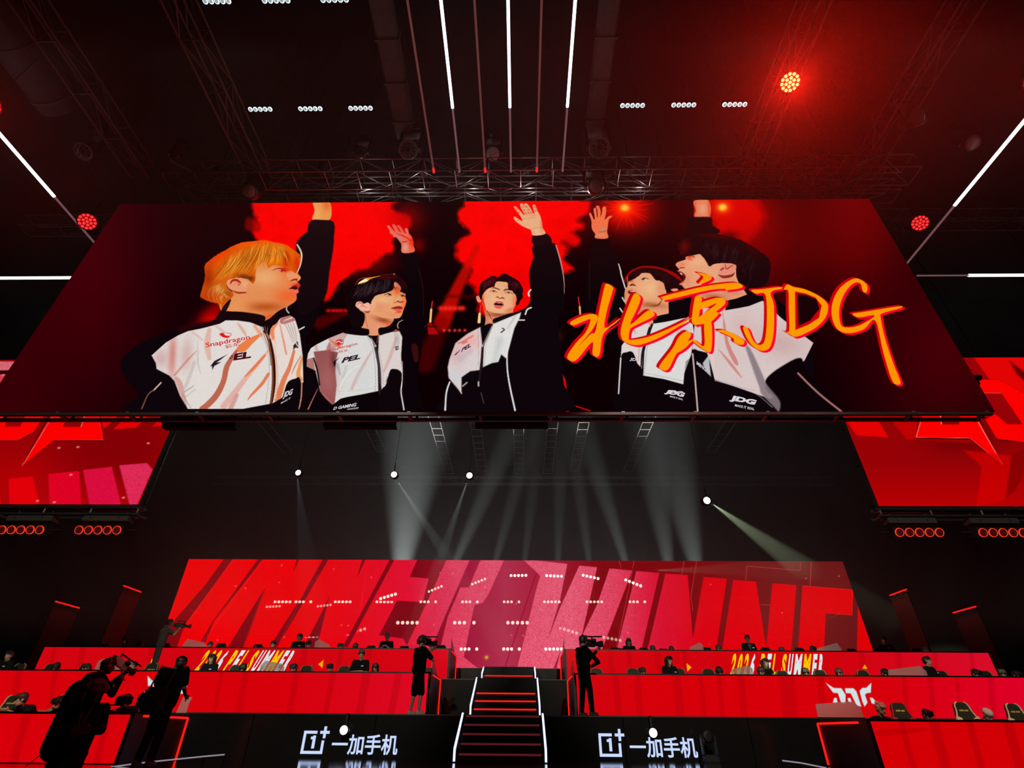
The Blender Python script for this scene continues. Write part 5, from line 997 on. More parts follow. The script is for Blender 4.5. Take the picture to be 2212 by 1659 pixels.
# ---- five-cell lamp bars
CELLW = emis('cell_white', (225, 235, 240), 1.6); CELLD = emis('cell_dim_white', (150, 165, 168), 1.0); RING = emis('ring_red', (250, 62, 40), .95); RINGD = mat('cell_glass_red', (.10, .01, .012), .2)
LENSDET = mat('cell_detail', (.01, .01, .012), .3)
def lampbar(loc, tgt, pitch, lit, lab, group):
    t = thing('lamp_bar', lab, 'stage light', loc, group=group)
    q = (Vector(tgt)-Vector(loc)).to_track_quat('-Z', 'Y')   # local -Z points at target
    R = q.to_euler(); r = pitch*.44; w = pitch*5
    hb = B(-w/2-.02, w/2+.02, -r*1.25, r*1.25, 0.01, r*2.4, bev=.01); obj('housing', hb, BLACKM, t)
    bm = bmesh.new(); tube(bm, (-w/2-.05, 0, r), (-w/2-.05, 0, r*4), .012, n=6); tube(bm, (w/2+.05, 0, r), (w/2+.05, 0, r*4), .012, n=6); tube(bm, (-w/2-.05, 0, r*4), (w/2+.05, 0, r*4), .012, n=6); obj('yoke', bm, DSTEEL, t)
    for i in range(5):
        x = (i-2)*pitch; M = Matrix.Translation((x, 0, 0))
        if lit == 'white':
            bm = bmesh.new(); lathe(bm, [(r*.2, -.012), (r*.7, -.008), (r, .0), (r, .012)], M, 20); c = obj('lamp_cell', bm, CELLW, t, smooth=False)
            bm = bmesh.new(); lathe(bm, [(r*.55, -.016), (r*.66, -.016), (r*.66, -.010)], M, 16); tube(bm, (x-r*.5, 0, -.015), (x+r*.4, r*.3, -.015), r*.06, n=4); obj('lens_detail', bm, CELLD, c)
        else:
            bm = bmesh.new(); lathe(bm, [(r*.84, -.02), (r*.88, -.028), (r*.96, -.028), (r*1.0, -.0)], M, 24, caps=False); c = obj('lamp_ring', bm, RING, t)
            bm = bmesh.new(); lathe(bm, [(r*.05, -.004), (r*.78, -.004), (r*.78, .008)], M, 20); obj('lens', bm, RINGD, c)
    t.rotation_euler = R; bake(t); rods(t, (-w*.3, w*.3), r*3, 18.6 if lit == 'white' else 5.1); return t
# lamp cells: the -Z side looks at the audience
g = 'white five-cell lamp bars on the front truss'
for (x, z), lab in zip(((-6.54, 13.5), (-5.27, 13.5), (-4.0, 13.5), (2.81, 13.5), (4.08, 13.5), (5.34, 13.5)), ('white five-cell lamp bar, outermost of the three left of the light tubes', 'white five-cell lamp bar, middle of the three left of the light tubes', 'white five-cell lamp bar nearest the light tubes on their left', 'white five-cell lamp bar nearest the light tubes on their right', 'white five-cell lamp bar, middle of the three right of the light tubes', 'white five-cell lamp bar, outermost of the three right of the light tubes')):
    lampbar((x, 6.93, z), (x, 4.2, 0), .125, 'white', lab, g)
for x, lab in ((-6.5, 'white five-cell lamp bar cut by the top of the frame, leftmost of three'), (-5.22, 'white five-cell lamp bar cut by the top of the frame, middle of three'), (-3.96, 'white five-cell lamp bar cut by the top of the frame, rightmost of three')):
    lampbar((x, 4.60, 13.5), (x, 2.6, 0), .125, 'white', lab, g)
g = 'red-ringed lamp bars under the side walls'
for x, lab in ((-12.78, 'red-ringed five-cell lamp bar cut by the left frame edge'), (-10.78, 'red-ringed five-cell lamp bar under the inner end of the left side wall'), (9.93, 'red-ringed five-cell lamp bar under the inner end of the right side wall'), (11.98, 'red-ringed five-cell lamp bar cut by the right frame edge')):
    t = lampbar((x, 12.95, 4.72), (x, -6, -2.0), .245, 'red', lab, g)
    bm = bmesh.new(); box(bm, x-.6, x+.6, 13.0, 13.25, 4.98, 5.16); s = thing('lamp_bar_hanger', 'dull bracket holding the lamp bar '+lab.split('lamp bar ')[1], 'bracket', (x, 13.1, 5.0)); obj('bracket_plate', bm, mat('hanger', (.02, .013, .012), .7), s, world=True)
    bm = bmesh.new(); tube(bm, (x-.45, 13.1, 5.2), (x-.45, 13.1, 5.36), .02); tube(bm, (x+.45, 13.1, 5.2), (x+.45, 13.1, 5.36), .02); obj('hanging_rod', bm, DSTEEL, s, world=True)
# side wall lower frames
for x0, x1, lab in ((-20, -9.9, 'open steel truss frame under the left side wall'), (9.1, 19.5, 'open steel truss frame under the right side wall')):
    t = thing('support_truss', lab, 'frame', ((x0+x1)/2, 13, 5.2))
    for z, y in ((5.33, 12.98), (5.16, 13.3), (5.16, 12.98)): obj('rail', B(x0, x1, y-.025, y+.025, z-.025, z+.025), DSTEEL, t, world=True)
    for k in range(9): x = x0+.1+(x1-x0-.2)*k/8; bm = bmesh.new(); tube(bm, (x, 12.98, 5.33), (x, 12.98, 5.16), .02); tube(bm, (x, 12.98, 5.16), (x, 13.3, 5.16), .02); obj('strut', bm, STEEL, t, world=True)
# ---- round red wash lights
CORE = emis('led_hot', (255, 240, 130), 1.8); CORER = emis('led_red', (255, 50, 52), 1.6); LHOT = emis('lens_hot', (255, 40, 0), 1.2); LRED = emis('lens_red', (150, 4, 6), 1.0)
def washlight(loc, tgt, r, hot, lab, power):
    t = thing('wash_light', lab, 'stage light', loc)
    bm = bmesh.new(); lathe(bm, [(r*.5, r*1.3), (r*.95, r*.9), (r*1.12, .02), (r*1.12, -.0)], None, 28, caps=False); obj('housing', bm, BLACKM, t, smooth=False)
    bm = bmesh.new(); lathe(bm, [(.001, .0), (r*1.02, .0), (r*1.02, .02)], None, 28); obj('lens', bm, LHOT if hot else LRED, t)
    k = 0; bm0 = None
    for n, rr in ((1, 0), (6, .42), (12, .82)):
        for i in range(n):
            a = 2*PI*i/n+(.26 if n == 12 else 0)
            bm = bmesh.new(); lathe(bm, [(.001, -.02), (r*.13, -.016), (r*.165, .0)], Matrix.Translation((r*rr*math.cos(a), r*rr*math.sin(a), -.002)), 10); obj('led_cell', bm, CORE if hot else CORER, t)
    bm = bmesh.new(); tube(bm, (-r*1.25, 0, r*.3), (-r*1.25, 0, r*2.2), .025); tube(bm, (r*1.25, 0, r*.3), (r*1.25, 0, r*2.2), .025); tube(bm, (-r*1.25, 0, r*2.2), (r*1.25, 0, r*2.2), .03); obj('yoke', bm, DSTEEL, t)
    t.rotation_euler = (Vector(tgt)-Vector(loc)).to_track_quat('-Z', 'Y').to_euler(); bake(t); rods(t, (0,), r*1.6, 18.6, 0, .012)
    if power:
        d = (Vector(tgt)-Vector(loc)).normalized(); lamp('SPOT', 'wash_light_beam', Vector(loc)+d*.10, power, (1, .012, .004), tgt, r*.6, 150, 1.0, vol=1.0)
    return t
washlight((6.48, 6.41, 13.5), (3.0, 1.0, 2), .215, True, 'brightest red wash light with yellow-hot cells at the upper right', 5600)
washlight((-13.3, 10.3, 13.45), (-5, 1, 3), .24, False, 'red wash light beside the upper left corner of the overhead wall', 220)
washlight((12.2, 10.6, 13.5), (5, 1, 3), .22, False, 'red wash light beside the upper right corner of the overhead wall', 60)
washlight((-13.35, 6.75, 13.5), (-6, 1, 3), .24, False, 'red wash light cut by the left frame edge', 320)
washlight((12.32, 6.42, 13.5), (5, 1, 3), .24, False, 'red wash light cut by the right frame edge', 320)
# ---- moving heads hanging above the wall
GLASS = mat('lens_glass', (.30, .28, .26), .12, .2)
def movinghead(loc, tgt, s, lab, wheel=False, lensm=None, group=None, emit=None):
    t = thing('moving_head', lab, 'stage light', loc, group=group)
    obj('base', B(-.2*s, .2*s, -.16*s, .16*s, .62*s, .78*s, bev=.02*s), DSTEEL, t)
    bm = bmesh.new(); box(bm, -.26*s, -.2*s, -.06*s, .06*s, -.05*s, .6*s); box(bm, .2*s, .26*s, -.06*s, .06*s, -.05*s, .6*s); box(bm, -.26*s, .26*s, -.06*s, .06*s, .55*s, .62*s); obj('yoke', bm, DSTEEL, t)
    R = (Vector(tgt)-Vector(loc)).to_track_quat('-Z', 'Y').to_matrix().to_4x4()
    bm = bmesh.new(); lathe(bm, [(.08*s, .34*s), (.15*s, .26*s), (.19*s, 0), (.2*s, -.2*s), (.175*s, -.22*s)], R, 24, caps=False); h = obj('lamp_head', bm, mat('head_shell', (.02, .018, .018), .35), t, smooth=True)
    bm = bmesh.new(); lathe(bm, [(.002, -.25*s), (.1*s, -.24*s), (.17*s, -.21*s), (.175*s, -.19*s)], R, 24); obj('lens', bm, lensm or GLASS, h, smooth=True)
    if wheel:
        bm = bmesh.new(); lathe(bm, [(.15*s, -.235*s), (.2*s, -.25*s), (.21*s, -.235*s)], R, 28, caps=False)
        for i in range(10):
            a = 2*PI*i/10; p0 = R @ Vector((.05*s*math.cos(a), .05*s*math.sin(a), -.262*s)); p1 = R @ Vector((.16*s*math.cos(a), .16*s*math.sin(a), -.245*s)); tube(bm, p0, p1, .009*s, n=5)
        obj('lens_spokes', bm, mat('pale_spoke', (.16, .15, .15), .4), h)
    rods(t, (0,), .75*s, 18.6, 0, .012); return t
DARKL = mat('dark_lens', (.02, .018, .018), .15)
A9 = lambda x, y, Y=8.8: tuple(P(x, y, Y=Y))
movinghead(A9(885, 322), (-2.5, 2, 3), 1.3, 'unlit moving head with spoked lens left of the light tubes', True, DARKL)
movinghead(A9(1065, 330, 9.1), (-.5, 3, 2), 1.15, 'moving head with a big pale round lens between the light tubes', False, mat('pale_lens', (.6, .58, .55), .25))
movinghead(A9(1293, 318), (1.6, 2, 3), 1.45, 'unlit moving head with a spoked pale rim right of the light tubes', True, DARKL)
movinghead(A9(190, 325), (-10, 3, 3), 1.2, 'unlit moving head at the upper left with a pale curved rim', True, DARKL)
movinghead(A9(1970, 258, 8.0), (10, 0, 8), 1.3, 'unlit moving head with a pale bottle-shaped body at the upper right', False, GLASS)
movinghead(A9(2092, 310), (10, 2, 6), 1.1, 'unlit moving head with a dull red lens beside the right light tube', False, mat('red_tinted_lens', (.3, .10, .09), .4))
movinghead(A9(545, 415, 9.6), (-6.8, 2, 6), 1.2, 'pale banded fixture at the top edge of the wall over the orange-haired player', False, mat('banded', (.28, .26, .26), .6))
movinghead(A9(1285, 405, 9.6), (1.8, 2, 6), 1.2, 'fixture with orange cable at the top edge of the wall right of centre', False, mat('banded', (.28, .26, .26), .6))
movinghead(A9(380, 335), (-8, 2, 4), .8, 'small unlit moving head below the left trusses', False, DARKL)
movinghead(A9(780, 330), (-4, 1, 5), .9, 'dark moving head beside the left duct', False, DARKL)
# floor heads standing on the stage
HOTW = emis('head_lit', (245, 255, 250), 4.0)
def floorhead(x, y, lit, lab):
    c = P(x, y, Y=13.7); s = .62; t = thing('floor_moving_head', lab, 'stage light', (c[0], 13.7, 0))
    obj('base', B(-.15, .15, -.12, .12, 0, .12, bev=.02), BLACK, t); zc = c[2]
    bm = bmesh.new(); box(bm, -.16, -.125, -.05, .05, .12, zc+.03); box(bm, .125, .16, -.05, .05, .12, zc+.03); box(bm, -.16, .16, -.05, .05, .11, .14); obj('yoke', bm, BLACK, t)
    R = Matrix.Translation((0, 0, zc)) @ Vector((0, -1, .15)).to_track_quat('-Z', 'Y').to_matrix().to_4x4()
    bm = bmesh.new(); lathe(bm, [(.05, .16), (.1, .1), (.12, -.08), (.105, -.1)], R, 24); h = obj('lamp_head', bm, BLACK, t, smooth=True)
    bm = bmesh.new(); lathe(bm, [(.002, -.104), (.07, -.1), (.078, -.09)], R, 20); obj('lens', bm, HOTW if lit else DARKL, h); return t
def facehead(x, y, lab):
    c = P(x, y, Y=14.0); t = thing('fascia_spot', lab, 'stage light', (c[0], 14.0, c[2]))
    R = Vector((0, -1, -.02)).to_track_quat('-Z', 'Y').to_matrix().to_4x4()
    bm = bmesh.new(); lathe(bm, [(.05, .12), (.09, .06), (.10, -.05), (.092, -.06)], R, 24, caps=False); h = obj('lamp_head', bm, BLACK, t, smooth=True)
    bm = bmesh.new(); lathe(bm, [(.002, -.062), (.07, -.058), (.088, -.05)], R, 20); obj('lens', bm, HOTW, h)
    bm = bmesh.new(); box(bm, -.02, .02, .06, .10, 0, .84-c[2]); box(bm, -.02, .02, .06, .19, .84-c[2]-.02, .84-c[2]); obj('bracket', bm, BLACK, t)
facehead(744, 1577, 'lit round spot fixed to the platform front over the left phone-brand sign')
facehead(1410, 1583, 'lit round spot fixed to the platform front over the right phone-brand sign')
floorhead(1528, 1592, False, 'unlit moving head standing on stage right of the right phone-brand sign')
# ---- small spots with beams in the haze
def spot(px, py, Y, tx, ty, TY, power, ang, col, lab, r=.08):
    a = P(px, py, Y=Y); b = P(tx, ty, Y=TY); d = Vector(b-a).normalized()
    t = thing('spot_light', lab, 'stage light', a); R = Vector((0, -1, -.15)).to_track_quat('-Z', 'Y').to_matrix().to_4x4()
    bm = bmesh.new(); lathe(bm, [(r*.5, r*3), (r*1.2, r*2), (r*1.3, .01), (r*1.05, 0)], R, 20); obj('housing', bm, BLACKM, t)
    bm = bmesh.new(); lathe(bm, [(.002, -.02), (r, -.0), (r, .01)], R, 20); obj('lens', bm, HOTW, t)
    bm = bmesh.new(); tube(bm, (0, 0, r), (0, 0, .5), .02); obj('hook', bm, DSTEEL, t); rods(t, (0,), .5, 18.57)
    if power: lamp('SPOT', 'spot_beam', Vector(a)+d*.26+Vector((0, -.1, -.05)), power, col, b, .02, ang, .5)
spot(644, 1021, 19.5, 650, 1100, 19, 1200, 12, (.85, .95, 1), 'small bright spot light hanging at the left of the gap', .11)
spot(851, 1025, 19.5, 905, 1110, 19.8, 9000, 9, (.85, 1, .95), 'small bright spot light with a beam leaning right', .12)
spot(1014, 1027, 19.5, 985, 1110, 19.3, 7000, 9, (.85, 1, .97), 'small bright spot light with a beam leaning left', .12)
spot(1527, 1081, 19.0, 1735, 1228, 24.0, 42000, 10, (.82, 1, .62), 'spot light with the strongest greenish beam at the right', .13)
# fan of beams rising behind the rear wall
def upbeam(px, tx, power, ang, lab=None, Y=25.2, ty=930, TY=27.5):
    a = P(px, 1206, Y=Y); b = P(tx, ty, Y=TY); d = Vector(b-a).normalized(); a = np.array(Vector(a)-d*(2.6/d.z))
    t = thing('beam_light', lab, 'stage light', (a[0], a[1], a[2]-.2))
    obj('base', B(-.2, .2, -.15, .15, -.12, 0, bev=.02), BLACK, t); obj('floor_stand', B(-.04, .04, -.04, .04, -(a[2]-.2), -.12), BLACK, t); bm = bmesh.new(); tube(bm, (0, 0, 0), Vector(d)*.18, .12, .14, n=16); h = obj('lamp_head', bm, BLACK, t)
    bm = bmesh.new(); tube(bm, Vector(d)*.18, Vector(d)*.19, .1, n=16); obj('lens', bm, HOTW, h)
    lamp('SPOT', 'beam_light_ray', Vector((a[0], a[1], a[2]-.2))+Vector(d)*.22, power*26, (.88, 1.0, .97), b, .03, ang*1.7, 1.0)
fan = [(870, 900, 2200, 16), (985, 1108, 1500, 6), (1070, 1150, 900, 5), (1133, 1165, 700, 4.5), (1205, 1212, 700, 5), (1272, 1235, 800, 5), (1350, 1262, 1300, 6), (1442, 1395, 1000, 9), (1500, 1440, 1000, 12)]
for i, (a, b, pw, an) in enumerate(fan):
    upbeam(a, b, pw, an, ('leftmost and widest' if i == 0 else ['', 'second', 'third', 'fourth', 'fifth', 'sixth', 'seventh', 'eighth', 'ninth'][i]+' from the left')+' of the beam lights rising behind the rear wall')
# red light bars at the sides with falling red light
for (x0, y0, x1, y1), lab in (((120, 1299, 171, 1314), 'red light bar at the far left edge of the hall'), ((267, 1265, 305, 1278), 'red light bar between the far left one and the rear wall'), ((1958, 1273, 1922, 1285), 'red light bar just right of the rear wall'), ((2108, 1310, 2058, 1322), 'red light bar at the far right edge of the hall')):
    a = P(x0, y0, Y=21); b = P(x1, y1, X=a[0]); a = Vector(a); b = Vector(b); b.z = a.z
    t = thing('red_light_bar', lab, 'stage light', a); obj('lit_tube', polytube([a, b], .026, 8), emis('bar_red', (235, 22, 26), 1.2), t, world=True)
    obj('housing', polytube([a+Vector((0, 0, .07)), b+Vector((0, 0, .07))], .05, 8), BLACKM, t, world=True)
    obj('wall_panel', B(a.x-.02, a.x+.02, a.y, b.y, a.z-4.2, a.z-.1), mat('side_fin', (.006, .0015, .002), .7), t, world=True)
    m = (a+b)/2; L = (b-a).length; lamp('AREA', 'red_bar_glow', m-Vector((math.copysign(.12, m.x)*1.0, 0, .05)), 2, (1, .03, .04), m-Vector((0, 0, 5)), L, spread=60, sizey=.06)
# lamp bars hung behind the overhead wall and high over the seats: seen as reflections in the glossy rear wall
BANKM = {k: emis('bank_cell_%s' % v, (255, 250, 225), k) for k, v in ((4.0, 'dim'), (9.0, 'mid'), (22.0, 'hot'))}
G = 'white lamp bars facing the stage, mirrored in the rear wall'
ORD = ['first', 'second', 'third', 'fourth', 'fifth', 'sixth', 'seventh', 'eighth', 'ninth', 'tenth', 'eleventh']
def bank(px, py, Ym, wpx, lab, slope=0, bright=9.0, skip=()):
    """a lamp bar whose mirror image in the rear wall falls at the given place"""
    Yw = 23.995; a = P(px-wpx/2, py-slope/2, Y=Ym); b = P(px+wpx/2, py+slope/2, Y=Ym); Yr = 2*Yw-Ym
    t = thing('white_lamp_bar', lab, 'stage light', ((a[0]+b[0])/2, Yr, (a[2]+b[2])/2), group=G)
    L = b-a; rr = np.linalg.norm(L)/5*.34
    bm = bmesh.new(); tube(bm, (a[0], Yr-.2, a[2]), (b[0], Yr-.2, b[2]), rr*.9, n=8); tube(bm, ((a[0]+b[0])/2, Yr-.2, a[2]), ((a[0]+b[0])/2, Yr-.2, 18.57), .012, n=6); obj('housing', bm, BLACKM, t, world=True)
    zl, zh = min(a[2], b[2]), max(a[2], b[2]); obj('hood', box(box(bmesh.new(), min(a[0], b[0])-.05, max(a[0], b[0])+.05, Yr-.09, Yr-.06, zl-rr*1.2, zh+rr*1.2), min(a[0], b[0])-.05, max(a[0], b[0])+.05, Yr-.09, Yr+.10, zl-rr*1.25, zl-rr*1.12), BLACKM, t, world=True)
    for i in range(5):
        if i in skip: continue
        c = a+L*(i+.5)/5; bm = bmesh.new(); tube(bm, (c[0], Yr-.05, c[2]), (c[0], Yr, c[2]), rr, n=12); obj('lamp_cell', bm, BANKM[bright], t, world=True)
for py, Ym, xs_, w, nm in ((1300, 37.1, [610, 655, 740, 830, 925, 1015, 1105, 1192, 1284, 1377, 1470], 40, 'long middle row'), (1345, 37.4, [880, 1003, 1118], 52, 'three-lamp row'), (1402, 88, [1013, 1105, 1196], 42, 'lowest row')):
    for i, x in enumerate(xs_): bank(x, py, 34.2 if x < 800 else Ym, w, 'white lamp bar reflected %s from left in the %s on the rear wall' % (ORD[i], nm), skip=(3,) if x % 2 else (), bright=22.0 if py == 1402 else 9.0)
for i, (x, y, sl, br) in enumerate(((590, 1310, -2, 4.0), (700, 1308, -4, 4.0), (838, 1288, -12, 22.0), (940, 1272, -14, 9.0), (1034, 1256, -14, 9.0), (1120, 1243, -1, 22.0), (1197, 1244, 2, 22.0), (1276, 1246, 9, 22.0), (1368, 1259, 16, 22.0), (1463, 1281, 18, 22.0))):
    bank(x, y, 34.0 if x < 800 else 36.3, 34 if br < 22 else 40, 'white lamp bar reflected %s from the left in the bright upper arc' % ORD[i], sl, br)
for i, (x, y, sl) in enumerate(((668, 1378, -8), (770, 1364, -14), (1228, 1362, 14), (1322, 1380, 8))): bank(x, y, 80, 44, 'white lamp bar with a faint tilted reflection, %s from the left' % ORD[i], sl, 4.0)
# ---- haze filling the stage
def hazebox(dims, dens, lab):
    m = bpy.data.materials.new('stage_haze'); m.use_nodes = True; nt = m.node_tree; nt.nodes.clear()
    vo = nt.nodes.new('ShaderNodeVolumeScatter'); vo.inputs['Density'].default_value = dens; vo.inputs['Anisotropy'].default_value = .2
    ou = nt.nodes.new('ShaderNodeOutputMaterial'); nt.links.new(vo.outputs[0], ou.inputs['Volume'])
    tag(obj('haze', B(*dims), m), lab, 'haze', kind='stuff')
hazebox((-22, 22, 13.4, 38, 2.9, 18.4), .0085, 'thin theatrical haze hanging over the stage behind the overhead wall')
hazebox((-20, 20, 3.6, 9.0, 8.8, 18.4), .0065, 'thin red-lit haze around the trusses in front of the overhead wall')
# ================================================================ people
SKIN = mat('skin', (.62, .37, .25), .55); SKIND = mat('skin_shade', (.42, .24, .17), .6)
BLK = mat('black_cloth', (.010, .010, .012), .9, spec=.1, noise=.3); BLK2 = mat('charcoal_cloth', (.022, .021, .022), .9, spec=.1, noise=.3)
HAIRB = mat('black_hair', (.012, .009, .009), .5); HAIRBR = mat('brown_hair', (.05, .03, .025), .5); HAIRP = mat('pink_blond_hair', (.62, .34, .26), .55); HAIRBL = mat('blue_hair', (.10, .22, .42), .5); BEAN = mat('white_knit', (.55, .53, .47), .9)
EYE = mat('eye_dark', (.01, .008, .008), .3); LIP = mat('lip', (.42, .16, .13), .5); SHOE = mat('pale_shoe', (.30, .24, .20), .7); SHOEB = mat('black_shoe', (.01, .01, .01), .6); LOGOW = mat('white_print', (.7, .7, .7), .7)
def V3(*a): return Vector(a)
def headmesh(bm, c, R, s=1.0):
    """head with skull, jaw, nose, ears; c is the skull centre, front is local -y"""
    def q(x, y, z): return c + R @ V3(x*s, y*s, z*s)
    ball(bm, q(0, .008, .02), (.077*s, .096*s, .088*s), R, 16, 12); ball(bm, q(0, -.018, -.045), (.060*s, .070*s, .068*s), R, 14, 10)
    ball(bm, q(0, -.045, -.088), (.030*s, .030*s, .024*s), R, 10, 8)
    capsule(bm, q(0, -.086, .0), q(0, -.104, -.028), .008*s, .013*s, 8)
    for sx in (-1, 1): ball(bm, q(sx*.078, .012, -.012), (.012*s, .020*s, .030*s), R, 10, 8)
def hairmesh(c, R, s, style):
    bm = bmesh.new()
    def q(x, y, z): return c + R @ V3(x*s, y*s, z*s)
    ball(bm, q(0, .022, .040), (.088*s, .102*s, .084*s), R, 18, 12); ball(bm, q(0, .05, -.005), (.080*s, .066*s, .075*s), R, 16, 10)
    for i in range(9):
        x = -.064+.016*i; capsule(bm, q(x*.8, -.045, .105), q(x*1.05, -.090+.35*abs(x)*.4, .052-.012*(i % 2)), .022*s, .012*s, 8)
    for sx in (-1, 1): capsule(bm, q(sx*.078, -.015, .05), q(sx*.080, -.02, -.005), .018*s, .010*s, 8)
    if style == 'long':
        for sx in (-1, 1):
            for k in range(4): capsule(bm, q(sx*(.070+.004*k), -.02+.03*k, .03), q(sx*(.085-.004*k), -.03+.035*k, -.20+.01*k), .024*s, .016*s, 8)
        capsule(bm, q(0, .085, .0), q(0, .085, -.20), .055*s, .045*s, 10)
    if style == 'bun': ball(bm, q(0, .09, .10), .04*s, R, 12, 8)
    if style == 'spiky':
        for i in range(14):
            a = i*2.4; d = V3(math.cos(a)*.06, math.sin(a)*.06+.02, .10); capsule(bm, q(*(d*.9)), q(*(d*1.3)), .022*s, .008*s, 6)
    return fuse(bm, .0085*s, 1)
def hand(bm, w, d, n, s=1.0, curl=.5):
    """palm at wrist w pointing along d, palm normal n; five bent fingers"""
    d = Vector(d).normalized(); n = Vector(n); n = (n-d*n.dot(d)).normalized(); r = d.cross(n)
    for k in range(4): capsule(bm, w+r*(k-1.5)*.010*s, w+d*.085*s+r*(k-1.5)*.019*s, .015*s, .0115*s, 8)
    for k, L in enumerate((.066, .075, .070, .055)):
        a = w+d*.085*s+r*(k-1.5)*.0195*s; b = a+(d*math.cos(curl)+n*math.sin(curl))*L*.5*s; c = b+(d*math.cos(curl*2.2)+n*math.sin(curl*2.2))*L*.5*s
        capsule(bm, a, b, .0095*s, .0085*s, 8); capsule(bm, b, c, .0085*s, .0075*s, 8)
    a = w+d*.02*s-r*.030*s; b = a+(d*.6-r*.7+n*.2).normalized()*.045*s; c = b+(d*.9-r*.25+n*.35).normalized()*.032*s
    capsule(bm, a, b, .013*s, .011*s, 8); capsule(bm, b, c, .0105*s, .009*s, 8)
def person(name, lab, loc, rot, J, hair='short', hairm=None, top=None, bottom=None, shoes=None, shorts=False, longsleeve=False, vox=.011, group=None, face=True, cap=None, headtilt=(0, 0, 0), skin=None, skirt=False, s=1.0, bulk=1.0, capm=None):
    """J: dict of joints in local space (front is -y)"""
    t = thing(name, lab, 'person', loc, rot, group=group); skin = skin or SKIN; hairm = hairm or HAIRB; top = top or BLK; bottom = bottom or BLK
    g = {k: Vector(v) for k, v in J.items()}; HR = Euler([math.radians(a) for a in headtilt]).to_matrix(); hc = g['head']
    bm = bmesh.new(); headmesh(bm, hc, HR, s)
    capsule(bm, g['neck'], hc+HR @ V3(0, .02, -.05), .056, .050, 12)
    # bare torso under the shirt keeps the body one piece
    capsule(bm, g['pelvis'], g['chest'], .07, .07, 12); capsule(bm, g['chest'], g['neck'], .06, .05, 12)
    for sd in 'LR':
        if 'wri'+sd not in g: continue
        capsule(bm, g['chest'], g['sho'+sd], .05, .045, 10); capsule(bm, g['sho'+sd], g['elb'+sd], .046, .036, 10); capsule(bm, g['elb'+sd], g['wri'+sd], .036, .024, 10)
        d = g.get('hnd'+sd, (g['wri'+sd]-g['elb'+sd])); hand(bm, g['wri'+sd], d, g.get('pal'+sd, V3(0, 0, -1)), 1.0, J.get('curl', .6) if not isinstance(J.get('curl'), tuple) else .6)
    for sd in 'LR':
        if 'kne'+sd not in g: continue
        capsule(bm, g['pelvis'], g['hip'+sd], .07, .07, 12); capsule(bm, g['hip'+sd], g['kne'+sd], .072, .052, 12); capsule(bm, g['kne'+sd], g['ank'+sd], .052, .036, 10)
        capsule(bm, g['ank'+sd]+V3(0, .02, -.03), g['ank'+sd]+V3(0, -.13, -.05), .035, .028, 8)
    obj('body', fuse(bm, vox, 2), skin, t)
    bm = bmesh.new(); pel, ch, nk = g['pelvis'], g['chest'], g['neck']; ax = (g['shoR']-g['shoL']).normalized() if 'shoL' in g else V3(1, 0, 0)
    for sx in (-1, 1):
        capsule(bm, pel+ax*sx*.075*bulk+V3(0, 0, -.04), ch+ax*sx*.085*bulk, .105*bulk, .115*bulk, 14); capsule(bm, ch+ax*sx*.07*bulk+V3(0, 0, .05), nk+ax*sx*.03-V3(0, 0, .035), .10, .052, 12)
    for sd in 'LR':
        if 'wri'+sd not in g: continue
        capsule(bm, ch+(nk-ch)*.45, g['sho'+sd], .085, .068, 12); e = g['elb'+sd]; w = g['wri'+sd]; sh = g['sho'+sd]
        if longsleeve: capsule(bm, sh, e, .066, .054, 12); capsule(bm, e, e+(w-e)*.93, .052, .040, 12)
        else: capsule(bm, sh, sh+(e-sh)*.72, .068, .066, 12)
    if skirt:
        capsule(bm, pel+V3(0, 0, .1), pel+V3(0, 0, -.62), .17, .20, 16)
    sh_ = obj('shirt', fuse(bm, vox, 2), top, t)
    if 'kneL' in g:
        bm = bmesh.new()
        for sd in 'LR':
            capsule(bm, pel, g['hip'+sd], .125, .105, 12); k, h, a = g['kne'+sd], g['hip'+sd], g['ank'+sd]
            if shorts: capsule(bm, h, k+(a-k)*.10, .095, .088, 12)
            else: capsule(bm, h, k, .100, .076, 12); capsule(bm, k, a+(k-a)*.06, .074, .062, 12)
        obj('trousers' if not shorts else 'shorts', fuse(bm, vox, 2), bottom, t)
        for sd in 'LR':
            a = g['ank'+sd]; bm = bmesh.new(); capsule(bm, a+V3(0, .035, -.035), a+V3(0, -.12, -.048), .045, .036, 12); box(bm, a.x-.045, a.x+.045, a.y-.16, a.y+.07, a.z-.088, a.z-.062)
            obj('shoe', fuse(bm, .009, 1), shoes or SHOEB, t)
    if hair: obj('hair', hairmesh(hc, HR, s*1.0, hair), hairm, t)
    if cap:
        bm = bmesh.new(); ball(bm, hc+HR @ V3(0, .012, .055), (.092, .108, .075), HR, 20, 12)
        if cap == 'cap': ball(bm, hc+HR @ V3(0, -.125, .050), (.07, .075, .012), HR, 16, 8)
        if cap == 'bucket': lathe(bm, [(.09, .05), (.115, .035), (.15, -.01), (.14, -.012), (.10, .03)], Matrix.Translation(hc+HR @ V3(0, .01, .03)) @ HR.to_4x4(), 22)
        o = obj('cap' if cap != 'beanie' else 'beanie', bm, BEAN if cap == 'beanie' else (capm or BLK2), t, smooth=True)
    if face:
        for sx in (-1, 1):
            bm = bmesh.new(); ball(bm, hc+HR @ V3(sx*.030*s, -.083*s, .004*s), (.014, .006, .007), HR, 8, 6); obj('eye', bm, EYE, t)
            bm = bmesh.new(); ball(bm, hc+HR @ V3(sx*.030*s, -.085*s, .024*s), (.019, .006, .004), HR, 8, 6); obj('eyebrow', bm, HAIRB, t)
        bm = bmesh.new(); ball(bm, hc+HR @ V3(0, -.085*s, -.056*s), (.022, .008, .006), HR, 8, 6); obj('mouth', bm, LIP, t)
    return t
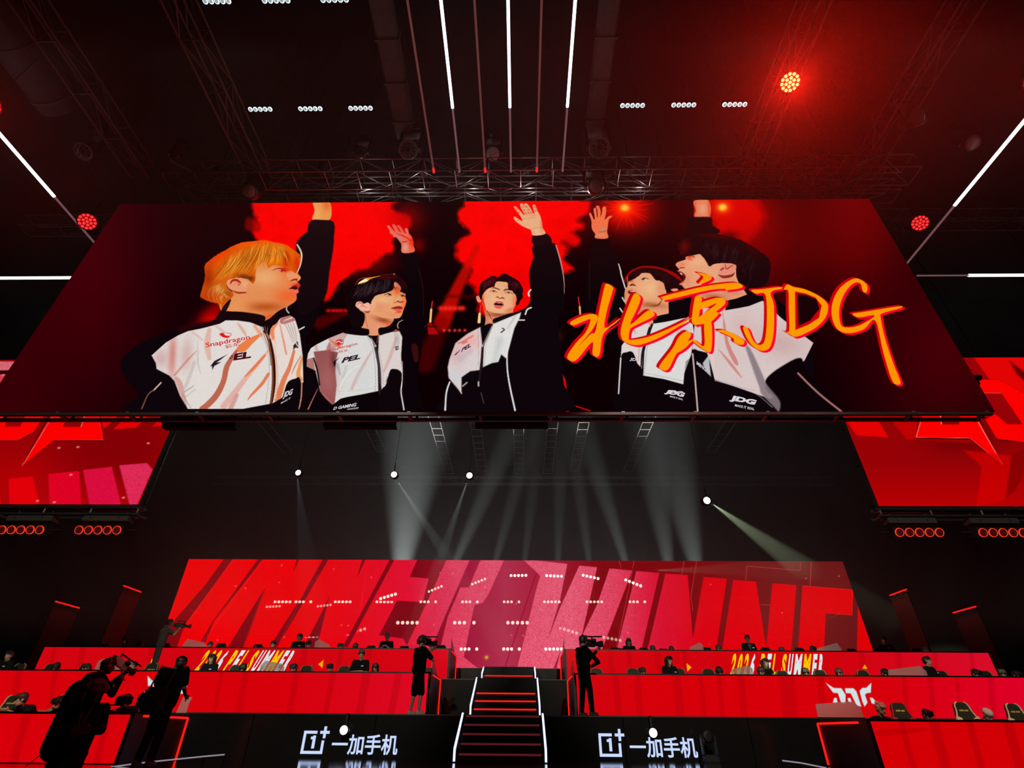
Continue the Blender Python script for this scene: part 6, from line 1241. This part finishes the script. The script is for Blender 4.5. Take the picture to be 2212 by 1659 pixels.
def standJ(h=1.72, **k):
    f = h/1.72
    J = dict(head=(0, -.01, 1.615), neck=(0, .02, 1.47), chest=(0, .02, 1.28), pelvis=(0, .01, .97), hipL=(-.09, .01, .90), hipR=(.09, .01, .90), kneL=(-.10, -.01, .50), kneR=(.10, -.01, .50), ankL=(-.10, .03, .088), ankR=(.10, .03, .088),
             shoL=(-.19, .03, 1.40), shoR=(.19, .03, 1.40), elbL=(-.24, .04, 1.12), elbR=(.24, .04, 1.12), wriL=(-.22, -.05, .88), wriR=(.22, -.05, .88), palL=(1, 0, 0), palR=(-1, 0, 0))
    J.update(k)
    return {a: tuple(np.array(v)*f) if not a.startswith(('pal', 'hnd')) else v for a, v in J.items()}
def sitJ(look=0, **k):
    J = dict(head=(0, -.10, 1.20), neck=(0, -.03, 1.06), chest=(0, .02, .86), pelvis=(0, .08, .56), hipL=(-.09, .06, .53), hipR=(.09, .06, .53), kneL=(-.12, -.36, .53), kneR=(.12, -.36, .53), ankL=(-.12, -.30, .10), ankR=(.12, -.30, .10),
             shoL=(-.18, .0, .98), shoR=(.18, .0, .98), elbL=(-.25, -.10, .76), elbR=(.25, -.10, .76), wriL=(-.09, -.33, .80), wriR=(.09, -.33, .80), hndL=(.3, -1, .2), hndR=(-.3, -1, .2), palL=(.6, 0, .6), palR=(-.6, 0, .6))
    J.update(k); return J
# ---- gaming chair
CHB = mat('chair_dark_olive', (.028, .030, .018), .55, spec=.3); CHY = mat('chair_yellow', (.62, .50, .10), .5); CHR = mat('chair_red', (.45, .03, .03), .5); CHT = mat('chair_trim_tan', (.30, .24, .12), .6)
def chair(name, lab, loc, rz, trim, group):
    t = thing(name, lab, 'chair', loc, rz, group=group)     # faces -y
    hp = [(.20, .50), (.255, .62), (.275, .84), (.265, .95), (.215, 1.05), (.185, 1.13), (.180, 1.20), (.150, 1.26), (.09, 1.29)]; pts = [(-x, z) for x, z in hp]+hp[::-1]
    bm = prism(pts, 'y', 0, .09); bmesh.ops.bevel(bm, geom=bm.edges[:], offset=.018, segments=2, affect='EDGES'); bk = obj('backrest', bm, CHB, t, loc=(0, .24, 0)); bk.rotation_euler = (math.radians(-7), 0, 0)
    for sx in (-1, 1):
        w = prism([(sx*.15, .55), (sx*.30, .66), (sx*.31, .86), (sx*.27, 1.0), (sx*.16, .96)][::sx], 'y', -.05, .03); bmesh.ops.bevel(w, geom=w.edges[:], offset=.012, segments=1, affect='EDGES'); o = obj('side_bolster', w, trim, bk)
        obj('headrest_trim', polytube([(sx*x, -.004, z) for x, z in hp[3:]], .016, 6), trim, bk)
    me, w, h = text_mesh('anda seat', .060, .1, .003); o = obj('headrest_lettering', me, CHY, bk, loc=(-w/2, -.006, 1.10))
    bm = B(-.24, .24, -.28, .22, .42, .52, bev=.03); obj('seat', bm, CHB, t)
    for sx in (-1, 1):
        a = obj('armrest', B(sx*.30-.04, sx*.30+.04, -.16, .12, .68, .71, bev=.01), CHB, t); bm = bmesh.new(); tube(bm, (sx*.30, 0, .45), (sx*.30, 0, .68), .02); tube(bm, (sx*.30, 0, .45), (sx*.2, 0, .45), .02); obj('arm_post', bm, BLACK, a)
    bm = bmesh.new(); tube(bm, (0, 0, .10), (0, 0, .42), .03); obj('gas_lift', bm, BLACK, t)
    bm = bmesh.new()
    for k in range(5):
        a = 2*PI*k/5; tube(bm, (0, 0, .12), (.28*math.cos(a), .28*math.sin(a), .08), .03, .02); ball(bm, (.28*math.cos(a), .28*math.sin(a), .032), .03, None, 8, 6)
    obj('star_base', bm, BLACK, t); return t
G_CH = 'dark gaming chairs behind the desks'
chY = chair('gaming_chair', 'x', (0, 0, 0), 0, CHT, G_CH); chR = chair('gaming_chair', 'x', (0, 0, 0), 0, CHR, G_CH); chC = chair('gaming_chair', 'x', (0, 0, 0), 0, mat('chair_cream', (.75, .68, .42), .5), G_CH)
used = {}
ROW = {'A': (12.0, 0.0, 'nearest'), 'B': (16.35, .84, 'second'), 'C': (20.1, 1.85, 'top')}
def at_row(px, row, ptop, h, dy=0.0):
    """spot in the booth and scale for something of height h whose top shows at pixel (px, ptop)"""
    Y0, zb, _ = ROW[row]; Y = Y0+dy; q = P(px, ptop, Y=Y); return q[0], Y, zb, min(max((q[2]-zb)/h, .84), 1.07)
def place(protos, px, row, ptop, rz, lab, group=None, dy=0.0):
    """protos: [(prototype, its height)]; the one nearest the height seen in the photo is used"""
    Y0, zb, _ = ROW[row]; need = P(px, ptop, Y=Y0+dy)[2]-zb
    proto, h = min(protos, key=lambda q: abs(q[1]-need)); x, Y, zb, sc = at_row(px, row, ptop, h, dy)
    if proto.name in used: o = dup(proto, (x, Y, zb), rz, lab)
    else: used[proto.name] = 1; o = proto; o.location = (x, Y, zb); o.rotation_euler = (0, 0, rz); o['label'] = lab
    o.scale = (sc,)*3
    if group: o['group'] = group
    return o
side = lambda px: 'left' if px < 1106 else 'right'
ords = ['first', 'second', 'third', 'fourth', 'fifth', 'sixth', 'seventh', 'eighth', 'ninth', 'tenth']
chairs = {'C': [(212, chY, 1386), (343, chY, 1386), (466, chY, 1386), (547, chY, 1388), (795, chY, 1391), (868, chY, 1392), (948, chY, 1390), (1333, chY, 1395), (1350, chY, 1397), (1397, chY, 1396), (1440, chY, 1398), (1535, chY, 1395), (1664, chY, 1395), (1738, chY, 1396), (1853, chY, 1398), (1925, chY, 1397), (1995, chY, 1396)],
          'B': [(22, chY, 1430), (90, chY, 1431), (165, chY, 1432), (312, chY, 1429), (496, chY, 1434), (652, chY, 1435), (735, chY, 1436), (918, chY, 1439), (1294, chY, 1441), (1374, chY, 1441), (1475, chY, 1441), (1540, chY, 1442), (1702, chY, 1446), (1785, chY, 1444), (1880, chY, 1445), (2053, chY, 1446), (2150, chY, 1446)],
          'A': [(2, chC, 1500), (118, chY, 1498), (170, chY, 1506), (1962, chR, 1516), (2102, chC, 1515), (2216, chC, 1520)]}
for r, L in chairs.items():
    cnt = {'left': 0, 'right': 0}
    for px, pr, pt in L:
        sd = side(px); lab = '%sgaming chair, %s from the left behind the %s desk %s of the stairs' % ({'A': 'cream-winged ' if pr is chC else ('red-winged ' if pr is chR else 'olive '), 'B': 'dark ', 'C': 'dark '}[r], ords[cnt[sd]], {'A': 'nearest', 'B': 'second-row', 'C': 'top-row'}[r], sd); cnt[sd] += 1
        place([(pr, 1.28)], px, r, pt, (-.08 if px < 1106 else .10), lab, dy=.32)
# ---- seated players
G_PL = 'seated players bent over their phones'
sA = person('person', 'x', (0, 0, 0), 0, sitJ(), 'short', HAIRB, BLK, BLK, vox=.014, group=G_PL, headtilt=(28, 0, 0))
sB = person('person', 'x', (0, 0, 0), 0, sitJ(head=(.05, -.12, 1.18)), 'short', HAIRBR, BLK, BLK, vox=.014, group=G_PL, headtilt=(12, 0, 28))
sC = person('person', 'x', (0, 0, 0), 0, sitJ(head=(-.04, -.05, 1.21)), 'long', HAIRB, BLK, BLK, vox=.014, group=G_PL, headtilt=(20, 0, -15))
slump = dict(head=(0, -.30, .99), neck=(0, -.19, .90), chest=(0, -.06, .78), shoL=(-.18, -.12, .84), shoR=(.18, -.12, .84), elbL=(-.24, -.30, .72), elbR=(.24, -.30, .72), wriL=(-.09, -.48, .80), wriR=(.09, -.48, .80))
sD = person('person', 'x', (0, 0, 0), 0, sitJ(**slump), 'short', HAIRB, BLK, BLK, vox=.014, group=G_PL, headtilt=(30, 0, 12))
sE = person('person', 'x', (0, 0, 0), 0, sitJ(**{**slump, 'head': (.03, -.30, 1.0)}), 'short', HAIRBR, BLK, BLK, vox=.014, group=G_PL, headtilt=(18, 0, -25))
HT = {sA.name: [(sA, 1.33), (sD, 1.12)], sB.name: [(sB, 1.31), (sE, 1.13)], sC.name: [(sC, 1.34), (sE, 1.13)]}
seated = {'C': [(280, sC, 1375, 'long-haired player leaning by a chair behind the top left desk'), (321, sA, 1388, 'player with only the hair showing left of the top-row cameraman'), (456, sB, 1386, 'player beside a chair just right of the bright divider, top left desk'), (672, sA, 1384, 'seated player close behind the standing player on the top left desk'), (740, sB, 1391, 'player bent low between the frosted divider and two chairs, top left desk'), (776, sA, 1391, 'player beside the pair of chairs left of the blue-haired person'), (941, sB, 1390, 'player nearest the stairs on the top left desk'), (1403, sB, 1396, 'player bent low at the third chair of the top right desk'), (1450, sA, 1398, 'player bent low left of the first divider on the top right desk'), (1543, sB, 1395, 'player just right of the first divider on the top right desk'), (1617, sA, 1390, 'seated player in front of the standing one near the middle of the top right desk'), (1682, sB, 1399, 'player bent low beside a chair over the SUMMER lettering'), (1745, sA, 1397, 'player bent low left of the far divider on the top right desk'), (1876, sB, 1401, 'player bent low right of the far divider on the top right desk'), (1915, sA, 1398, 'player seated before the standing man at the end of the top right desk'), (1984, sC, 1397, 'player leaning at the far end of the top right desk')],
          'B': [(142, sA, 1433, 'player with bowed dark head between two chairs on the far left second desk'), (197, sB, 1434, 'player with bowed head hidden beside the shoulder camera'), (294, sB, 1428, 'player with visible brow beside a chair left of the yellow triangle'), (541, sA, 1433, 'player with bowed head under the left event lettering'), (636, sB, 1434, 'player with bowed head right of the divider on the second left desk'), (719, sA, 1433, 'player with bowed head between the divider and the arms-crossed referee'), (815, sC, 1432, 'long-haired player right of the arms-crossed referee'), (905, sA, 1439, 'player partly hidden behind the cameraman in shorts'), (1385, sB, 1443, 'player bent low at the second chair right of the stairs'), (1549, sA, 1441, 'player with face lit between a chair and the event lettering'), (1632, sB, 1442, 'player with bowed head behind the divider on the second right desk'), (1719, sB, 1444, 'player with pale brow under the right event lettering'), (1799, sC, 1445, 'player bowed against a chair under the end of the right lettering'), (1893, sA, 1446, 'player bowed beside a chair right of the small yellow triangle'), (2084, sA, 1447, 'player with bowed round head right of the divider at the far right'), (2140, sB, 1446, 'reclining player near the far right frame edge'), (2172, sA, 1450, 'player with pale brow at the far right frame edge')],
          'A': [(82, sB, 1497, 'player in profile beside the olive chair on the nearest left desk'), (160, sA, 1505, 'player half hidden behind the foreground crew on the nearest left desk'), (298, sB, 1500, 'player between the small monitor and the divider on the nearest left desk'), (1978, sA, 1534, 'player with bowed head in the red-winged chair')]}
for r, L in seated.items():
    for px, pr, pt, lab in L: place(HT[pr.name], px, r, pt, random.uniform(-.3, .3), lab)
x, Y, zb, sc = at_row(1888, 'A', 1517, 1.20)
t = person('person', 'player with pink-blond hair and glasses on the nearest right desk', (x, Y, zb), .15, sitJ(head=(0, -.14, 1.07), neck=(0, -.05, .94), shoL=(-.18, -.02, .87), shoR=(.18, -.02, .87), chest=(0, .0, .80)), 'spiky', HAIRP, BLK, BLK, vox=.011, headtilt=(12, 0, 5)); t.scale = (sc,)*3
bm = bmesh.new()
for sx in (-1, 1): tube(bm, (sx*.032-.02, -.245, 1.085), (sx*.032+.02, -.245, 1.085), .003, n=5); tube(bm, (sx*.032-.02, -.244, 1.058), (sx*.032+.02, -.244, 1.058), .003, n=5); tube(bm, (sx*.032-.02, -.245, 1.085), (sx*.032-.02, -.244, 1.058), .003, n=5); tube(bm, (sx*.032+.02, -.245, 1.085), (sx*.032+.02, -.244, 1.058), .003, n=5)
obj('glasses', bm, BLACK, t)
x, Y, zb, sc = at_row(2104, 'A', 1533, 1.10, -.2)
t = person('person', 'player in a white knit beanie before the cream-winged chair', (x, Y, zb), .1, sitJ(**slump), None, HAIRB, BLK, BLK, vox=.012, cap='beanie', headtilt=(42, 0, 0), face=True); t.scale = (sc,)*3
# ---- standing staff behind the desks
crossed = dict(elbL=(-.25, -.02, 1.12), elbR=(.25, -.02, 1.12), wriL=(.06, -.20, 1.14), wriR=(-.06, -.23, 1.10), hndL=(1, 0, 0), hndR=(-1, 0, 0), palL=(0, .5, -1), palR=(0, .5, -1))
clasp = dict(elbL=(-.25, -.02, 1.14), elbR=(.25, -.02, 1.14), wriL=(-.06, -.22, 1.24), wriR=(.06, -.22, 1.24), hndL=(.8, -.2, .4), hndR=(-.8, -.2, .4), palL=(0, 0, -1), palR=(0, 0, -1))
hold = dict(elbL=(-.24, -.02, 1.14), elbR=(.24, -.02, 1.14), wriL=(-.12, -.26, 1.12), wriR=(.12, -.26, 1.12), hndL=(.3, -1, 0), hndR=(-.3, -1, 0))
def stander(px, row, pt, h, lab, hair='short', hm=None, arms=crossed, rz=0, tilt=(0, 0, 0), badge=True):
    h = P(px, pt, Y=ROW[row][0]-.1)[2]-ROW[row][1]-.04
    x, Y, zb, sc = at_row(px, row, pt, h+.03, -.1)
    t = person('person', lab, (x, Y, zb), rz, standJ(h, **arms), hair, hm or HAIRB, BLK, BLK, vox=.013, headtilt=tilt)
    if badge:
        bm = bmesh.new(); box(bm, .06, .13, -.118, -.110, 1.27*h/1.72, 1.30*h/1.72); obj('shirt_print', bm, LOGOW, t)
    return t
stander(783, 'B', 1402, 1.63, 'referee in black with arms crossed behind the second left desk', tilt=(10, 0, 10))
stander(461, 'B', 1412, 1.50, 'long-haired woman in black standing before the left event lettering', 'long', None, hold, tilt=(6, 0, -10))
stander(25, 'B', 1405, 1.58, 'person in dark clothes standing at the left frame edge behind the second desk', 'short', None, hold)
stander(1443, 'B', 1417, 1.50, 'long-haired woman in a black jacket behind the second right desk near the stairs', 'long', None, hold, rz=.3, tilt=(0, 0, 15))
stander(1650, 'B', 1422, 1.46, 'short-haired woman in black leaning before the right event lettering', 'long', HAIRBR, hold, rz=.4, tilt=(0, 10, 0))
stander(1998, 'B', 1417, 1.50, 'man in black leaning beside the frosted divider at the right', 'short', None, hold, rz=.5, tilt=(0, 12, 30))
stander(649, 'C', 1368, 1.60, 'standing dark-haired man in black looking left on the top left desk', 'short', None, crossed, tilt=(0, 0, -40))
stander(838, 'C', 1367, 1.60, 'standing person with blue hair and clasped hands on the top left desk', 'spiky', HAIRBL, clasp, badge=False)
stander(1357, 'C', 1379, 1.52, 'woman with tied hair standing behind the top right desk near the stairs', 'long', None, crossed)
stander(1612, 'C', 1371, 1.58, 'man standing above the right event lettering on the top right desk', 'short', None, crossed, tilt=(0, 0, -10))
stander(1906, 'C', 1375, 1.56, 'man standing at the dark end of the top right desk', 'short', None, crossed, tilt=(0, 0, -25), badge=False)
t = stander(592, 'C', 1385, 1.40, 'player stretching one arm to the left over the top left desk', 'short', None, dict(elbL=(-.42, -.05, 1.34), wriL=(-.66, -.06, 1.44), hndL=(-1, 0, .2), elbR=(.24, 0, 1.1)), badge=False)
# ---- cameras
CAMB = mat('camera_black', (.012, .012, .013), .4, .2); CAMW = mat('camera_silver', (.62, .60, .66), .35, .3)
def camera_rig(lab, loc, rz, s=1.0, body=None, mic=True, small=False, tiltx=0):
    t = thing('video_camera', lab, 'camera', loc); t.rotation_euler = (tiltx, 0, rz); body = body or CAMB     # lens looks along -y
    obj('camera_body', B(-.06*s, .06*s, -.16*s, .20*s, -.08*s, .09*s, bev=.012*s), body, t)
    bm = bmesh.new(); lathe(bm, [(.05*s, 0), (.055*s, .10*s), (.065*s, .17*s), (.062*s, .17*s)], Matrix.Translation((0, -.15*s, 0)) @ Matrix.Rotation(PI/2, 4, 'X'), 20); o = obj('lens_barrel', bm, CAMB, t)
    bm = prism([(-.085*s, -.07*s), (.085*s, -.07*s), (.085*s, .07*s), (-.085*s, .07*s)], 'y', -.38*s, -.31*s); obj('lens_hood', bm, CAMB, o)
    obj('viewfinder', B(-.14*s, -.05*s, -.14*s, -.02*s, .03*s, .10*s, bev=.01*s), CAMB, t)
    bm = bmesh.new(); tube(bm, (0, -.10*s, .09*s), (0, -.08*s, .16*s), .014*s); tube(bm, (0, .14*s, .09*s), (0, .12*s, .16*s), .014*s); tube(bm, (0, -.14*s, .16*s), (0, .16*s, .16*s), .017*s); obj('top_handle', bm, CAMB, t)
    if mic: bm = bmesh.new(); tube(bm, (.03*s, -.42*s, .19*s), (.03*s, -.05*s, .16*s), .018*s, n=10); obj('microphone', bm, CAMB, t)
    obj('battery', B(-.05*s, .05*s, .20*s, .27*s, -.07*s, .07*s, bev=.008*s), CAMB, t)
    return t
def headphones(parent, hc, R, m=None):
    bm = bmesh.new(); pts = [hc+R @ V3(.10*math.cos(a), .015, .02+.115*math.sin(a)) for a in np.linspace(0, PI, 12)]
    for a, b in zip(pts[:-1], pts[1:]): tube(bm, a, b, .012, n=6)
    for sx in (-1, 1): ball(bm, hc+R @ V3(sx*.095, .012, -.01), (.022, .038, .042), R, 12, 8)
    obj('headphones', bm, m or BLACKM, parent)
def eulR(t): return Euler([math.radians(a) for a in t]).to_matrix()
# cameraman in shorts, left of the stairs (camera on the shoulder, facing right and away)
q = P(897, 1546, Y=14.75); rz = math.radians(128)
J = standJ(1.72, elbR=(.34, -.22, 1.24), wriR=(.12, -.36, 1.42), elbL=(-.20, -.26, 1.16), wriL=(-.06, -.12, 1.34), ankL=(-.20, .03, .088), ankR=(.18, .05, .088), kneL=(-.17, -.01, .50), kneR=(.16, -.01, .5), palR=(-1, 0, 0), palL=(1, 0, 0))
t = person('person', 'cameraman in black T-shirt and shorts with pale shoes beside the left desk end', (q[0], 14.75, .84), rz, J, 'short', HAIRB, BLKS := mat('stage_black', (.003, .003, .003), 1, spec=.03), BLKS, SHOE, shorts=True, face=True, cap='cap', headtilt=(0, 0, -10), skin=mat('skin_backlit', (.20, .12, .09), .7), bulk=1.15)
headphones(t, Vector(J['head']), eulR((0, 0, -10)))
hx = Matrix.Rotation(rz, 3, 'Z')
w = hx @ V3(.13, -.16, 1.60); camera_rig('shoulder camera of the cameraman in shorts', (q[0]+w.x, 14.75+w.y, .84+w.z), rz, .85)
# cameraman right of the stairs
q = P(1268, 1549, Y=14.75); rz = math.radians(115)
J = standJ(1.76, head=(0, -.03, 1.60), elbR=(.30, -.28, 1.16), wriR=(.10, -.46, 1.40), elbL=(-.16, -.32, 1.12), wriL=(.10, -.30, 1.06), hndL=(1, -.2, 0), ankL=(-.20, -.03, .088), ankR=(.13, .06, .088), kneL=(-.14, -.04, .5), kneR=(.10, .02, .5))
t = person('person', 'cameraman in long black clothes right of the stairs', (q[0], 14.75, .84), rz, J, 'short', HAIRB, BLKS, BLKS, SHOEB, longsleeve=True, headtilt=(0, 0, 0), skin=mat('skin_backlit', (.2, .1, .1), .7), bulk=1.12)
headphones(t, Vector(J['head'])*1.0, eulR((0, 0, 0)))
w = Matrix.Rotation(rz, 3, 'Z') @ V3(.10, -.26, 1.60); camera_rig('shoulder camera of the cameraman right of the stairs', (q[0]+w.x, 14.75+w.y, .84+w.z), rz, 1.0)
# cameraman between the upper rows at the left
q = P(368, 1341, Y=18.5); rz = math.radians(125)
J = standJ(1.72, head=(0, -.05, 1.58), elbR=(.30, -.26, 1.30), wriR=(.12, -.36, 1.48), elbL=(-.22, -.28, 1.22), wriL=(-.04, -.36, 1.42), ankL=(-.20, .0, .088), ankR=(.16, .03, .088), kneL=(-.15, -.02, .5), kneR=(.13, 0, .5))
t = person('person', 'cameraman in grey-black clothes standing between the upper desks at the left', (q[0]-.05, 18.5, 1.85), rz, J, 'short', HAIRB, mat('faded_black', (.05, .042, .04), .95), mat('faded_black', (), .95), SHOEB, headtilt=(-12, 0, 0), skin=SKIND, bulk=1.3)
headphones(t, Vector(J['head']), eulR((-12, 0, 0)), mat('grey_phones', (.2, .16, .14), .5))
w = Matrix.Rotation(rz, 3, 'Z') @ V3(.04, -.40, 1.54); camera_rig('camera held up by the man between the upper desks', (q[0]-.05+w.x, 18.5+w.y, 1.85+w.z), rz, .8, mic=False)
# man in a cap seen from behind, in front of the nearest left desk
q = P(386, 1422, Y=10.35); rz = math.radians(168)
J = standJ(1.66, shoL=(-.235, .0, 1.42), shoR=(.235, .0, 1.42), head=(-.02, -.07, 1.53), neck=(0, -.03, 1.46), elbL=(-.30, -.02, 1.14), wriL=(-.20, -.24, 1.02), elbR=(.30, -.02, 1.14), wriR=(.20, -.24, 1.02), hndL=(.2, -1, 0), hndR=(-.2, -1, 0), ankL=(-.12, .03, .088), ankR=(.12, .05, .088))
t = person('person', 'man in a dark cap and T-shirt seen from behind before the nearest left desk', (q[0], 10.35, 0), rz, J, 'short', HAIRB, mat('night_black', (.002, .002, .0025), .9, spec=.05), mat('night_black', (), .9), SHOEB, cap='cap', headtilt=(10, 0, 30), skin=mat('skin_shaded_back', (.10, .05, .05), .7), bulk=1.25, capm=mat('night_black', (), .9))  # shade of the dark foreground put into the skin colour
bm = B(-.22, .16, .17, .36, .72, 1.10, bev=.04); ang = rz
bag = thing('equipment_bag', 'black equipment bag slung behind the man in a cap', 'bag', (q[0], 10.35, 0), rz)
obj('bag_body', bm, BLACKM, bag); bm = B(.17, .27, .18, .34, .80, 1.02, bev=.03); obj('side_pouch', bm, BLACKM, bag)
bm = bmesh.new(); tube(bm, (-.18, .26, 1.09), (-.17, .13, 1.44), .014); tube(bm, (.14, .26, 1.09), (.17, .13, 1.44), .014); obj('strap', bm, BLACKM, bag)
# shoulder cameraman bending forward, with the silver camera
q = P(240, 1423, Y=9.6); rz = math.radians(142); hz_ = q[2]; k = hz_/1.72
J = standJ(1.62, head=(.0, -.20, 1.46), neck=(0, -.12, 1.36), chest=(0, -.02, 1.20), shoL=(-.19, -.08, 1.30), shoR=(.19, -.08, 1.30), elbR=(.30, -.38, 1.14), wriR=(.12, -.50, 1.34), elbL=(-.20, -.36, 1.04), wriL=(-.04, -.46, 1.26), pelvis=(0, .08, .95))
t = person('person', 'bending cameraman with headphones and long dark coat at the left', (q[0]-.22, 9.6, 0), rz, J, 'short', HAIRB, mat('night_black', (), .9), mat('night_black', (), .9), SHOEB, longsleeve=True, headtilt=(0, 0, 0), skin=mat('skin_shaded_back', (), .7), skirt=True)
headphones(t, Vector(J['head']), eulR((0, 0, 0)), mat('khaki_headset', (.12, .12, .09), .6))
w = Matrix.Rotation(rz, 3, 'Z') @ V3(.10, -.40, 1.43); camera_rig('silver-topped shoulder camera held by the bending cameraman', (q[0]-.22+w.x, 9.6+w.y, w.z), rz, .72, CAMW, tiltx=.45)
# woman in a hat looking down at a phone, nearest the viewer
q = P(222, 1466, Y=7.6); rz = math.radians(35); hb = -.6; hgt = (q[2]-hb)
J = standJ(hgt/1.0-.02, head=(.02, -.12, 1.60), neck=(0, -.03, 1.47), elbR=(.24, -.10, 1.16), wriR=(.12, -.32, 1.14), elbL=(-.24, -.08, 1.16), wriL=(-.06, -.34, 1.14), hndL=(.4, -1, .1), hndR=(-.4, -1, .1))
t = person('person', 'crew member in a hat and long coat looking down, nearest the viewer', (q[0]-.05, 7.6, hb), rz, J, 'long', HAIRB, mat('night_black', (), .9), mat('night_black', (), .9), SHOEB, longsleeve=True, cap='bucket', headtilt=(28, 0, 8), skin=mat('skin_deep_shade', (.16, .07, .07), .7), skirt=True, capm=mat('dark_hat', (.02, .015, .015), .9))  # face in shade: skin colour itself darkened
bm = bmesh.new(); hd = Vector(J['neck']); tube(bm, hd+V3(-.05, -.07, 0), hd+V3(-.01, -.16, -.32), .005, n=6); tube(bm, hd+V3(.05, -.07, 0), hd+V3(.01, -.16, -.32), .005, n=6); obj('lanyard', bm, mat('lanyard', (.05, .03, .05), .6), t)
w = Matrix.Rotation(rz, 3, 'Z') @ V3(.03, -.44, 1.14*hgt/1.72); ph = thing('handheld_device', 'dark handheld device in the hands of the crew member in the hat', 'phone', (q[0]-.05+w.x, 7.6+w.y, hb+w.z), rz)
obj('device_body', B(-.09, .09, -.008, .008, -.05, .05, bev=.005), BLACK, ph); obj('device_screen', B(-.08, .08, .0082, .009, -.04, .04), mat('dim_screen', (.02, .01, .01), .1), ph)
# small monitor on an arm
q = P(262, 1533, Y=11.3); t = thing('camera_monitor', 'small dark monitor clamped on the nearest left desk beside the crew', 'monitor', (q[0], 11.3, .757))
obj('monitor_body', B(-.16, .14, -.03, .03, .13, .26, bev=.01), BLACKM, t); bm = bmesh.new(); tube(bm, (0, 0, .0), (0, 0, .13), .02); tube(bm, (-.30, 0, .12), (0, 0, .12), .012)
for a in range(4): tube(bm, (0, 0, .07), (.10*math.cos(a*1.57+.6), .05*math.sin(a*1.57+.6), .005), .010, n=6)
obj('clamp_arm', bm, BLACKM, t)
for pr in (sA, sB, sC, sD, sE, chY, chR, chC):
    if pr.name not in used:
        for c in pr.children_recursive: bpy.data.objects.remove(c)
        bpy.data.objects.remove(pr)
bpy.context.view_layer.update()
